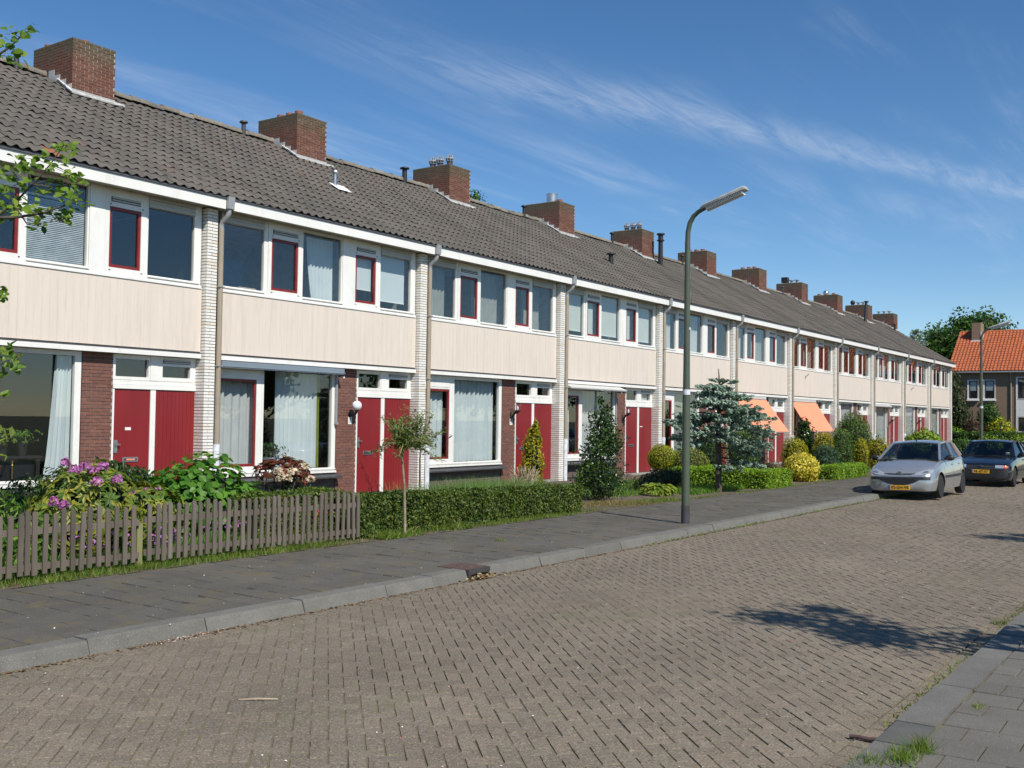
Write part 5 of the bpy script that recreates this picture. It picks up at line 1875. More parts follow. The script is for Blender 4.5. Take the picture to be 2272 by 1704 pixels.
# ------------------------------------------------------------------ garden plants
def bush(name, label, cat, base, blobs, leaf, size, seed=0, aspect=0.5, jit=0.6, axis=None, stem_tips=None, stem_r=(0.03, 0.008), bark='bark', group=None, core=0.72, lump=0.12, lo=0.70, hi=1.08, zmin=-1.0, fold=0.12, droop=0.0, lf=2.2):
    """blobs: (x, y, z, rx, ry, rz, n) relative to the base; foliage is one mesh over dark hearts, stems another"""
    t = thing(name, label, cat, base, 0, group)
    Ps, Ns = [], []
    heart = MB()
    for k, (x, y, z, rx, ry, rz, n) in enumerate(blobs):
        P, N = ell(n, (x, y, z), (rx, ry, rz), lo, hi, zmin, seed * 31 + k, lump, lf)
        Ps.append(P)
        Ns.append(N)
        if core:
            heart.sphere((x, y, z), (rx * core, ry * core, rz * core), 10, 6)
    P, N = np.concatenate(Ps), np.concatenate(Ns)
    ax = None
    if axis == 'up':
        ax = N * 0.5 + np.array([0, 0, 1.0])
    elif axis == 'out':
        ax = N + np.array([0, 0, 0.25])
    elif axis == 'down':
        ax = N * 0.6 - np.array([0, 0, 0.7])
    me = leaf_mesh('foliage', P, N, size, L[leaf], aspect, jit, fold, seed=seed, extra=(heart, M['heart']) if core else None, axis=ax, droop=droop)
    obj('foliage', me, t)
    tips = stem_tips or [(b[0], b[1], b[2]) for b in blobs[:10]]
    stems('stem', (0, 0, -0.10), tips, stem_r[0], stem_r[1], M[bark], t, seed=seed)
    return t


# --- rhododendron
rz = -0.03
rh = thing('rhododendron', 'rhododendron with mauve flower heads and yellow-green leaves behind the picket fence', 'shrub', (6.82, -5.0, rz))
C1, N1 = ell(260, (0.0, 0, 0.52), (0.66, 0.52, 0.50), 0.80, 1.05, -0.8, 3, 0.10)
C2, N2 = ell(120, (-0.42, -0.1, 0.33), (0.40, 0.42, 0.36), 0.80, 1.05, -0.8, 4, 0.10)
C3, N3 = ell(120, (0.50, -0.15, 0.36), (0.42, 0.42, 0.42), 0.80, 1.05, -0.8, 5, 0.10)
CC, NN = np.concatenate([C1, C2, C3]), np.concatenate([N1, N2, N3])
k9 = 10
PP, NR, AX = [], [], []
for c, nrm in zip(CC, NN):
    a0 = random.random() * 6
    u = np.cross(nrm, (0.3, 0.2, 1.0)); u /= np.linalg.norm(u) + 1e-9
    w = np.cross(nrm, u)
    for j in range(k9):
        t_ = a0 + j * 2 * PI / k9
        d = u * math.cos(t_) + w * math.sin(t_)
        PP.append(c + d * 0.055 + nrm * 0.01)
        NR.append(nrm * 1.0 + d * 0.1)
        AX.append(d - nrm * 0.15)
heart = MB().sphere((0, 0, 0.48), (0.48, 0.38, 0.40), 12, 7).sphere((-0.40, -0.1, 0.3), (0.28, 0.3, 0.26), 10, 6).sphere((0.48, -0.12, 0.33), (0.3, 0.3, 0.3), 10, 6)
obj('foliage', leaf_mesh('foliage', PP, NR, 0.115, L['rhodo'], 0.34, 0.25, 0.10, axis=AX, ajit=0.2, seed=9, extra=(heart, M['heart'])), rh)
stems('stem', (0.05, 0, -0.1), [tuple(CC[k]) for k in range(0, 480, 30)], 0.025, 0.008, M['bark'], rh, 0.1)


def flower_head(par, name, p, r, n, mat, seed, flat=1.0, size=0.045, base=(0, 0, 0)):
    P, N = ell(n, (0, 0, 0), (r, r, r * flat), 0.8, 1.05, -0.5, seed)
    return obj(name, leaf_mesh(name, P, N, size, L[mat], 0.8, 0.5, 0.2, seed=seed), par, (p[0] - base[0], p[1] - base[1], p[2] - base[2]))


RF = [(6.26, -5.3, 1.05), (6.30, -5.40, 0.97), (6.43, -5.38, 1.0), (6.55, -5.35, 0.955), (6.70, -5.3, 0.99), (6.50, -5.5, 0.84), (6.77, -5.46, 0.85), (6.10, -5.38, 0.65), (6.21, -5.38, 0.61)]
for k, p in enumerate(RF):
    flower_head(rh, 'flower_head', p, 0.052 if k != 0 else 0.046, 44, 'mauve', 60 + k, base=(6.82, -5.0, rz))
for k, p in enumerate([(7.22, -5.35, 0.72), (7.4, -5.3, 0.71), (6.95, -5.45, 0.71)]):
    flower_head(rh, 'flower_head', p, 0.032, 14, 'mauve', 80 + k, size=0.035, base=(6.82, -5.0, rz))

bush('evergreen_shrub', 'dark evergreen shrub in front of the leftmost red door, behind the rhododendron', 'shrub', (8.05, -3.7, -0.05), [(0, 0, 0.52, 0.44, 0.40, 0.48, 2600), (0.32, 0.05, 0.42, 0.34, 0.32, 0.42, 1500), (-0.28, 0, 0.5, 0.3, 0.32, 0.48, 1400)], 'dark', 0.085, 12, 0.4, axis='up')
bush('evergreen_shrub', 'low dark shrub under the leftmost window, left of the rhododendron', 'shrub', (6.95, -3.3, -0.05), [(0, 0, 0.38, 0.45, 0.4, 0.40, 1300), (0.5, 0, 0.5, 0.4, 0.35, 0.4, 900)], 'dark', 0.08, 13, 0.4)

# --- broad-leaved shrub: the leaves nearest the camera are parts of their own
bl = thing('broad_leaved_shrub', 'rounded bright green shrub with broad leaves in front of the leftmost side panel', 'shrub', (8.62, -4.55, -0.04))
def leaf_shape(s, w, mat, name='leaf', cup=0.10):
    mb = MB()
    p = [(0, 0, 0), (w * 0.42, s * 0.28, cup * s), (w * 0.5, s * 0.55, cup * s), (w * 0.25, s * 0.85, cup * s * 0.5), (0, s * 1.02, -0.04 * s), (-w * 0.25, s * 0.85, cup * s * 0.5), (-w * 0.5, s * 0.55, cup * s), (-w * 0.42, s * 0.28, cup * s), (0, s * 0.30, 0), (0, s * 0.6, 0)]
    mb.add(p, [(0, 1, 8), (1, 2, 9, 8), (2, 3, 9), (3, 4, 9), (0, 8, 7), (8, 9, 6, 7), (9, 5, 6), (9, 4, 5)])
    return mb.mesh(name, mat)


def rot_from(N, A):
    n = Vector(N).normalized()
    a = Vector(A)
    a = (a - n * a.dot(n)).normalized()
    b = a.cross(n)
    return Matrix((b, a, n)).transposed()


def leaf_parts(parent, P, N, A, meshes, limit, base, seed=0, smin=0.8, smax=1.25, joined_name='foliage', joined_mat=None, extra=None):
    """the leaves nearest the camera become parts, the others one joined part"""
    r = random.Random(seed)
    order = sorted(range(len(P)), key=lambda k: (Vector(P[k]) + Vector(base) - CAM).length)
    for k in order[:limit]:
        R = rot_from(N[k], A[k]).to_4x4()
        s = r.uniform(smin, smax)
        o = obj('leaf', r.choice(meshes), parent)
        o.matrix_local = Matrix.Translation(Vector(P[k])) @ R @ Matrix.Scale(s, 4)
    rest = order[limit:]
    mb = MB()
    for k in rest:
        R = rot_from(N[k], A[k])
        s = r.uniform(smin, smax)
        me = r.choice(meshes)
        mb.add([Vector(P[k]) + R @ (v.co * s) for v in me.vertices], [tuple(p.vertices) for p in me.polygons])
    mats = [joined_mat]
    if extra:
        n0 = len(mb.f)
        mb.add(extra[0].v, extra[0].f, 1)
        mats.append(extra[1])
    if mb.v:
        mb.build(joined_name, mats, parent, kind='stuff')


BLM = [leaf_shape(0.092, 0.088, L['bigleaf']), leaf_shape(0.105, 0.095, L['bigleaf'], cup=0.06)]
Ps, Ns = [], []
for k, (x, y, z, rx, ry, rz_, n) in enumerate([(0, 0, 0.50, 0.68, 0.52, 0.60, 760), (0.48, -0.05, 0.33, 0.50, 0.47, 0.42, 460), (-0.38, 0.0, 0.44, 0.44, 0.42, 0.48, 380)]):
    P, N = ell(n, (x, y, z), (rx, ry, rz_), 0.84, 1.06, -0.75, 400 + k, 0.07)
    Ps.append(P); Ns.append(N)
P, N = np.concatenate(Ps), np.concatenate(Ns)
g = np.random.default_rng(44)
Nn = norm(N + g.normal(0, 0.28, N.shape) + np.array([0, 0, 0.35]))
A = norm(N * 0.5 + g.normal(0, 0.45, N.shape) - np.array([0, 0, 0.75]))
heart = MB().sphere((0, 0, 0.46), (0.5, 0.38, 0.43), 12, 7).sphere((0.44, -0.03, 0.30), (0.36, 0.34, 0.30), 10, 6).sphere((-0.34, 0, 0.38), (0.3, 0.3, 0.34), 10, 6)
leaf_parts(bl, P, Nn, A, BLM, 300, (8.62, -4.55, -0.04), 3, joined_mat=L['bigleaf'], extra=(heart, M['heart']))
stems('stem', (0, 0, -0.1), [tuple(P[k]) for k in range(0, len(P), 60)], 0.02, 0.006, M['bark'], bl)

# --- red-leaved shrub with cream flower heads
ph = thing('red_tipped_shrub', 'red-leaved shrub with cream flower heads in front of the globe-lamp house window', 'shrub', (10.22, -4.3, -0.05))
C1, N1 = ell(60, (0, 0, 0.78), (0.40, 0.32, 0.22), 0.8, 1.05, -0.3, 21)
C2, N2 = ell(45, (0.05, 0, 0.45), (0.25, 0.22, 0.3), 0.8, 1.05, -0.8, 22)
for nm, CCx, NNx, mt, s in (('foliage', C1, N1, 'photinia', 0.115), ('lower_foliage', C2, N2, 'dark', 0.10)):
    PP, NR, AX = [], [], []
    for c, nrm in zip(CCx, NNx):
        for j in range(8):
            d = np.array([random.gauss(0, 1), random.gauss(0, 1), random.gauss(0.4, 0.6)])
            d /= np.linalg.norm(d)
            PP.append(c + d * 0.05); NR.append(nrm + np.array([0, 0, .4])); AX.append(d)
    obj(nm, leaf_mesh(nm, PP, NR, s, L[mt], 0.36, 0.3, 0.1, axis=AX, ajit=0.15, seed=23), ph)
for k, p in enumerate([(9.98, -4.58, 0.70), (10.43, -4.58, 0.67), (10.13, -4.58, 0.79), (10.36, -4.55, 0.85), (9.99, -4.5, 0.79)]):
    flower_head(ph, 'flower_head', p, 0.105 if k < 2 else 0.09, 90, 'creamflower', 30 + k, 0.6, 0.045, (10.22, -4.3, -0.05))
stems('stem', (0, 0, -0.1), [tuple(C1[k]) for k in range(0, 60, 6)], 0.022, 0.008, M['bark'], ph, 0.08)


# --- clipped hedges
def hedge(name, label, boxes, leaf, size, dens, seed, aspect=0.45, axis=True, group=None, wave=0.025, sink=0.03):
    t = thing(name, label, 'hedge', (boxes[0][0], boxes[0][2], 0), 0, group)
    ox, oy = boxes[0][0], boxes[0][2]
    Ps, Ns = [], []
    heart = MB()
    for k, (x0, x1, y0, y1, z0, z1) in enumerate(boxes):
        ar = (x1 - x0) * (y1 - y0) + 2 * (z1 - z0) * (x1 - x0 + y1 - y0)
        P, N = boxpts(int(ar * dens), x0 - ox, x1 - ox, y0 - oy, y1 - oy, z0, z1, seed + k, wave)
        g = np.random.default_rng(seed)
        P = P - N * np.abs(g.normal(0, sink, (len(P), 1)))
        Ps.append(P); Ns.append(N)
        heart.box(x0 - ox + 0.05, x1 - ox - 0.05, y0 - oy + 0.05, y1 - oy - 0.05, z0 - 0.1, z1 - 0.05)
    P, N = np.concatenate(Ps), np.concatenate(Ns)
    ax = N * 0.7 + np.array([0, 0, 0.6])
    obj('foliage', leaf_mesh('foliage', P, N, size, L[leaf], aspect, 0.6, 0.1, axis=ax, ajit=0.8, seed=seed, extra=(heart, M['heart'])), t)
    return t


hb = []
for k in range(8):          # falls a little towards its right end
    xa = 9.92 + k * 0.69
    hb.append((xa - 0.02, xa + 0.71, -6.10 + 0.012 * math.sin(k * 2), -5.42, -0.08, 0.525 - 0.016 * k + 0.01 * math.sin(k * 3)))
hb.append((8.75, 10.35, -5.40, -4.75, -0.08, 0.55))
hedge('yew_hedge', 'long low clipped yew hedge along the pavement, right of the picket fence', hb, 'yew', 0.046, 4200, 70)
hedge('box_hedge', 'bright green clipped box hedge beside the blue spruce trunk', [(23.6, 25.15, -6.33, -3.7, -0.1, 0.40)], 'box', 0.05, 2000, 71, 0.6, group='bright box hedges')
hedge('box_hedge', 'bright green clipped box hedge between the yellow variegated bush and the silver car', [(28.75, 30.75, -6.28, -5.75, -0.1, 0.37), (30.75, 31.75, -6.25, -5.7, -0.1, 0.345)], 'box', 0.05, 2000, 72, 0.6, group='bright box hedges')

# --- conifers and bushes along the front gardens, from left to right
def flame(name, label, base, h, r, leaf, n, size, seed, group=None, lumps=10):
    bl_ = [(0, 0, h * 0.42, r * 0.72, r * 0.72, h * 0.46, int(n * 0.45))]
    rr_ = random.Random(seed)
    for k in range(lumps):
        z = h * (0.08 + 0.85 * k / lumps)
        w = r * (1.0 - 0.72 * (k / lumps) ** 1.3)
        a = rr_.uniform(0, 6.3)
        bl_.append((w * 0.55 * math.cos(a), w * 0.55 * math.sin(a), z + h * 0.05, w * 0.58, w * 0.58, h * 0.10, int(n * 0.5 / lumps)))
    return bush(name, label, 'conifer', base, bl_, leaf, size, seed, 0.42, 0.5, 'up', [(0, 0, h * 0.8)], (0.03, 0.01), group=group, core=0.75, lump=0.14)


flame('golden_conifer', 'narrow flame-shaped golden conifer in front of the third red door', (19.67, -2.25, -0.1), 1.66, 0.34, 'gold', 4200, 0.062, 31)
# bare twiggy shrub at its foot
tw = thing('twiggy_shrub', 'bare brown twiggy shrub at the foot of the flame-shaped golden conifer', 'shrub', (18.55, -2.8, -0.1))
stems('stem', (0, 0, 0), [(random.uniform(-.4, .4), random.uniform(-.25, .25), random.uniform(.35, .68)) for k in range(90)], 0.010, 0.005, M['straw'], tw, 0.1, 3, 4)
P, N = ell(160, (0, 0, 0.36), (0.38, 0.25, 0.22), 0.5, 1.05, -0.8, 34)
obj('foliage', leaf_mesh('foliage', P, N, 0.05, L['brown'], 0.5, 0.7, seed=35), tw)
hl = bush('holly_bush', 'tall dark glossy holly standing in front of the third white pier', 'shrub', (18.0, -5.0, -0.05),
          [(0.0, 0, 0.50, 0.44, 0.42, 0.34, 1100), (-0.22, 0, 0.98, 0.30, 0.28, 0.26, 700), (0.16, 0.0, 1.22, 0.32, 0.30, 0.30, 800), (-0.06, 0, 1.60, 0.22, 0.22, 0.26, 460), (-0.03, 0, 1.98, 0.09, 0.09, 0.16, 70), (0.44, 0, 1.02, 0.15, 0.2, 0.26, 300), (0.36, 0, 1.52, 0.11, 0.12, 0.22, 150), (-0.42, 0, 0.72, 0.17, 0.2, 0.18, 240), (0.34, 0, 0.42, 0.28, 0.3, 0.24, 420), (0.0, 0, 0.22, 0.30, 0.32, 0.18, 320), (-0.38, 0, 1.25, 0.10, 0.12, 0.16, 110), (0.22, 0, 1.82, 0.07, 0.08, 0.12, 60)],
          'holly', 0.066, 36, 0.55, 0.9, 'out', core=0.32, lo=0.4, hi=1.25, lump=0.32, lf=3.4)
for k, (x, y, r, n, s, lab) in enumerate([(16.75, -4.75, 0.26, 34, 0.20, 'pale green large-leaved hosta peeping over the yew hedge'), (20.05, -5.25, 0.34, 150, 0.125, 'pale green hosta clump on the bare soil by the street lamp')]):
    P, N = ell(n, (0, 0, 0.10), (r, r, 0.20), 0.6, 1.0, 0.0, 90 + k)
    t = thing('hosta', lab, 'plant', (x, y, soil_z(y) + (0.05 if k == 0 else -0.01)), 0, 'hostas')
    A = norm(N * (1, 1, 0.2)) - np.array([0, 0, 0.15])
    ms = [leaf_shape(s, s * 0.55, L['hosta'])]
    leaf_parts(t, P, norm(N * 0.6 + np.array([0, -0.25, 0.8])), A, ms, 40, t.location, 5, joined_mat=L['hosta'])
shrub('clipped_ball', 'smaller lime-green clipped ball beside a white pier, left of the lamp post', 'topiary', (24.85, -2.9, 0.57), (0.37, 0.37, 0.37), 'limeball', 3600, 0.042, 41, 0.4, 0.02, axis='up', core=0.9, lo=0.90, hi=1.04, group='clipped conifer balls')
shrub('clipped_ball', 'larger olive-green clipped ball directly behind the lamp post', 'topiary', (25.3, -3.45, 0.40), (0.57, 0.54, 0.46), 'oliveball', 4200, 0.048, 42, 0.4, 0.02, axis='up', core=0.9, lo=0.90, hi=1.04, group='clipped conifer balls')
bush('dark_low_shrub', 'low dark spreading shrub on the soil behind the pale hosta', 'shrub', (22.1, -4.2, -0.05), [(0, 0, 0.22, 0.55, 0.4, 0.24, 1200), (0.55, 0, 0.25, 0.5, 0.4, 0.26, 1200), (-0.45, 0, 0.15, 0.4, 0.35, 0.18, 700)], 'fardark', 0.06, 43, 0.45)
bush('garden_shrub', 'leafy green shrub between the holly and the red door', 'shrub', (20.3, -3.4, -0.08), [(0, 0, 0.25, 0.4, 0.35, 0.25, 700), (0.5, 0, 0.2, 0.35, 0.3, 0.2, 500)], 'weed', 0.07, 44)
bush('garden_shrub', 'fresh green low shrub at the bottom of the fourth red door', 'shrub', (22.3, -2.4, -0.1), [(0, 0, 0.28, 0.5, 0.35, 0.28, 900)], 'box', 0.06, 45)
for k, (x, y, h, r, lab) in enumerate([(27.3, -3.1, 1.45, 0.42, 'left one of two dark columnar conifers behind the blue spruce'), (29.5, -3.2, 1.50, 0.55, 'right one of two dark columnar conifers behind the blue spruce')]):
    bush('columnar_conifer', lab, 'conifer', (x, y, -0.1), [(0, 0, h * 0.5, r, r, h * 0.52, 2600)], 'greenconifer' if k else 'dark', 0.08, 50 + k, 0.35, 0.5, 'up', [(0, 0, h * 0.8)], group='columnar conifers behind the spruce')
bush('brown_shrub', 'low brown twiggy shrub in front of the red door under the awning', 'shrub', (28.4, -4.5, -0.1), [(0, 0, 0.3, 0.36, 0.32, 0.30, 900)], 'brown', 0.05, 53)
shrub('variegated_bush', 'rounded bright yellow variegated bush at the edge of the pavement', 'shrub', (27.7, -5.68, 0.31), (0.52, 0.46, 0.42), 'variegated', 4600, 0.075, 54, 0.5, 0.05, zmin=-0.85)
shrub('golden_dome', 'golden dome conifer right behind the yellow variegated bush', 'conifer', (30.16, -4.6, 0.55), (0.40, 0.40, 0.60), 'gold', 3000, 0.055, 55, 0.45, 0.05, axis='up', group='golden dome conifers')
bush('climbing_rose', 'tall loose dark shrub with pale tips under the farther orange awning', 'shrub', (34.84, -3.3, -0.1), [(0, 0, 1.2, 0.34, 0.32, 0.5, 900), (-0.1, 0, 1.55, 0.2, 0.2, 0.28, 300), (0.2, 0, 0.8, 0.35, 0.3, 0.4, 600)], 'holly', 0.085, 56, 0.6, 0.8, 'out', core=0.5, lo=0.5, lump=0.2)
shrub('golden_dome', 'golden dome conifer under the farther orange awning, behind a blue-green dwarf conifer', 'conifer', (34.8, -3.95, 0.62), (0.37, 0.37, 0.64), 'gold', 2600, 0.06, 57, 0.45, 0.06, axis='up', group='golden dome conifers')
shrub('dwarf_conifer', 'dark blue-green dwarf conifer behind the second box hedge', 'conifer', (31.7, -5.05, 0.38), (0.44, 0.42, 0.52), 'blueyew', 2600, 0.075, 58, 0.28, 0.05, axis='up')
shrub('green_dome', 'green egg-shaped conifer next to the golden one, left of the silver car', 'conifer', (35.2, -4.4, 0.66), (0.43, 0.43, 0.74), 'greenconifer', 3200, 0.06, 59, 0.45, 0.05, axis='up')
shrub('golden_dome', 'slim golden conifer tucked against the green egg-shaped one', 'conifer', (35.7, -4.95, 0.52), (0.24, 0.24, 0.55), 'gold', 1400, 0.06, 60, 0.45, 0.06, axis='up', group='golden dome conifers')
shrub('green_dome', 'tallest dark green domed conifer before the big-dome house window', 'conifer', (39.27, -3.6, 0.98), (0.68, 0.66, 0.98), 'greenconifer', 4200, 0.075, 61, 0.45, 0.04, axis='up')
bush('golden_dome', 'ragged golden conifer just left of the silver car windscreen', 'conifer', (38.0, -4.9, -0.1), [(0, 0, 0.7, 0.42, 0.4, 0.46, 1500), (0.1, 0, 0.3, 0.48, 0.42, 0.36, 1200), (-0.25, 0, 0.25, 0.3, 0.3, 0.3, 700)], 'gold', 0.065, 62, 0.45, 0.5, 'up', group='golden dome conifers', lump=0.15)
rf = thing('red_flower', 'single red bloom above the second box hedge', 'flower', (28.95, -5.55, -0.1))
MB().tube([(0, 0, 0), (0.02, 0, 0.3), (0, 0, 0.47)], 0.008, 5).build('stem', M['bark'], rf)
flower_head(rf, 'flower_head', (0, 0, 0.50), 0.075, 40, 'redflower', 63, 0.8, 0.06)
bush('laurel', 'bright yellow-green domed laurel showing over the silver car roof', 'shrub', (46.1, -4.5, -0.1), [(0, 0, 0.85, 0.80, 0.7, 0.58, 1500), (0.4, 0, 0.6, 0.6, 0.6, 0.6, 700)], 'laurel', 0.15, 64, 0.5, 0.6, 'out')
bush('garden_shrub', 'grey-green shrub beside the third-last red door', 'shrub', (43.6, -3.2, -0.1), [(0, 0, 0.55, 0.4, 0.4, 0.65, 700)], 'blueyew', 0.10, 65, 0.35, axis='up')
for k, (x, y, h, w, lf_, lab) in enumerate([(53.5, -4.6, 1.0, 0.8, 'tree', 'green shrub beyond the laurel in the far front gardens'), (58, -5.0, 1.1, 0.9, 'box', 'fresh green shrub near the far end of the front gardens'), (63, -4.8, 0.95, 0.9, 'tree', 'round shrub in front of the second-last house'), (68.5, -5.2, 1.1, 1.0, 'box', 'light green shrub in front of the end house'), (73.5, -4.2, 1.1, 1.2, 'laurel', 'bushy shrub at the street corner past the end house')]):
    bush('garden_shrub', lab, 'shrub', (x, y, -0.12), [(0, 0, h * 0.5, w, w * 0.8, h * 0.55, 700), (w * 0.5, 0.1, h * 0.45, w * 0.6, w * 0.6, h * 0.45, 350)], lf_, 0.13, 100 + k, 0.5)

# --- blue spruce: bare lower trunk, drooping pads of needles, ragged outline, leader
sp = thing('blue_spruce', 'blue spruce on a bare trunk beside the lamp post', 'conifer', (21.84, -5.82, -0.02))
MB().tube([(0, 0, -0.15), (0.01, 0, 0.5), (-0.02, 0, 1.2), (0.0, 0, 1.9), (0.02, 0, 2.42), (-0.035, 0, 2.78)], [0.085, 0.07, 0.062, 0.045, 0.022, 0.008], 9).build('trunk', M['bark'], sp, smooth=60)
rr = random.Random(77)
LIMBS = []           # (x, y, z) of the tip relative to the trunk, z where it leaves, pad length
vr, vf = (0.573, -0.82), (0.82, 0.573)     # picture-right and away from the camera, in the ground plane


def limb(s, dpt, z0, z1, pad, dens=1.0):
    LIMBS.append((s * vr[0] + dpt * vf[0], s * vr[1] + dpt * vf[1], z0, z1, pad, dens))


for s, d, z0, z1, pad in [(-1.10, -0.2, 1.62, 1.55, 0.26), (-0.85, -0.35, 1.75, 1.72, 0.30), (-0.95, -0.1, 1.42, 1.20, 0.24), (-0.55, -0.4, 1.50, 1.28, 0.26), (-0.55, 0.25, 1.95, 1.95, 0.30), (-0.35, -0.45, 2.05, 2.02, 0.30), (0.0, -0.5, 2.05, 1.98, 0.32), (0.3, -0.5, 1.95, 1.82, 0.32), (0.62, -0.35, 1.95, 1.86, 0.34), (0.55, 0.2, 2.08, 2.12, 0.30),
                          (0.95, -0.1, 1.85, 1.70, 0.34), (0.85, -0.35, 1.60, 1.42, 0.32), (0.45, -0.4, 1.60, 1.45, 0.26), (1.05, 0.1, 1.60, 1.30, 0.30), (0.95, -0.2, 1.35, 1.05, 0.32), (0.55, -0.3, 1.15, 0.98, 0.26), (0.72, -0.15, 1.00, 0.86, 0.24), (0.20, -0.3, 0.75, 0.52, 0.20), (0.62, -0.1, 0.78, 0.62, 0.22), (0.95, 0.0, 0.78, 0.58, 0.20),
                          (0.1, 0.4, 1.9, 1.9, 0.3), (-0.3, 0.5, 1.7, 1.6, 0.3), (0.5, 0.5, 1.7, 1.6, 0.3), (-0.15, -0.15, 2.3, 2.34, 0.20), (0.15, -0.1, 2.28, 2.32, 0.20), (0.0, 0.15, 2.32, 2.36, 0.18), (-0.35, 0.0, 2.15, 2.22, 0.22), (0.33, 0.0, 2.15, 2.2, 0.22), (-0.75, 0.3, 1.6, 1.45, 0.28), (-0.25, -0.35, 1.75, 1.72, 0.24), (-0.75, -0.3, 1.30, 1.02, 0.22), (0.12, -0.35, 1.45, 1.32, 0.2), (0.0, -0.45, 1.75, 1.60, 0.3), (-0.2, -0.4, 1.6, 1.42, 0.26), (0.18, -0.45, 1.45, 1.18, 0.26), (0.35, -0.35, 1.9, 1.68, 0.28), (-0.05, -0.3, 1.35, 1.16, 0.2), (0.7, -0.35, 1.75, 1.62, 0.3), (-0.9, -0.3, 1.7, 1.45, 0.26), (0.4, -0.4, 1.25, 1.12, 0.24), (0.0, -0.4, 2.2, 2.2, 0.26),
                          (-0.42, 0.0, 2.4, 2.36, 0.10), (0.38, 0.0, 2.4, 2.5, 0.07), (-0.12, 0.0, 2.5, 2.52, 0.08), (0.12, 0.0, 2.5, 2.5, 0.08)]:
    limb(s, d, z0, z1, pad)
mb = MB()
TP, TN = [], []
for x, y, z0, z1, pad, de in LIMBS:
    a, b = Vector((0, 0, z0)), Vector((x, y, z1))
    mid = (a + b) / 2 + Vector((0, 0, 0.06))
    mb.tube([a, mid, b], [0.024, 0.016, 0.007], 5)
    nT = int(44 * de * (pad / 0.28) ** 1.3) + 6
    ln_ = (b - a).length
    for k in range(nT):
        f = 1 - abs(rr.gauss(0, 0.20)) * min(1.0, 0.75 / max(ln_, 0.3))
        q = a.lerp(b, max(0.25, min(1.05, f)))
        side = Vector((rr.gauss(0, 0.46), rr.gauss(0, 0.46), rr.gauss(0.03, 0.11))) * pad
        q = q + side
        q.z -= 0.35 * abs(side.x * x + side.y * y) * 0.3
        TP.append(q)
        TN.append(Vector((x, y, 0.0)).normalized() + Vector((side.x, side.y, 0.3)) * 1.2)
mb.build('branch', M['bark'], sp, smooth=60)
PP, NR, AX = [], [], []
for q, d in zip(TP, TN):
    d = d.normalized()
    tl = rr.uniform(0.06, 0.12)
    for k in range(30):
        t_ = rr.random()
        o = Vector((rr.gauss(0, 1), rr.gauss(0, 1), rr.gauss(0, 1))).normalized()
        ax_ = (o * 1.0 + d * 0.6).normalized()
        p = q + d * tl * (t_ - 0.4) + ax_ * 0.022
        PP.append(tuple(p)); AX.append(tuple(ax_)); NR.append((o.y * 0.5 - 0.1, -o.x * 0.5 - 0.3, 0.9 + o.z * 0.4))
obj('needles', leaf_mesh('needles', PP, NR, 0.066, L['spruce'], 0.38, 0.3, 0.05, axis=AX, ajit=0.1, seed=78), sp)

# --- the two thin young trees
def thin_tree(name, label, base, path, tips, leaf, n, size, seed, bark='bark_pale', blobs=()):
    t = thing(name, label, 'tree', base)
    MB().tube(path, [0.022, 0.020, 0.017, 0.014, 0.012][:len(path)], 8).build('trunk', M[bark], t, smooth=60)
    br = MB()
    rr_ = random.Random(seed)
    PP, NR, AX = [], [], []
    top = Vector(path[-1])
    for tp in tips:
        b = Vector(tp)
        m = (top + b) / 2 + Vector((rr_.uniform(-.04, .04), rr_.uniform(-.04, .04), 0.05))
        br.tube([top, m, b], [0.009, 0.006, 0.003], 5)
        for k in range(n):
            f = rr_.uniform(0.15, 1.05)
            q = (top.lerp(m, f * 2) if f < 0.5 else m.lerp(b, (f - 0.5) * 2)) + Vector((rr_.gauss(0, .035), rr_.gauss(0, .035), rr_.gauss(0, .035)))
            d = (b - top).normalized() + Vector((rr_.gauss(0, .7), rr_.gauss(0, .7), rr_.gauss(0, .7)))
            PP.append(tuple(q)); AX.append(tuple(d)); NR.append((rr_.gauss(0, .5), -0.3 + rr_.gauss(0, .5), 1.0))
    br.build('branch', M[bark], t, smooth=60)
    obj('foliage', leaf_mesh('foliage', PP, NR, size, L[leaf], 0.24, 0.4, 0.08, axis=AX, ajit=0.2, seed=seed), t)
    return t


rr = random.Random(5)
tips = []
for k in range(40):
    s, z = rr.gauss(-0.02, 0.20), rr.uniform(1.08, 1.74)
    s = max(-0.46, min(0.5, s))
    d = rr.gauss(0, 0.18)
    tips.append((s * vr[0] + d * vf[0] - 0.06, s * vr[1] + d * vf[1], z - 0.12 * abs(s)))
thin_tree('young_willow', 'thin young tree with a tuft of narrow leaves at the pavement edge before the hedge', (10.46, -6.38, -0.02), [(0, 0, -0.1), (-0.01, 0, 0.3), (-0.03, 0, 0.7), (-0.075, 0, 1.0), (-0.085, 0, 1.26)], tips, 'willow', 40, 0.074, 6)
tips = []
for k in range(26):
    s, z = rr.gauss(0, 0.22), rr.uniform(1.0, 1.75)
    d = rr.gauss(0, 0.15)
    tips.append((s * vr[0] + d * vf[0], s * vr[1] + d * vf[1], z))
thin_tree('young_willow', 'thin young tree standing against the second white pier', (16.58, -1.5, -0.1), [(0, 0, -0.1), (0.0, 0, 0.4), (-0.01, 0, 0.8), (0.01, 0, 1.05)], tips, 'willow', 34, 0.078, 8, 'bark')

# --- grass, weeds and flowers
def scatter(n, x0, x1, y0, y1, seed, zf=soil_z, bias=None):
    g = np.random.default_rng(seed)
    x, y = g.uniform(x0, x1, n), g.uniform(y0, y1, n)
    keep = np.sin(x * 2.3 + seed) + np.sin(y * 3.1 + x * 1.1) + g.normal(0, 0.7, n) > -0.7
    x, y = x[keep], y[keep]
    return np.stack([x, y, np.array([zf(b) for b in y]) + 0.004], 1)


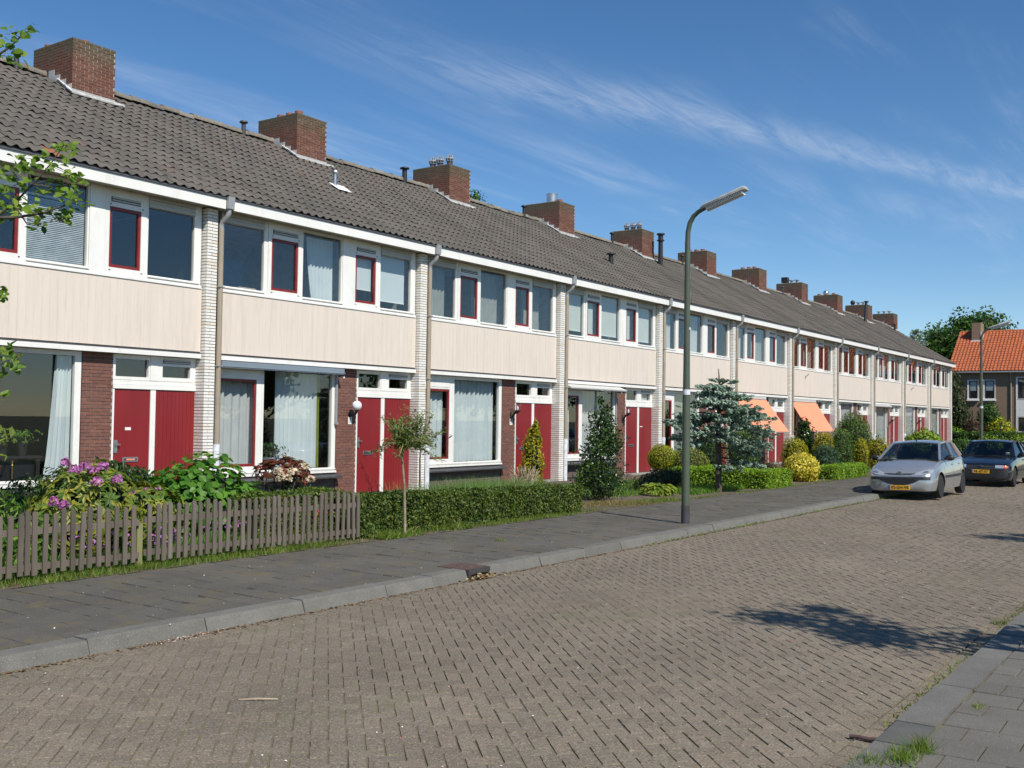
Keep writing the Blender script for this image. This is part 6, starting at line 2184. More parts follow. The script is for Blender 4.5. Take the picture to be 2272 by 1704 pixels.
def grass_patch(name, n, x0, x1, y0, y1, h, leaf, seed, label, lean=0.35, w=0.010, zf=soil_z, cat='grass'):
    o = blades(name, scatter(n, x0, x1, y0, y1, seed, zf), h, L[leaf], None, seed, lean, w)
    return tag(o, label, cat, None, 'stuff')


grass_patch('fence_grass', 5200, 3.6, 10.1, -6.40, -6.02, 0.075, 'grass', 1, 'short grass growing under the picket fence')
grass_patch('garden_grass', 12000, 3.6, 9.7, -6.0, -4.9, 0.16, 'weed', 2, 'green undergrowth showing between the fence pickets', 0.5, 0.016)
grass_patch('feathery_groundcover', 9000, 13.5, 16.2, -5.1, -3.3, 0.50, 'greygrass', 3, 'feathery green ground cover behind the yew hedge', 0.3, 0.016, cat='ground cover')
grass_patch('hedge_weeds', 3000, 10.0, 11.9, -6.42, -6.02, 0.10, 'grass', 4, 'bright weeds at the foot of the yew hedge around the thin tree', 0.6, 0.02)
grass_patch('hedge_weeds', 2600, 11.8, 15.6, -6.40, -6.10, 0.05, 'grass', 14, 'short grass fringe along the foot of the yew hedge')
grass_patch('dry_grass', 2600, 15.5, 17.9, -6.35, -5.2, 0.07, 'drygrass', 5, 'dry straw-coloured grass at the end of the yew hedge', 0.8)
grass_patch('dry_grass', 900, 17.2, 19.0, -6.35, -5.9, 0.09, 'grass', 15, 'green tuft of grass below the holly at the pavement edge')
grass_patch('garden_weeds', 5000, 18.4, 25.5, -5.0, -2.0, 0.14, 'weed', 6, 'low weeds among the shrubs left of the blue spruce', 0.6, 0.02)
grass_patch('garden_weeds', 2500, 20.5, 23.4, -5.9, -5.0, 0.12, 'weed', 16, 'leafy weeds round the foot of the blue spruce', 0.6, 0.02)
grass_patch('edge_grass', 2500, 18.5, 32, -6.43, -6.25, 0.04, 'grass', 7, 'thin grass along the inner edge of the far pavement')
grass_patch('garden_weeds', 5000, 26, 48, -5.6, -2.5, 0.15, 'weed', 8, 'low weeds between the dome conifers', 0.5, 0.025)
grass_patch('gutter_weeds', 900, 12.5, 27, KY - 0.12, KY - 0.02, 0.04, 'grass', 9, 'weeds growing along the far gutter before the cars', 0.8, 0.012, lambda y: ROAD_Z)
grass_patch('gutter_weeds', 500, 5.9, 12, RY + 0.0, RY + 0.06, 0.035, 'grass', 10, 'weeds in the joint of the right-hand kerb', 0.8, 0.01, lambda y: ROAD_Z)
g = np.random.default_rng(3)
for k, (cx, cy, z, n, s, h, lab) in enumerate([(5.18, -14.06, -0.02, 160, 0.055, 0.07, 'grass tuft by the dark stone of the right-hand kerb'), (5.38, -14.10, -0.02, 130, 0.045, 0.08, 'second grass tuft on the right-hand pavement joint'),
                                              (5.05, -13.93, -0.04, 130, 0.06, 0.06, 'grass at the lowered end of the right-hand kerb'), (9.6, -13.72, ROAD_Z, 60, 0.05, 0.05, 'small weed in the right-hand gutter near the tree shadow'), (6.38, -14.16, -0.02, 40, 0.03, 0.03, 'tiny weed between two right-hand slabs'), (10.9, -7.6, 0, 60, 0.05, 0.04, 'small weed on the dark pavement beyond the drain')]):
    P = np.stack([cx + g.normal(0, s, n), cy + g.normal(0, s * 0.6, n), np.full(n, z)], 1)
    tag(blades('grass_tuft', P, h, L['grass'], None, k, 0.6, 0.006), lab, 'grass tuft', 'grass tufts in the paving', 'stuff')
# moss and weeds between the road bricks
g = np.random.default_rng(8)
n = 6000
x = 12 + 20 * g.random(n)
y = KY - 0.2 - np.abs(g.normal(0, 1.1, n))
keep = np.sin(x * 1.3) + np.sin(y * 2.7 + x) + g.normal(0, .5, n) > 0.5
P = np.stack([x, y, np.full(n, ROAD_Z - 0.004)], 1)[keep]
tag(blades('road_moss', P, 0.012, L['grass'], None, 21, 1.2, 0.014), 'moss and tiny weeds in the joints of the brick road', 'moss', None, 'stuff')
for k, (x, y, z, n, s, mt, lab) in enumerate([(7.1, -5.85, 0.22, 70, 0.24, 'violet', 'violet flowers behind the pickets of the fence'), (6.35, -5.8, 0.30, 26, 0.2, 'mauve', 'mauve blossoms low behind the left pickets'), (8.0, -5.75, 0.30, 34, 0.3, 'violet', 'violet flowers behind the fence under the broad-leaved shrub'), (9.35, -5.8, 0.36, 10, 0.10, 'redflower', 'few red blooms near the right end of the fence')]):
    g = np.random.default_rng(50 + k)
    P = np.stack([x + g.normal(0, s, n), y + g.normal(0, .1, n), z + g.normal(0, .05, n)], 1)
    tag(obj('flower_patch', leaf_mesh('flower_patch', P, np.tile((-.3, -1, .5), (n, 1)), 0.04, L[mt], 0.9, 0.5, seed=k)), lab, 'flowers', None, 'stuff')
# low leafy plants at the far left behind the fence
bush('garden_shrub', 'low leafy plant behind the left end of the picket fence', 'shrub', (5.75, -5.3, -0.05), [(0, 0, 0.22, 0.35, 0.25, 0.28, 360), (-0.4, 0, 0.2, 0.3, 0.25, 0.24, 260)], 'weed', 0.09, 120, 0.4, core=0)
bush('garden_shrub', 'tall weedy plant below the leftmost window ledge', 'shrub', (6.25, -4.2, -0.05), [(0, 0, 0.35, 0.28, 0.22, 0.42, 320)], 'weed', 0.08, 121, 0.35, core=0, axis='up')


# ------------------------------------------------------------------ trees
def tree(name, label, base, height, blobs, leaf, size, seed, tr=0.16, aspect=0.6, group=None, core=0.0, jit=0.8, n_limbs=8, lo=0.3, hi=1.08, lump=0.22):
    t = thing(name, label, 'tree', base, 0, group)
    first = min(b[2] - b[5] * 0.6 for b in blobs)
    top = Vector((blobs[0][0] * 0.5, blobs[0][1] * 0.5, max(first, height * 0.3)))
    MB().tube([(0, 0, -0.4), (0.0, 0, top.z * 0.4), tuple(top), (blobs[0][0], blobs[0][1], blobs[0][2] + blobs[0][5] * 0.3)], [tr, tr * 0.85, tr * 0.6, tr * 0.2], 10).build('trunk', M['bark'], t, smooth=60)
    stems('limb', tuple(top), [(b[0], b[1], b[2]) for b in blobs[:n_limbs]], tr * 0.4, tr * 0.08, M['bark'], t, 0.3, seed)
    Ps, Ns = [], []
    heart = MB()
    for k, (x, y, z, rx, ry, rz_, n) in enumerate(blobs):
        P, N = ell(n, (x, y, z), (rx, ry, rz_), lo, hi, -1, seed * 13 + k, lump)
        Ps.append(P); Ns.append(N)
        if core:
            heart.sphere((x, y, z), (rx * core, ry * core, rz_ * core), 10, 6)
    me = leaf_mesh('crown', np.concatenate(Ps), np.concatenate(Ns), size, L[leaf], aspect, jit, seed=seed, extra=(heart, M['heart']) if core else None)
    obj('crown', me, t)
    return t


# big tree behind the orange roof, taller than its ridge
tree('broadleaf_tree', 'big dark green tree rising behind the orange roof', (97, 4.2, 0), 11, [(0, 0, 8.4, 3.0, 2.6, 2.6, 4600), (0, -1.9, 9.6, 2.2, 1.9, 2.0, 3200), (0, 1.9, 8.4, 2.4, 2.0, 2.0, 2600), (0, 3.4, 6.6, 2.4, 2.0, 2.0, 2600), (0, 4.8, 5.0, 2.2, 1.8, 1.9, 1800), (0, 0.2, 6.0, 3.2, 3.0, 2.4, 1600), (0, -0.2, 10.2, 1.2, 1.2, 1.1, 600)], 'tree', 0.30, 1, 0.35, core=0.66)
tree('broadleaf_tree', 'low tree tops farther right, peeping over the orange ridge', (104, -6.5, 0), 10, [(0, 0, 8.9, 2.5, 2.0, 1.6, 1200), (0, 2.9, 8.5, 2, 1.6, 1.5, 800)], 'tree', 0.45, 2, 0.3, core=0.6)
# sparse conifer top between the terrace and the tree
pt = thing('sparse_pine', 'sparse pale conifer top showing over the far end of the grey roof', 'tree', (91, 6.6, 0))
MB().tube([(0, 0, -0.3), (0, 0, 5), (0.1, 0, 9.6)], [0.2, 0.14, 0.03], 8).build('trunk', M['bark'], pt)
rr = random.Random(9)
PP, NR, AX = [], [], []
bm_ = MB()
for k in range(70):
    z = rr.uniform(4.5, 9.5)
    l = (9.9 - z) * 0.42 + 0.25
    a = rr.uniform(0, 2 * PI)
    tip = Vector((math.cos(a) * l, math.sin(a) * l, z - 0.25 * l + 0.2))
    bm_.tube([(0.0, 0, z), tip], [0.03, 0.01], 4)
    for j in range(46):
        f = rr.uniform(0.2, 1.05)
        PP.append((tip.x * f + rr.gauss(0, .09), tip.y * f + rr.gauss(0, .09), z + (tip.z - z) * f + rr.gauss(0, .07)))
        AX.append((tip.x, tip.y, 0.4)); NR.append((rr.gauss(0, .5), rr.gauss(0, .5), 1))
bm_.build('branch', M['bark'], pt)
obj('needles', leaf_mesh('needles', PP, NR, 0.22, L['spruce'], 0.3, 0.5, axis=AX, seed=4), pt)
tree('broadleaf_tree', 'distant pale tree between the terrace end and the big dark tree', (120, 9.5, 0), 9, [(0, 0, 6.4, 2.6, 2.6, 2.0, 900), (0, 3, 6.9, 2.4, 2.4, 2.0, 800), (0, -3.0, 5.6, 2.4, 2.4, 2, 800)], 'willow', 0.5, 3, 0.25, core=0.6)
# one small tree top behind the row, seen right of the third chimney
tree('small_tree', 'small tree top just showing behind the roof right of the third chimney', (36.1, 12.0, 0), 11.6, [(0, 0, 10.7, 0.7, 0.6, 0.75, 420), (0.25, 0.1, 11.2, 0.3, 0.3, 0.5, 140), (-0.55, 0.3, 11.1, 0.25, 0.25, 0.5, 120)], 'tree', 0.16, 4, 0.10)
# planting in front of the orange-roofed house
bush('dark_conifer', 'tall dark conifer between the terrace end and the orange-roofed house', 'conifer', (78.0, 0.75, -0.1), [(0, 0.2, 2.6, 0.9, 0.75, 2.7, 2600), (0, -0.35, 1.6, 0.9, 0.7, 1.7, 1300), (0, 0.6, 1.6, 0.9, 0.7, 1.7, 1000)], 'fardark', 0.22, 130, 0.4, axis='up')
bush('tall_shrub', 'bright green tall shrub before the brown wall of the orange-roofed house', 'shrub', (77.6, -1.45, -0.1), [(0, 0, 2.2, 0.7, 0.68, 0.95, 900), (0, -0.4, 1.6, 0.7, 0.6, 0.9, 600), (0, 0.45, 1.7, 0.5, 0.5, 0.8, 400)], 'tree', 0.17, 131, 0.55)
bush('purple_shrub', 'purple-brown shrub under the windows of the orange-roofed house', 'shrub', (77.0, -0.55, -0.1), [(0, 0, 1.1, 0.8, 0.75, 0.95, 900), (0, -0.9, 1.0, 0.6, 0.6, 0.7, 400)], 'purple', 0.16, 132)
bush('golden_shrub', 'yellow-green shrub by the right edge, beside the white panel', 'shrub', (76.4, -2.35, -0.1), [(0, 0, 1.3, 0.7, 0.68, 0.85, 900), (0, -0.55, 0.8, 0.6, 0.6, 0.8, 500), (0, 0.5, 0.9, 0.5, 0.5, 0.8, 400)], 'limeball', 0.14, 133)
bush('garden_shrub', 'mid green shrub at the corner left of the distant lamp post', 'shrub', (75.6, 0.35, -0.1), [(0, 0, 0.7, 0.8, 0.75, 0.75, 700), (0, 0.8, 0.8, 0.7, 0.7, 0.8, 500)], 'box', 0.15, 134)
hedge('privet_hedge', 'far green hedge behind the parked cars at the end of the street', [(74.3, 75.2, -12.5, 1.2, -0.1, 1.05)], 'tree', 0.16, 160, 135, 0.55, wave=0.08)

# street tree on the left, out of the picture except for its outer twigs
LC = [(5.26, -5.71, 5.2, 0.064), (5.28, -5.94, 5.18, 0.055), (5.48, -5.78, 5.31, 0.036), (5.24, -5.8, 5.06, 0.073), (5.25, -5.95, 4.97, 0.055), (5.34, -5.55, 5.05, 0.055), (5.63, -5.15, 5.17, 0.036), (5.6, -5.23, 4.0, 0.091), (5.68, -5.41, 4.04, 0.1), (5.5, -6.01, 4.0, 0.1), (5.72, -5.83, 4.14, 0.082), (5.63, -6.11, 4.16, 0.064), (5.62, -6.25, 4.08, 0.046), (5.49, -6.16, 3.91, 0.082), (5.46, -5.94, 3.77, 0.091), (5.7, -5.17, 3.89, 0.1), (5.59, -5.16, 3.77, 0.1), (5.95, -5.72, 3.99, 0.064), (6.0, -5.8, 3.9, 0.064), (5.7, -6.32, 3.66, 0.055), (5.73, -6.17, 3.6, 0.073), (5.83, -5.81, 3.61, 0.073), (5.82, -5.63, 3.58, 0.073), (5.81, -5.43, 3.55, 0.073), (5.75, -5.31, 3.69, 0.082), (5.31, -5.92, 3.5, 0.091), (5.5, -5.38, 3.52, 0.091), (5.5, -5.28, 3.88, 0.082), (5.67, -5.78, 3.76, 0.064), (5.57, -6.15, 3.66, 0.055), (5.77, -5.98, 3.78, 0.055), (5.4, -6.02, 3.33, 0.055), (5.87, -5.38, 3.48, 0.036), (5.94, -5.59, 3.53, 0.046), (5.83, -5.93, 3.49, 0.036), (5.43, -5.78, 4.03, 0.055), (5.67, -5.17, 4.1, 0.073), (5.48, -5.39, 3.63, 0.091), (6.03, -5.72, 3.96, 0.046), (5.89, -5.57, 3.93, 0.036), (5.47, -5.43, 2.75, 0.041), (5.41, -5.49, 2.7, 0.036), (5.55, -5.37, 2.22, 0.064), (5.51, -5.58, 2.12, 0.055), (5.33, -5.74, 2.04, 0.082), (5.46, -5.7, 2.02, 0.046), (5.63, -5.15, 2.16, 0.073), (5.26, -5.81, 1.72, 0.036)]
st = thing('street_tree', 'street tree whose leafy twigs hang into the picture at the left edge', 'tree', (4.1, -4.65, 0))
ob = Vector((4.1, -4.65, 0))
MB().tube([(0, 0, -0.2), (0, 0, 1.5), (0.05, -0.05, 2.6), (0.0, -0.1, 4.2)], [0.12, 0.10, 0.08, 0.03], 10).build('trunk', M['bark'], st, smooth=60)
PATHS = [[(4.4, -5.0, 4.3), (5.21, -5.2, 4.89), (5.35, -5.41, 5.08), (5.41, -5.5, 5.15), (5.47, -5.59, 5.26), (5.53, -5.69, 5.34)], [(4.2, -4.8, 3.0), (5.21, -5.11, 3.34), (5.39, -5.37, 3.48), (5.49, -5.53, 3.62), (5.59, -5.68, 3.81), (5.68, -5.83, 4.01), (5.75, -5.94, 4.2)], [(5.39, -5.37, 3.48), (5.52, -5.56, 3.49), (5.65, -5.75, 3.53), (5.78, -5.94, 3.61), (5.86, -6.07, 3.74)], [(5.49, -5.53, 3.62), (5.57, -5.64, 3.42), (5.68, -5.79, 3.44), (5.81, -5.97, 3.48)], [(4.15, -4.7, 1.9), (5.31, -5.18, 1.98), (5.47, -5.4, 2.03), (5.57, -5.55, 2.13)], [(5.59, -5.68, 3.81), (5.72, -5.86, 3.79), (5.85, -6.05, 3.85)], [(4.15, -4.7, 2.3), (5.31, -5.22, 2.66), (5.47, -5.44, 2.75)]]
bm_ = MB()
for pth in PATHS:
    n = len(pth)
    r0 = 0.018 if n > 4 else 0.009
    bm_.tube([Vector(p) - ob for p in pth], [r0 * (1 - 0.75 * k / (n - 1)) for k in range(n)], 6)
rr = random.Random(31)
P, N, A = [], [], []
node = [Vector(p) for pth in PATHS for p in pth[1:]]
for (x, y, z, s) in LC:
    c = Vector((x, y, z))
    nr = min(node, key=lambda q: (q - c).length)
    bm_.tube([nr - ob, (nr + c) / 2 - ob + Vector((0, 0, 0.015)), c - ob], [0.004, 0.003, 0.0018], 4)
    for k in range(int(2 + s * 84)):
        q = c + Vector((rr.gauss(0, s * 0.6), rr.gauss(0, s * 0.6), rr.gauss(0, s * 0.55)))
        P.append(tuple(q - ob))
        N.append((rr.gauss(-0.2, 0.45), rr.gauss(-0.5, 0.4), rr.gauss(0.75, 0.35)))
        A.append((rr.gauss(0.2, 0.7), rr.gauss(-0.1, 0.7), rr.gauss(-0.35, 0.5)))
bm_.build('branch', M['bark'], st, smooth=60)
STM = [leaf_shape(0.070, 0.064, L['street']), leaf_shape(0.080, 0.070, L['street'], cup=0.16)]
# the rest of the crown, farther left
for k in range(420):
    c = Vector((3.1, -4.3, 4.6))
    d = Vector((rr.gauss(0, 1), rr.gauss(0, 1), rr.gauss(0, 1))).normalized() * rr.uniform(0.5, 1.05)
    q = c + Vector((d.x * 0.9, d.y * 1.0, d.z * 1.7))
    P.append(tuple(q - ob)); N.append((d.x, d.y, d.z + .5)); A.append((rr.gauss(0, .7), rr.gauss(0, .7), -.4))
leaf_parts(st, P, N, A, STM, 300, ob, 8, joined_mat=L['street'], joined_name='crown')
# two street trees behind the camera's right shoulder: only their shadows fall into the picture
for k, (bx_, by_, sd) in enumerate([(7.15, -16.75, 1), (15.4, -17.1, 2)]):
    t = tree('street_tree', ['small street tree whose ragged shadow falls across the right of the road', 'second small street tree whose shadow tip touches the far right of the road'][k], (bx_, by_, 0), 5, [(0, 0.1, 4.2, 0.55, 0.50, 0.70, 420), (-0.3, 0.1, 4.9, 0.40, 0.40, 0.45, 260), (0.3, -0.3, 3.5, 0.45, 0.42, 0.5, 300), (-0.25, 0.3, 3.7, 0.35, 0.4, 0.4, 200), (0.45, 0.2, 4.6, 0.3, 0.3, 0.35, 140), (0.2, -0.6, 3.0, 0.35, 0.3, 0.35, 150)], 'street', 0.11, 200 + sd, 0.06, aspect=0.7, lo=0.2, group='street trees on the right-hand pavement')
# trees across the road and behind: seen only in the window panes
for k, (x, y, h, s) in enumerate([(58, -34, 8.0, 3.2), (66, -36, 9.0, 3.6), (74, -33, 7.5, 3.0), (84, -46, 9.5, 4.0), (48, -40, 7, 3.2)]):
    tree('park_tree', ['middle', 'tallest of the near', 'lower right', 'farthest large', 'lone left'][k] + ' tree across the road, mirrored in upstairs window panes', (x, y, -0.2), h, [(0, 0, h * 0.65, s, s, h * 0.33, 1300), (s * 0.5, 0, h * 0.5, s * 0.7, s * 0.7, h * 0.25, 700), (-s * 0.5, 0.5, h * 0.5, s * 0.7, s * 0.7, h * 0.25, 700)], 'tree', 0.5, 300 + k, 0.25, core=0.7, group='trees across the road')


# ------------------------------------------------------------------ the orange-roofed house across the end of the street
OH = thing('orange_roofed_house', 'brown brick house with bright orange tiled roof across the end of the street', 'house', (80, 0, 0))
M['obrick'] = surf('brown_far_brick', [(0.20, 0.145, 0.095), (0.24, 0.17, 0.115), (0.22, 0.16, 0.11)], 0.9, nscale=1.6, namt=0.10, stretch=(1, 1, 8))
M['otile'] = roof_tile_mat('orange_roof_tile', [(0, (0.36, 0.098, 0.042)), (0.5, (0.44, 0.125, 0.052)), (1, (0.38, 0.115, 0.055))], (0.32, 0.11, 0.055), (0.22, 0.09, 0.05))
M['owhite'] = M['white']
Y1, Y0 = 1.62, -14.3
ob_ = MB()
ob_.box(0.0, 8.0, Y0, Y1, -0.4, 5.40)
ob_.add([(0, Y1, 5.4), (8, Y1, 5.4), (4, Y1, 8.42), (0, Y1 - 0.2, 5.4), (8, Y1 - 0.2, 5.4), (4, Y1 - 0.2, 8.42)], [(0, 1, 2), (3, 5, 4), (0, 2, 5, 3), (1, 4, 5, 2)])
# window openings are cut as shallow recesses: the wall face is a lattice of boxes 0.12 m thick in front of the core
ob_.build('wall', M['obrick'], OH)
oa = math.atan2(8.60 - 5.43, 4.3)
ol = math.hypot(8.60 - 5.43, 4.3)
deck = MB().add([(-0.28, Y0, 5.40), (-0.28, Y1 + 0.13, 5.40), (4.0, Y1 + 0.13, 8.55), (4.0, Y0, 8.55), (8.3, Y1 + 0.13, 5.40), (8.3, Y0, 5.40)], [(0, 3, 2, 1), (3, 5, 4, 2)])
oroof = deck.build('roof', M['otile'], OH)
tw_, tl_ = 0.235, 0.31
src = MB()
n = 7
rows = []
for v, lift in ((0.0, 0.035), (tl_ + 0.03, 0.0)):
    rows.append([(tw_ * k / (n - 1), v, lift + 0.060 * (0.5 + 0.5 * math.cos(2 * PI * k / (n - 1) - 0.8))) for k in range(n)])
src.grid([[(x, y, z - 0.03) for x, y, z in rows[0]], rows[0], rows[1]])
mb = MB()
rr = random.Random(4)
ca, sa = math.cos(oa), math.sin(oa)
for a in range(67):
    for b in range(17):
        u, v = Y1 + 0.13 - a * tw_, b * tl_ + 0.0
        jz = rr.uniform(-.006, .006)
        vs = []
        for (x, y, z) in src.v:
            vv = v + y
            vs.append((-0.30 + vv * ca - (z + jz + 0.02) * sa, u - x, 5.39 + vv * sa + (z + jz + 0.02) * ca))
        mb.add(vs, [tuple(reversed(f)) for f in src.f])
mb.build('roof_tiles', M['otile'], oroof, smooth=60, kind='stuff')
rid = MB()
for a in range(41):
    y = Y1 + 0.1 - a * 0.38
    rid.grid([[(4.0 + 0.13 * math.sin(t), y - d, 8.56 + (0.10 + 0.015 * (d > 0.2)) * math.cos(t)) for t in np.linspace(-1.7, 1.7, 8)] for d in (0.0, 0.38)])
rid.build('ridge_tiles', M['otile'], oroof, smooth=60, kind='stuff')
# verge: grey mortar line at the gable
MB().bar((-0.30, Y1 + 0.10, 5.44), (4.0, Y1 + 0.10, 8.60), 0.06, 0.10).build('verge', M['clay'], oroof)
MB().box(-0.36, -0.28, Y0, Y1 + 0.1, 5.30, 5.40).build('gutter', M['zinc'], OH)
MB().tube([(-0.30, -2.42, 5.32), (-0.06, -2.42, 5.0), (-0.06, -2.42, -0.3)], 0.045, 8).build('downpipe', M['pipe'], OH)
ch = MB().box(2.9, 4.1, 0.10, 0.72, 7.4, 9.16).build('chimney', M['obrick'], OH)
MB().box(2.84, 4.16, 0.05, 0.77, 7.75, 7.86).box(2.87, 4.12, 0.0, 0.099, 7.9, 8.42).build('white_flashing', M['leadwhite'], ch)


def owin(y1, y0, z0, z1, white_left=True, blind_to=None, name='window', sill=True, mull=None):
    """window in the wall that looks down the street; y1 is the left edge as seen from there"""
    w = 0.11 if white_left else 0.05
    fr = MB()
    fr.box(-0.05, 0.0, y1 - w, y1, z0, z1)
    fr.box(-0.05, 0.0, y0, y0 + 0.04, z0, z1)
    fr.box(-0.05, 0.0, y0 + 0.04, y1 - w, z1 - 0.05, z1)
    fr.box(-0.05, 0.0, y0 + 0.04, y1 - w, z0, z0 + 0.05)
    win = fr.build(name, M['white'], OH)
    s = MB()
    a, b, c, d = y0 + 0.045, y1 - w - 0.005, z0 + 0.055, z1 - 0.055
    t = 0.06
    s.box(-0.035, -0.002, a, a + t, c, d).box(-0.035, -0.002, b - t, b, c, d).box(-0.035, -0.002, a + t, b - t, c, c + t).box(-0.035, -0.002, a + t, b - t, d - t, d)
    if mull:
        s.box(-0.035, -0.002, a + t, b - t, mull, mull + t)
    s.build('sash', M['darkgrey'], win)
    MB().box(-0.018, -0.012, a + t, b - t, c + t, d - t).build('pane', M['glass'], win)
    MB().box(-0.004, -0.001, a + t, b - t, c + t, d - t).build('dark_room', M['black'], win)  # black sheet just behind the glass, painted in for the unlit room
    if blind_to:
        MB().box(-0.010, -0.006, a + t + 0.02, b - t - 0.02, blind_to, d - t).build('blind', M['blind'], win)
    if sill:
        MB().box(-0.16, 0.0, y0 - 0.04, y1 + 0.02, z0 - 0.11, z0 - 0.004).build('sill', M['leadwhite'], win)
    return win


for base in (0.0, -8.6):
    owin(0.45 + base, -0.29 + base, 3.40, 4.80, True, 4.02)
    owin(-0.60 + base, -1.40 + base, 3.40, 4.80, True, 4.02)
    owin(-2.74 + base, -5.4 + base, 3.40, 4.98, True, None, sill=False)
    pn = MB()
    for k in range(14):
        pn.box(-0.045, 0.0, -5.4 + base + k * 0.186, -5.4 + base + k * 0.186 + 0.18, 2.22, 3.36)
    pn.build('white_panel', M['white'], OH)
    MB().box(-0.05, 0.0, -2.82 + base, -2.74 + base, 1.10, 3.395).build('white_post', M['white'], OH)
    owin(-2.83 + base, -5.4 + base, 1.10, 2.20, False, None, sill=False, mull=1.80)

# ------------------------------------------------------------------ cars
def catmull(xs, ys, q):
    """smooth interpolation through stations"""
    xs, ys = np.array(xs, float), np.array(ys, float)
    m = np.gradient(ys, xs)
    # limit overshoot
    out = []
    for x in q:
        k = min(max(np.searchsorted(xs, x) - 1, 0), len(xs) - 2)
        h = xs[k + 1] - xs[k]
        t = (x - xs[k]) / h
        out.append((2 * t ** 3 - 3 * t ** 2 + 1) * ys[k] + (t ** 3 - 2 * t ** 2 + t) * h * m[k] + (-2 * t ** 3 + 3 * t ** 2) * ys[k + 1] + (t ** 3 - t ** 2) * h * m[k + 1])
    return np.array(out)


def paint_mat(name, col, metal, rough=0.32):
    m = new_mat(name)
    t = NT(m)
    nz = t.noise(900, 2, 0.5, t.pos())
    c = t.mix(t.rng(nz, 0.4, 0.6, 0, 0.25), c4(col), c4(tuple(min(1, q * 1.6 + 0.01) for q in col)))
    b = t.n('ShaderNodeBsdfPrincipled', {'Base Color': c, 'Metallic': metal, 'Roughness': rough, 'Coat Weight': 0.8, 'Coat Roughness': 0.03})
    t.n('ShaderNodeOutputMaterial', {0: b.outputs[0]})
    return m


M['tyre'] = surf('tyre_rubber', (0.018, 0.018, 0.018), 0.85, nscale=20, namt=0.2)
M['seat'] = surf('dark_seat', (0.035, 0.035, 0.04), 0.9)
M['yellow'] = surf('yellow_plate', (0.80, 0.42, 0.02), 0.45)
M['blueplate'] = surf('blue_plate_end', (0.02, 0.06, 0.35), 0.5)
M['lampclear'] = surf('headlamp_glass', (0.62, 0.65, 0.66), 0.12, metal=0.55, nscale=40, namt=0.35, coat=1.0)
M['lampsmoke'] = surf('headlamp_bowl', (0.25, 0.27, 0.28), 0.15, metal=0.5, nscale=30, namt=0.3, coat=1.0)
M['amber'] = surf('amber_lens', (0.75, 0.14, 0.02), 0.2, coat=1.0)
M['bumperblack'] = surf('black_bumper_trim', (0.02, 0.021, 0.023), 0.5)


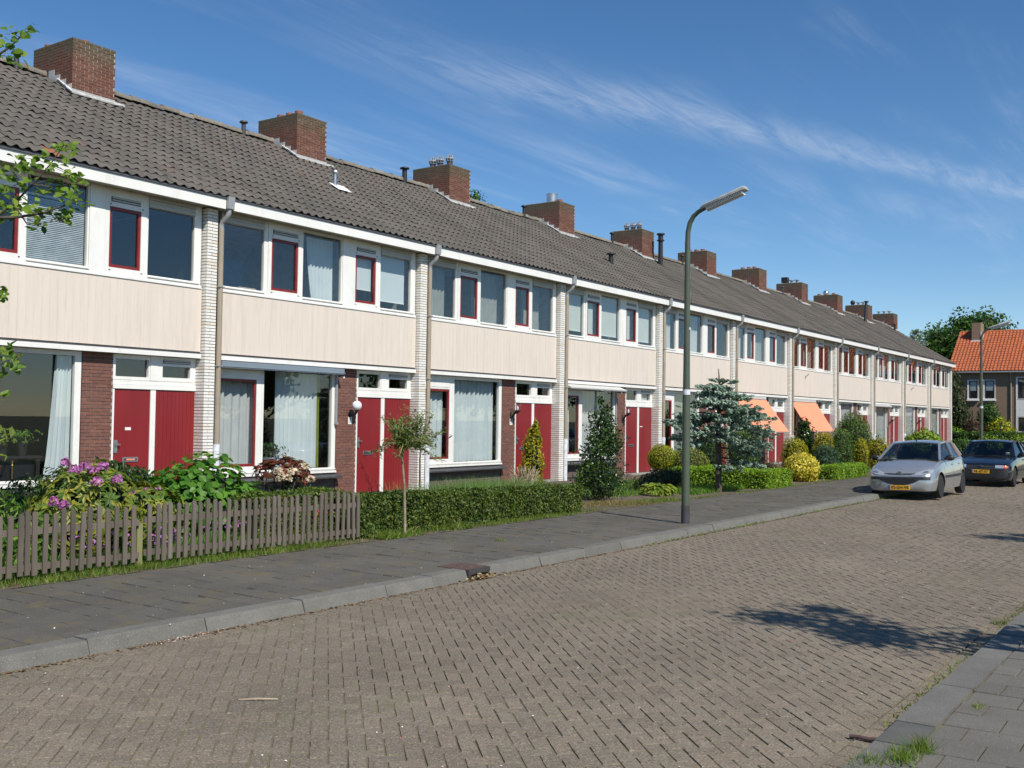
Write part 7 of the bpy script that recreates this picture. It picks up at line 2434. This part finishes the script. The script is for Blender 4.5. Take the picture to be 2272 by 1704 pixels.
def car(name, label, loc, spec, paint, rz=0.0, group='cars parked along the kerb', scale=0.91, roll=0.0):
    """front at x=0 looking towards -x, length along +x, ground at z=0"""
    t = thing(name, label, 'car', loc, rz, group)
    S = np.array(spec['stations'], float)       # x, half width, z bottom, z edge, z centre
    Lc = S[-1, 0]
    q = np.unique(np.concatenate([np.linspace(0, 0.35, 12), np.linspace(0.35, Lc - 0.3, 34), np.linspace(Lc - 0.3, Lc, 9)]))
    W, ZB, ZE, ZC = [catmull(S[:, 0], S[:, k], q) for k in (1, 2, 3, 4)]
    ns = 9
    vs, fs = [], []
    for x, w, zb, ze, zc in zip(q, W, ZB, ZE, ZC):
        h = ze - zb
        half = [(0.0, zb), (w * 0.80, zb), (w * 0.95, zb + 0.05 * h), (w * 0.995, zb + 0.28 * h), (w * 1.0, zb + 0.52 * h), (w * 0.985, zb + 0.74 * h), (w * 0.945, ze - 0.06 * h), (w * 0.875, ze + 0.010), (w * 0.55, zc - 0.012), (0.0, zc)]
        ring = half + [(-y, z) for y, z in reversed(half[1:-1])]
        vs += [(x, y, z) for y, z in ring]
    nr = 18
    for k in range(len(q) - 1):
        for j in range(nr):
            a, b = k * nr + j, k * nr + (j + 1) % nr
            fs.append((a, a + nr, b + nr, b))
    fs.append(tuple(range(nr)))
    o = (len(q) - 1) * nr
    fs.append(tuple(range(o + nr - 1, o - 1, -1)))
    mb = MB().add(vs, fs)
    me = mb.mesh('body', [paint, M['bumperblack']])
    body = obj('body', me, t)
    # cut the wheel arches
    cut = MB()
    for wx in spec['axles']:
        for sy in (-1, 1):
            cut.lathe((wx, sy * (spec['half'] + 0.2), spec['wr'] + 0.015), [(spec['wr'] + 0.055, -0.2 - 0.235), (spec['wr'] + 0.055, 0.2)] if sy > 0 else [(spec['wr'] + 0.055, -0.2), (spec['wr'] + 0.055, 0.2 + 0.235)], 28, 0, 'y')
    cme = cut.mesh('cutter', M['bumperblack'])
    bmc = bmesh.new(); bmc.from_mesh(cme); bmesh.ops.recalc_face_normals(bmc, faces=bmc.faces); bmc.to_mesh(cme); bmc.free()
    bmc = bmesh.new(); bmc.from_mesh(me); bmesh.ops.recalc_face_normals(bmc, faces=bmc.faces); bmc.to_mesh(me); bmc.free()
    co = bpy.data.objects.new('cutter', cme)
    COL.objects.link(co)
    co.matrix_world = Matrix.Translation(loc) @ Matrix.Rotation(rz, 4, 'Z')
    bpy.context.view_layer.update()
    md = body.modifiers.new('arch', 'BOOLEAN')
    md.operation = 'DIFFERENCE'
    md.object = co
    md.solver = 'EXACT'
    dg = bpy.context.evaluated_depsgraph_get()
    new = bpy.data.meshes.new_from_object(body.evaluated_get(dg))
    body.modifiers.clear()
    body.data = new
    bpy.data.objects.remove(co)
    new.polygons.foreach_set('use_smooth', [True] * len(new.polygons))
    new.set_sharp_from_angle(angle=math.radians(32))
    tree_ = BVHTree.FromPolygons([v.co for v in new.vertices], [tuple(p.vertices) for p in new.polygons])

    def hit(o_, d_):
        h = tree_.ray_cast(Vector(o_), Vector(d_))
        return h[0]

    def patch(nm, cols, mat, axis='x', side=1, off=0.006, rows=5, par=body, thick=0.02):
        """cols: (a, lo, hi): a runs along the surface, lo..hi is z (for the bonnet: y)"""
        front = []
        for a, lo, hi in cols:
            line = []
            for k in range(rows):
                b = lo + (hi - lo) * k / (rows - 1)
                if axis == 'x':
                    p = hit((-1, a, b), (1, 0, 0))
                    p = p and p + Vector((-off, 0, 0))
                elif axis == 'y':
                    p = hit((a, side * 2, b), (0, -side, 0))
                    p = p and p + Vector((0, side * off, 0))
                else:
                    p = hit((a, b, 3), (0, 0, -1))
                    p = p and p + Vector((0, 0, off))
                if p is None:
                    return None
                line.append(tuple(p))
            front.append(line)
        dv = {'x': (thick, 0, 0), 'y': (0, -side * thick, 0), 'z': (0, 0, -thick)}[axis]
        back = [[tuple(np.array(p) + dv) for p in l] for l in front]
        m2 = MB().grid(front).grid(back)
        n1, n2 = len(front), len(front[0])
        o2 = n1 * n2
        ed = [(i * n2 + 0, (i + 1) * n2 + 0) for i in range(n1 - 1)] + [(i * n2 + n2 - 1, (i + 1) * n2 + n2 - 1) for i in range(n1 - 1)] + [(j, j + 1) for j in range(n2 - 1)] + [((n1 - 1) * n2 + j, (n1 - 1) * n2 + j + 1) for j in range(n2 - 1)]
        for a, b in ed:
            m2.f.append((a, b, b + o2, a + o2)); m2.mi.append(0)
        return m2.build(nm, mat, par, smooth=40)

    G = spec['glass']
    B_, T_ = G['belt'], G['top']          # lists of (x, half width, z)
    # roof
    rows = []
    xs = [p[0] for p in T_]
    for k in range(15):
        x = xs[0] + (xs[-1] - xs[0]) * k / 14
        w = np.interp(x, xs, [p[1] for p in T_])
        z = float(catmull(xs, [p[2] for p in T_], [x])[0])
        rows.append([(x, w * s, z + 0.045 * (1 - s * s)) for s in np.linspace(-1, 1, 9)])
    rf_ = MB().grid(rows)
    rf_.grid([[(x, y, z - 0.03) for x, y, z in r_] for r_ in rows])
    for sgn in (0, -1):
        for k in range(14):
            a, b = rows[k][sgn], rows[k + 1][sgn]
            rf_.add([a, b, (b[0], b[1], b[2] - 0.03), (a[0], a[1], a[2] - 0.03)], [(0, 1, 2, 3)])
    for k in (0, -1):
        for j in range(8):
            a, b = rows[k][j], rows[k][j + 1]
            rf_.add([a, b, (b[0], b[1], b[2] - 0.03), (a[0], a[1], a[2] - 0.03)], [(0, 1, 2, 3)])
    rf_.build('roof', paint, t, smooth=40)
    # pillars and rails
    pil = MB()
    for sy in (-1, 1):
        P3 = lambda p: Vector((p[0], sy * p[1], p[2]))
        pil.bar(P3(B_[0]), P3(T_[0]), 0.055, 0.05)
        for bi, ti, w in G['pillars']:
            pil.bar(P3(B_[bi]), P3(T_[ti]), w, 0.04, 0, (1, 0, 0))
        for k in range(len(T_) - 1):
            pil.bar(P3(T_[k]), P3(T_[k + 1]), 0.045, 0.045)
        pil.bar(P3(B_[-1]), P3(T_[-1]), 0.07, 0.05)
        for (a, b, c, d) in G.get('solid', []):
            q4 = [P3(B_[a]), P3(B_[b]), P3(T_[d]), P3(T_[c])]
            n_v = (q4[1] - q4[0]).cross(q4[3] - q4[0]).normalized() * 0.02
            pil.add([p + n_v for p in q4] + [p - n_v for p in q4], [(0, 1, 2, 3), (7, 6, 5, 4), (0, 4, 5, 1), (1, 5, 6, 2), (2, 6, 7, 3), (3, 7, 4, 0)])
    pil.build('pillars', paint, t, smooth=40)
    # glass
    def glass_quad(nm, p0, p1, p2, p3, bulge=0.03, nrm=(0, 0, 1), n1=8, n2=6):
        rows_ = []
        for i in range(n2 + 1):
            v = i / n2
            row = []
            for j in range(n1 + 1):
                u = j / n1
                p = (Vector(p0) * (1 - u) + Vector(p1) * u) * (1 - v) + (Vector(p3) * (1 - u) + Vector(p2) * u) * v
                row.append(tuple(p + Vector(nrm) * bulge * (1 - (2 * u - 1) ** 2)))
            rows_.append(row)
        return MB().grid(rows_).build(nm, M['carglass'], t, smooth=80)
    b0, t0 = B_[0], T_[0]
    cow = spec.get('cowl_z', b0[2])
    glass_quad('windscreen', (b0[0], -b0[1], b0[2]), (b0[0], b0[1], b0[2]), (t0[0], t0[1], t0[2]), (t0[0], -t0[1], t0[2]), 0.09, (-0.9, 0, 0.45))
    b1, t1 = B_[-1], T_[-1]
    glass_quad('rear_window', (b1[0], b1[1], b1[2]), (b1[0], -b1[1], b1[2]), (t1[0], -t1[1], t1[2]), (t1[0], t1[1], t1[2]), 0.05, (0.9, 0, 0.4))
    for (a, b, c, d) in G['side']:
        for sy in (-1, 1):
            glass_quad('side_window', (B_[a][0], sy * B_[a][1], B_[a][2]), (B_[b][0], sy * B_[b][1], B_[b][2]), (T_[d][0], sy * T_[d][1], T_[d][2]), (T_[c][0], sy * T_[c][1], T_[c][2]), 0.0)
    # cowl and wipers, dashboard, seats
    MB().box(b0[0] - 0.06, b0[0] + 0.05, -b0[1] * 0.97, b0[1] * 0.97, b0[2] - 0.05, b0[2] + 0.004).build('cowl', M['bumperblack'], t)
    MB().box(b0[0] + 0.05, b0[0] + 0.45, -b0[1] * 0.95, b0[1] * 0.95, b0[2] - 0.03, b0[2] + 0.015).build('dashboard', M['seat'], t)
    for sy in (-0.36, 0.36):
        s_ = MB()
        sx = b0[0] + 1.05
        s_.tube([(sx, sy, 0.6), (sx + 0.10, sy, 0.95), (sx + 0.16, sy, 1.12)], [0.22, 0.22, 0.18], 10)
        s_.sphere((sx + 0.19, sy, 1.22), (0.05, 0.13, 0.09), 10, 6)
        s_.build('seat', M['seat'], t, smooth=50)
    sx = B_[-1][0] - 0.75
    MB().box(sx, sx + 0.15, -0.6, 0.6, 0.6, 1.05).build('rear_seat', M['seat'], t)
    sw = MB()
    pts = [(b0[0] + 0.52 + 0.06 * math.sin(a_), -0.36 + 0.17 * math.cos(a_), 0.98 + 0.17 * math.sin(a_)) for a_ in np.linspace(0, 2 * PI, 19)]
    sw.tube(pts, 0.014, 5)
    sw.build('steering_wheel', M['bumperblack'], t)
    # wheels
    for wx in spec['axles']:
        for sy in (-1, 1):
            yo = sy * (spec['half'] - 0.015)
            wt_ = 0.17
            w_ = MB()
            prof = [(spec['wr'] * 0.66, -wt_ / 2), (spec['wr'] * 0.95, -wt_ / 2), (spec['wr'], -wt_ * 0.32), (spec['wr'], wt_ * 0.32), (spec['wr'] * 0.95, wt_ / 2), (spec['wr'] * 0.66, wt_ / 2)]
            w_.lathe((wx, yo - sy * wt_ / 2, spec['wr']), prof, 28, 0, 'y')
            wheel = w_.build('wheel', M['tyre'], t, smooth=40)
            r_ = MB()
            yf_ = yo - sy * 0.012
            R_ = spec['wr'] * 0.655
            r_.lathe((wx, yf_ - sy * 0.03, spec['wr']), [(R_ * 0.86, -0.02), (R_, -0.02), (R_, 0.02), (R_ * 0.86, 0.02)], 28, 0, 'y')
            r_.lathe((wx, yf_ - sy * 0.035, spec['wr']), [(R_ * 0.3, -0.02), (R_ * 0.3, 0.02)], 16, 0, 'y')
            for k in range(spec.get('spokes', 7)):
                a_ = 2 * PI * k / spec.get('spokes', 7)
                r_.bar((wx + 0.02 * math.cos(a_), yf_ - sy * 0.03, spec['wr'] + 0.02 * math.sin(a_)), (wx + R_ * 0.92 * math.cos(a_), yf_ - sy * 0.03, spec['wr'] + R_ * 0.92 * math.sin(a_)), 0.055, 0.03, 0, (0, 1, 0))
            r_.lathe((wx, yf_ - sy * 0.07, spec['wr']), [(R_ * 0.9, -0.005), (R_ * 0.9, 0.005)], 20, 1, 'y')
            r_.build('rim', [M['steel'], M['bumperblack']], wheel, smooth=40)
    # mirrors
    for sy in (-1, 1):
        mx, my, mz = spec['mirror']
        m_ = MB().sphere((mx, sy * (my + 0.10), mz), (0.07, 0.11, 0.075), 12, 8).tube([(mx + 0.02, sy * (my - 0.03), mz - 0.03), (mx, sy * (my + 0.07), mz - 0.02)], 0.03, 6)
        m_.build('mirror', [M['bumperblack']] if spec.get('black_mirror') else [paint], t, smooth=60)
    t.scale = (scale, scale, scale * 0.975)
    t.rotation_euler = (roll, 0, rz)
    return t, body, patch, hit


def number_front(t, hit, txt, z, w=0.50, h=0.11, y=0.0):
    p = hit((-1, y, z), (1, 0, 0))
    x = p.x - 0.022
    pl = MB().box(x, x + 0.035, y - w / 2, y + w / 2, z - h / 2, z + h / 2).build('number_plate', M['yellow'], t)
    # plate reads from the front: blue strip on the viewer's left, which is +y
    MB().box(x - 0.003, x - 0.0005, y + w / 2 - 0.042, y + w / 2 - 0.002, z - h / 2 + 0.003, z + h / 2 - 0.003).build('blue_strip', M['blueplate'], pl)
    text_obj('plate_text', txt, 0.098, M['black'], pl, (x - 0.0025, y - 0.018, z - 0.001), (PI / 2, 0, -PI / 2), 0.0012, 0.002)
    return pl


silver = paint_mat('silver_blue_paint', (0.40, 0.41, 0.43), 0.60, 0.24)
navy = paint_mat('dark_navy_paint', (0.007, 0.009, 0.015), 0.2, 0.22)
paleblue = paint_mat('pale_blue_silver_paint', (0.40, 0.45, 0.50), 0.7, 0.32)

# rounded hatchback with swept lamps
SP1 = dict(
    stations=[(0.0, 0.40, 0.26, 0.50, 0.53), (0.03, 0.56, 0.22, 0.56, 0.60), (0.10, 0.685, 0.19, 0.62, 0.665), (0.22, 0.755, 0.18, 0.685, 0.735), (0.42, 0.795, 0.175, 0.765, 0.815), (0.70, 0.815, 0.17, 0.845, 0.90), (0.98, 0.822, 0.17, 0.91, 0.965), (1.40, 0.826, 0.17, 0.93, 0.96), (2.2, 0.828, 0.17, 0.95, 0.965), (2.9, 0.822, 0.175, 0.975, 0.985), (3.35, 0.80, 0.19, 0.99, 1.0), (3.62, 0.755, 0.22, 0.985, 1.0), (3.76, 0.69, 0.27, 0.90, 0.92), (3.83, 0.56, 0.33, 0.80, 0.82)],
    axles=(0.755, 3.195), wr=0.295, half=0.815, spokes=8,
    glass=dict(belt=[(0.96, 0.735, 0.945), (1.34, 0.775, 0.955), (2.08, 0.785, 0.975), (2.82, 0.775, 1.0), (3.30, 0.735, 1.02), (3.62, 0.66, 1.02)],
               top=[(1.70, 0.565, 1.355), (1.86, 0.585, 1.38), (2.22, 0.60, 1.40), (2.74, 0.59, 1.39), (3.05, 0.57, 1.365), (3.28, 0.545, 1.33)],
               pillars=[(2, 2, 0.075)], side=[(0, 2, 0, 2), (2, 3, 2, 3)], solid=[(3, 4, 3, 4), (4, 5, 4, 5)]),
    mirror=(1.30, 0.80, 1.0), black_mirror=True)
c1, b1_, patch1, hit1 = car('silver_hatchback', 'silver-blue hatchback parked nearest, with yellow plate and swept headlamps', (23.68, -9.29, ROAD_Z + 0.018), SP1, silver, roll=math.radians(-1.6))
ys = np.linspace(-0.70, 0.70, 25)
patch1('bumper_strip', [(y, 0.49 - 0.02 * y * y, 0.555) for y in ys], M['bumperblack'], off=0.012, rows=4)
patch1('grille', [(y, 0.345 + 0.20 * (abs(y) / 0.56) ** 2.2, 0.492) for y in np.linspace(-0.55, 0.55, 21)], M['bumperblack'], off=0.008)
patch1('slot_grille', [(y, 0.605 + 0.03 * abs(y), 0.632 + 0.02 * abs(y)) for y in np.linspace(-0.36, 0.36, 15)], M['bumperblack'], off=0.010, rows=3)
for sy in (1, -1):
    yy = np.linspace(0.28, 0.735, 12)
    cols = [(sy * y, 0.583 + 0.065 * ((y - 0.28) / 0.455) ** 1.5, 0.598 + 0.185 * ((y - 0.28) / 0.455) ** 0.8 - 0.5 * max(0, y - 0.63)) for y in yy]
    hl_ = patch1('headlight', cols, M['lampclear'], off=0.009)
    cols = [(sy * y, 0.615 + 0.05 * ((y - 0.33) / 0.37), 0.615 + 0.05 * ((y - 0.33) / 0.37) + 0.05 * math.sin(PI * (y - 0.5) / 0.18)) for y in np.linspace(0.505, 0.675, 8)]
    patch1('reflector', cols, M['lampsmoke'], off=0.013, rows=3, par=hl_ or b1_)
# badge: an upright rearing beast shape on a chrome shield, as small relief
p = hit1((-1, 0, 0.63), (1, 0, 0))
bd = MB()
bd.add([(p.x - 0.022, yq, 0.625 + zq) for yq, zq in [(-0.055, 0.045), (-0.02, 0.06), (0.02, 0.06), (0.055, 0.045), (0.05, -0.02), (0.0, -0.06), (-0.05, -0.02)]] + [(p.x + 0.02, yq, 0.625 + zq) for yq, zq in [(-0.055, 0.045), (-0.02, 0.06), (0.02, 0.06), (0.055, 0.045), (0.05, -0.02), (0.0, -0.06), (-0.05, -0.02)]],
       [(0, 1, 2, 3, 4, 5, 6)] + [(i, i + 7, (i + 1) % 7 + 7, (i + 1) % 7) for i in range(7)])
bd = bd.build('badge', M['chrome'], b1_)
em = MB()
for a, b in [((0.02, -0.035), (0.0, 0.01)), ((0.0, 0.01), (-0.02, 0.035)), ((0.0, 0.01), (0.03, 0.03)), ((0.0, 0.0), (-0.025, -0.03)), ((0.02, -0.01), (0.035, 0.0))]:
    em.bar((p.x - 0.024, a[0], 0.628 + a[1]), (p.x - 0.024, b[0], 0.628 + b[1]), 0.012, 0.008)
em.build('badge_figure', M['darkgrey'], bd)
number_front(c1, hit1, '02-GH-VS', 0.292)
for y in (0.41, 0.53):
    patch1('bonnet_vent', [(0.80 + 0.016 * k, y - 0.045, y + 0.045) for k in range(6)], M['bumperblack'], axis='z', off=0.005, rows=3, thick=0.01)
patch1('side_strip', [(x, 0.50, 0.56) for x in np.linspace(1.14, 2.80, 12)], M['bumperblack'], 'y', -1, 0.012, 3)
patch1('side_strip', [(x, 0.50, 0.56) for x in np.linspace(1.14, 2.80, 12)], M['bumperblack'], 'y', 1, 0.012, 3)
for x in (1.95, 2.72):
    patch1('door_handle', [(x + 0.03 * k, 0.80, 0.835) for k in range(6)], silver, 'y', -1, 0.022, 3)
for x in (1.10, 2.06, 2.86):
    patch1('door_gap', [(x, 0.26, 0.90), (x + 0.008, 0.26, 0.90)], M['bumperblack'], 'y', -1, 0.0012, 8)
p = hit1((-1, 0, 0.6), (1, 0, 0))
MB().tube([(1.78, 0, 1.415), (1.75, 0, 1.45), (1.80, 0, 1.455)], 0.015, 6).build('aerial_base', M['bumperblack'], c1)
patch1('towing_eye', [(0.42 + 0.01 * k, 0.355, 0.40) for k in range(5)], M['chrome'], off=0.012, rows=3)

# boxier dark hatchback behind it
SP2 = dict(
    stations=[(0.0, 0.52, 0.26, 0.55, 0.57), (0.03, 0.66, 0.22, 0.62, 0.64), (0.10, 0.755, 0.20, 0.685, 0.71), (0.22, 0.80, 0.19, 0.725, 0.755), (0.50, 0.825, 0.185, 0.79, 0.83), (0.85, 0.835, 0.18, 0.845, 0.885), (1.12, 0.842, 0.18, 0.885, 0.925), (1.5, 0.845, 0.18, 0.90, 0.925), (2.4, 0.845, 0.18, 0.915, 0.93), (3.1, 0.84, 0.185, 0.935, 0.945), (3.6, 0.815, 0.20, 0.95, 0.96), (3.9, 0.77, 0.23, 0.94, 0.95), (4.02, 0.70, 0.28, 0.86, 0.88), (4.05, 0.60, 0.33, 0.78, 0.80)],
    axles=(0.80, 3.32), wr=0.295, half=0.83, spokes=6,
    glass=dict(belt=[(1.08, 0.755, 0.91), (1.5, 0.79, 0.925), (2.30, 0.80, 0.94), (3.05, 0.79, 0.96), (3.5, 0.76, 0.97), (3.86, 0.69, 0.97)],
               top=[(1.74, 0.575, 1.335), (1.88, 0.60, 1.36), (2.36, 0.615, 1.375), (2.95, 0.605, 1.365), (3.22, 0.585, 1.345), (3.46, 0.56, 1.315)],
               pillars=[(2, 2, 0.08)], side=[(0, 2, 0, 2), (2, 3, 2, 3)], solid=[(3, 4, 3, 4), (4, 5, 4, 5)]),
    mirror=(1.42, 0.82, 0.98), black_mirror=False)
c2, b2_, patch2, hit2 = car('dark_hatchback', 'dark navy hatchback parked behind the silver one, with amber indicator and yellow plate', (30.42, -9.68, ROAD_Z), SP2, navy)
patch2('bumper', [(y, 0.28, 0.555) for y in np.linspace(-0.74, 0.74, 25)], M['bumperblack'], off=0.012, rows=5)
patch2('bumper_highlight', [(y, 0.556, 0.572) for y in np.linspace(-0.72, 0.72, 23)], M['darkgrey'], off=0.016, rows=3)
patch2('grille', [(y, 0.59, 0.655) for y in np.linspace(-0.38, 0.38, 15)], M['bumperblack'], off=0.006, rows=3)
for sy in (1, -1):
    patch2('headlight', [(sy * y, 0.585, 0.672) for y in np.linspace(0.40, 0.63, 9)], M['lampclear'], off=0.009, rows=4)
    patch2('indicator', [(sy * y, 0.59, 0.672 - 0.25 * (y - 0.635)) for y in np.linspace(0.635, 0.745, 6)], M['amber'], off=0.009, rows=4)
patch2('lower_grille', [(y, 0.315, 0.385) for y in np.linspace(-0.45, 0.45, 15)], M['black'], off=0.018, rows=3)
p = hit2((-1, 0, 0.625), (1, 0, 0))
em = MB()
em.tube([(p.x - 0.025, 0.05 * math.cos(a_), 0.622 + 0.042 * math.sin(a_)) for a_ in np.linspace(0, 2 * PI, 17)], 0.007, 5)
em.bar((p.x - 0.025, 0.07, 0.634), (p.x - 0.025, -0.01, 0.624), 0.012, 0.008)
em.bar((p.x - 0.025, 0.01, 0.620), (p.x - 0.025, -0.07, 0.610), 0.012, 0.008)
em.build('badge', M['chrome'], b2_)
number_front(c2, hit2, 'HL-ST-57', 0.47)
patch2('side_strip', [(x, 0.47, 0.52) for x in np.linspace(1.2, 2.9, 12)], M['bumperblack'], 'y', -1, 0.012, 3)
for x in (2.15, 2.92):
    patch2('door_handle', [(x + 0.03 * k, 0.78, 0.81) for k in range(6)], M['bumperblack'], 'y', -1, 0.02, 3)
stk = MB().box(1.20, 1.206, -0.60, -0.50, 0.965, 1.04).build('parking_sticker', M['white'], c2)
# a third, pale car shows only its roof and screen at the right edge
c3, b3_, patch3, hit3 = car('pale_hatchback', 'pale blue-silver car cut off by the right edge, behind the dark hatchback', (38.4, -10.0, ROAD_Z), SP1, paleblue)
patch3('bumper_strip', [(y, 0.49 - 0.02 * y * y, 0.555) for y in ys], M['bumperblack'], off=0.012, rows=4)
number_front(c3, hit3, '', 0.292)
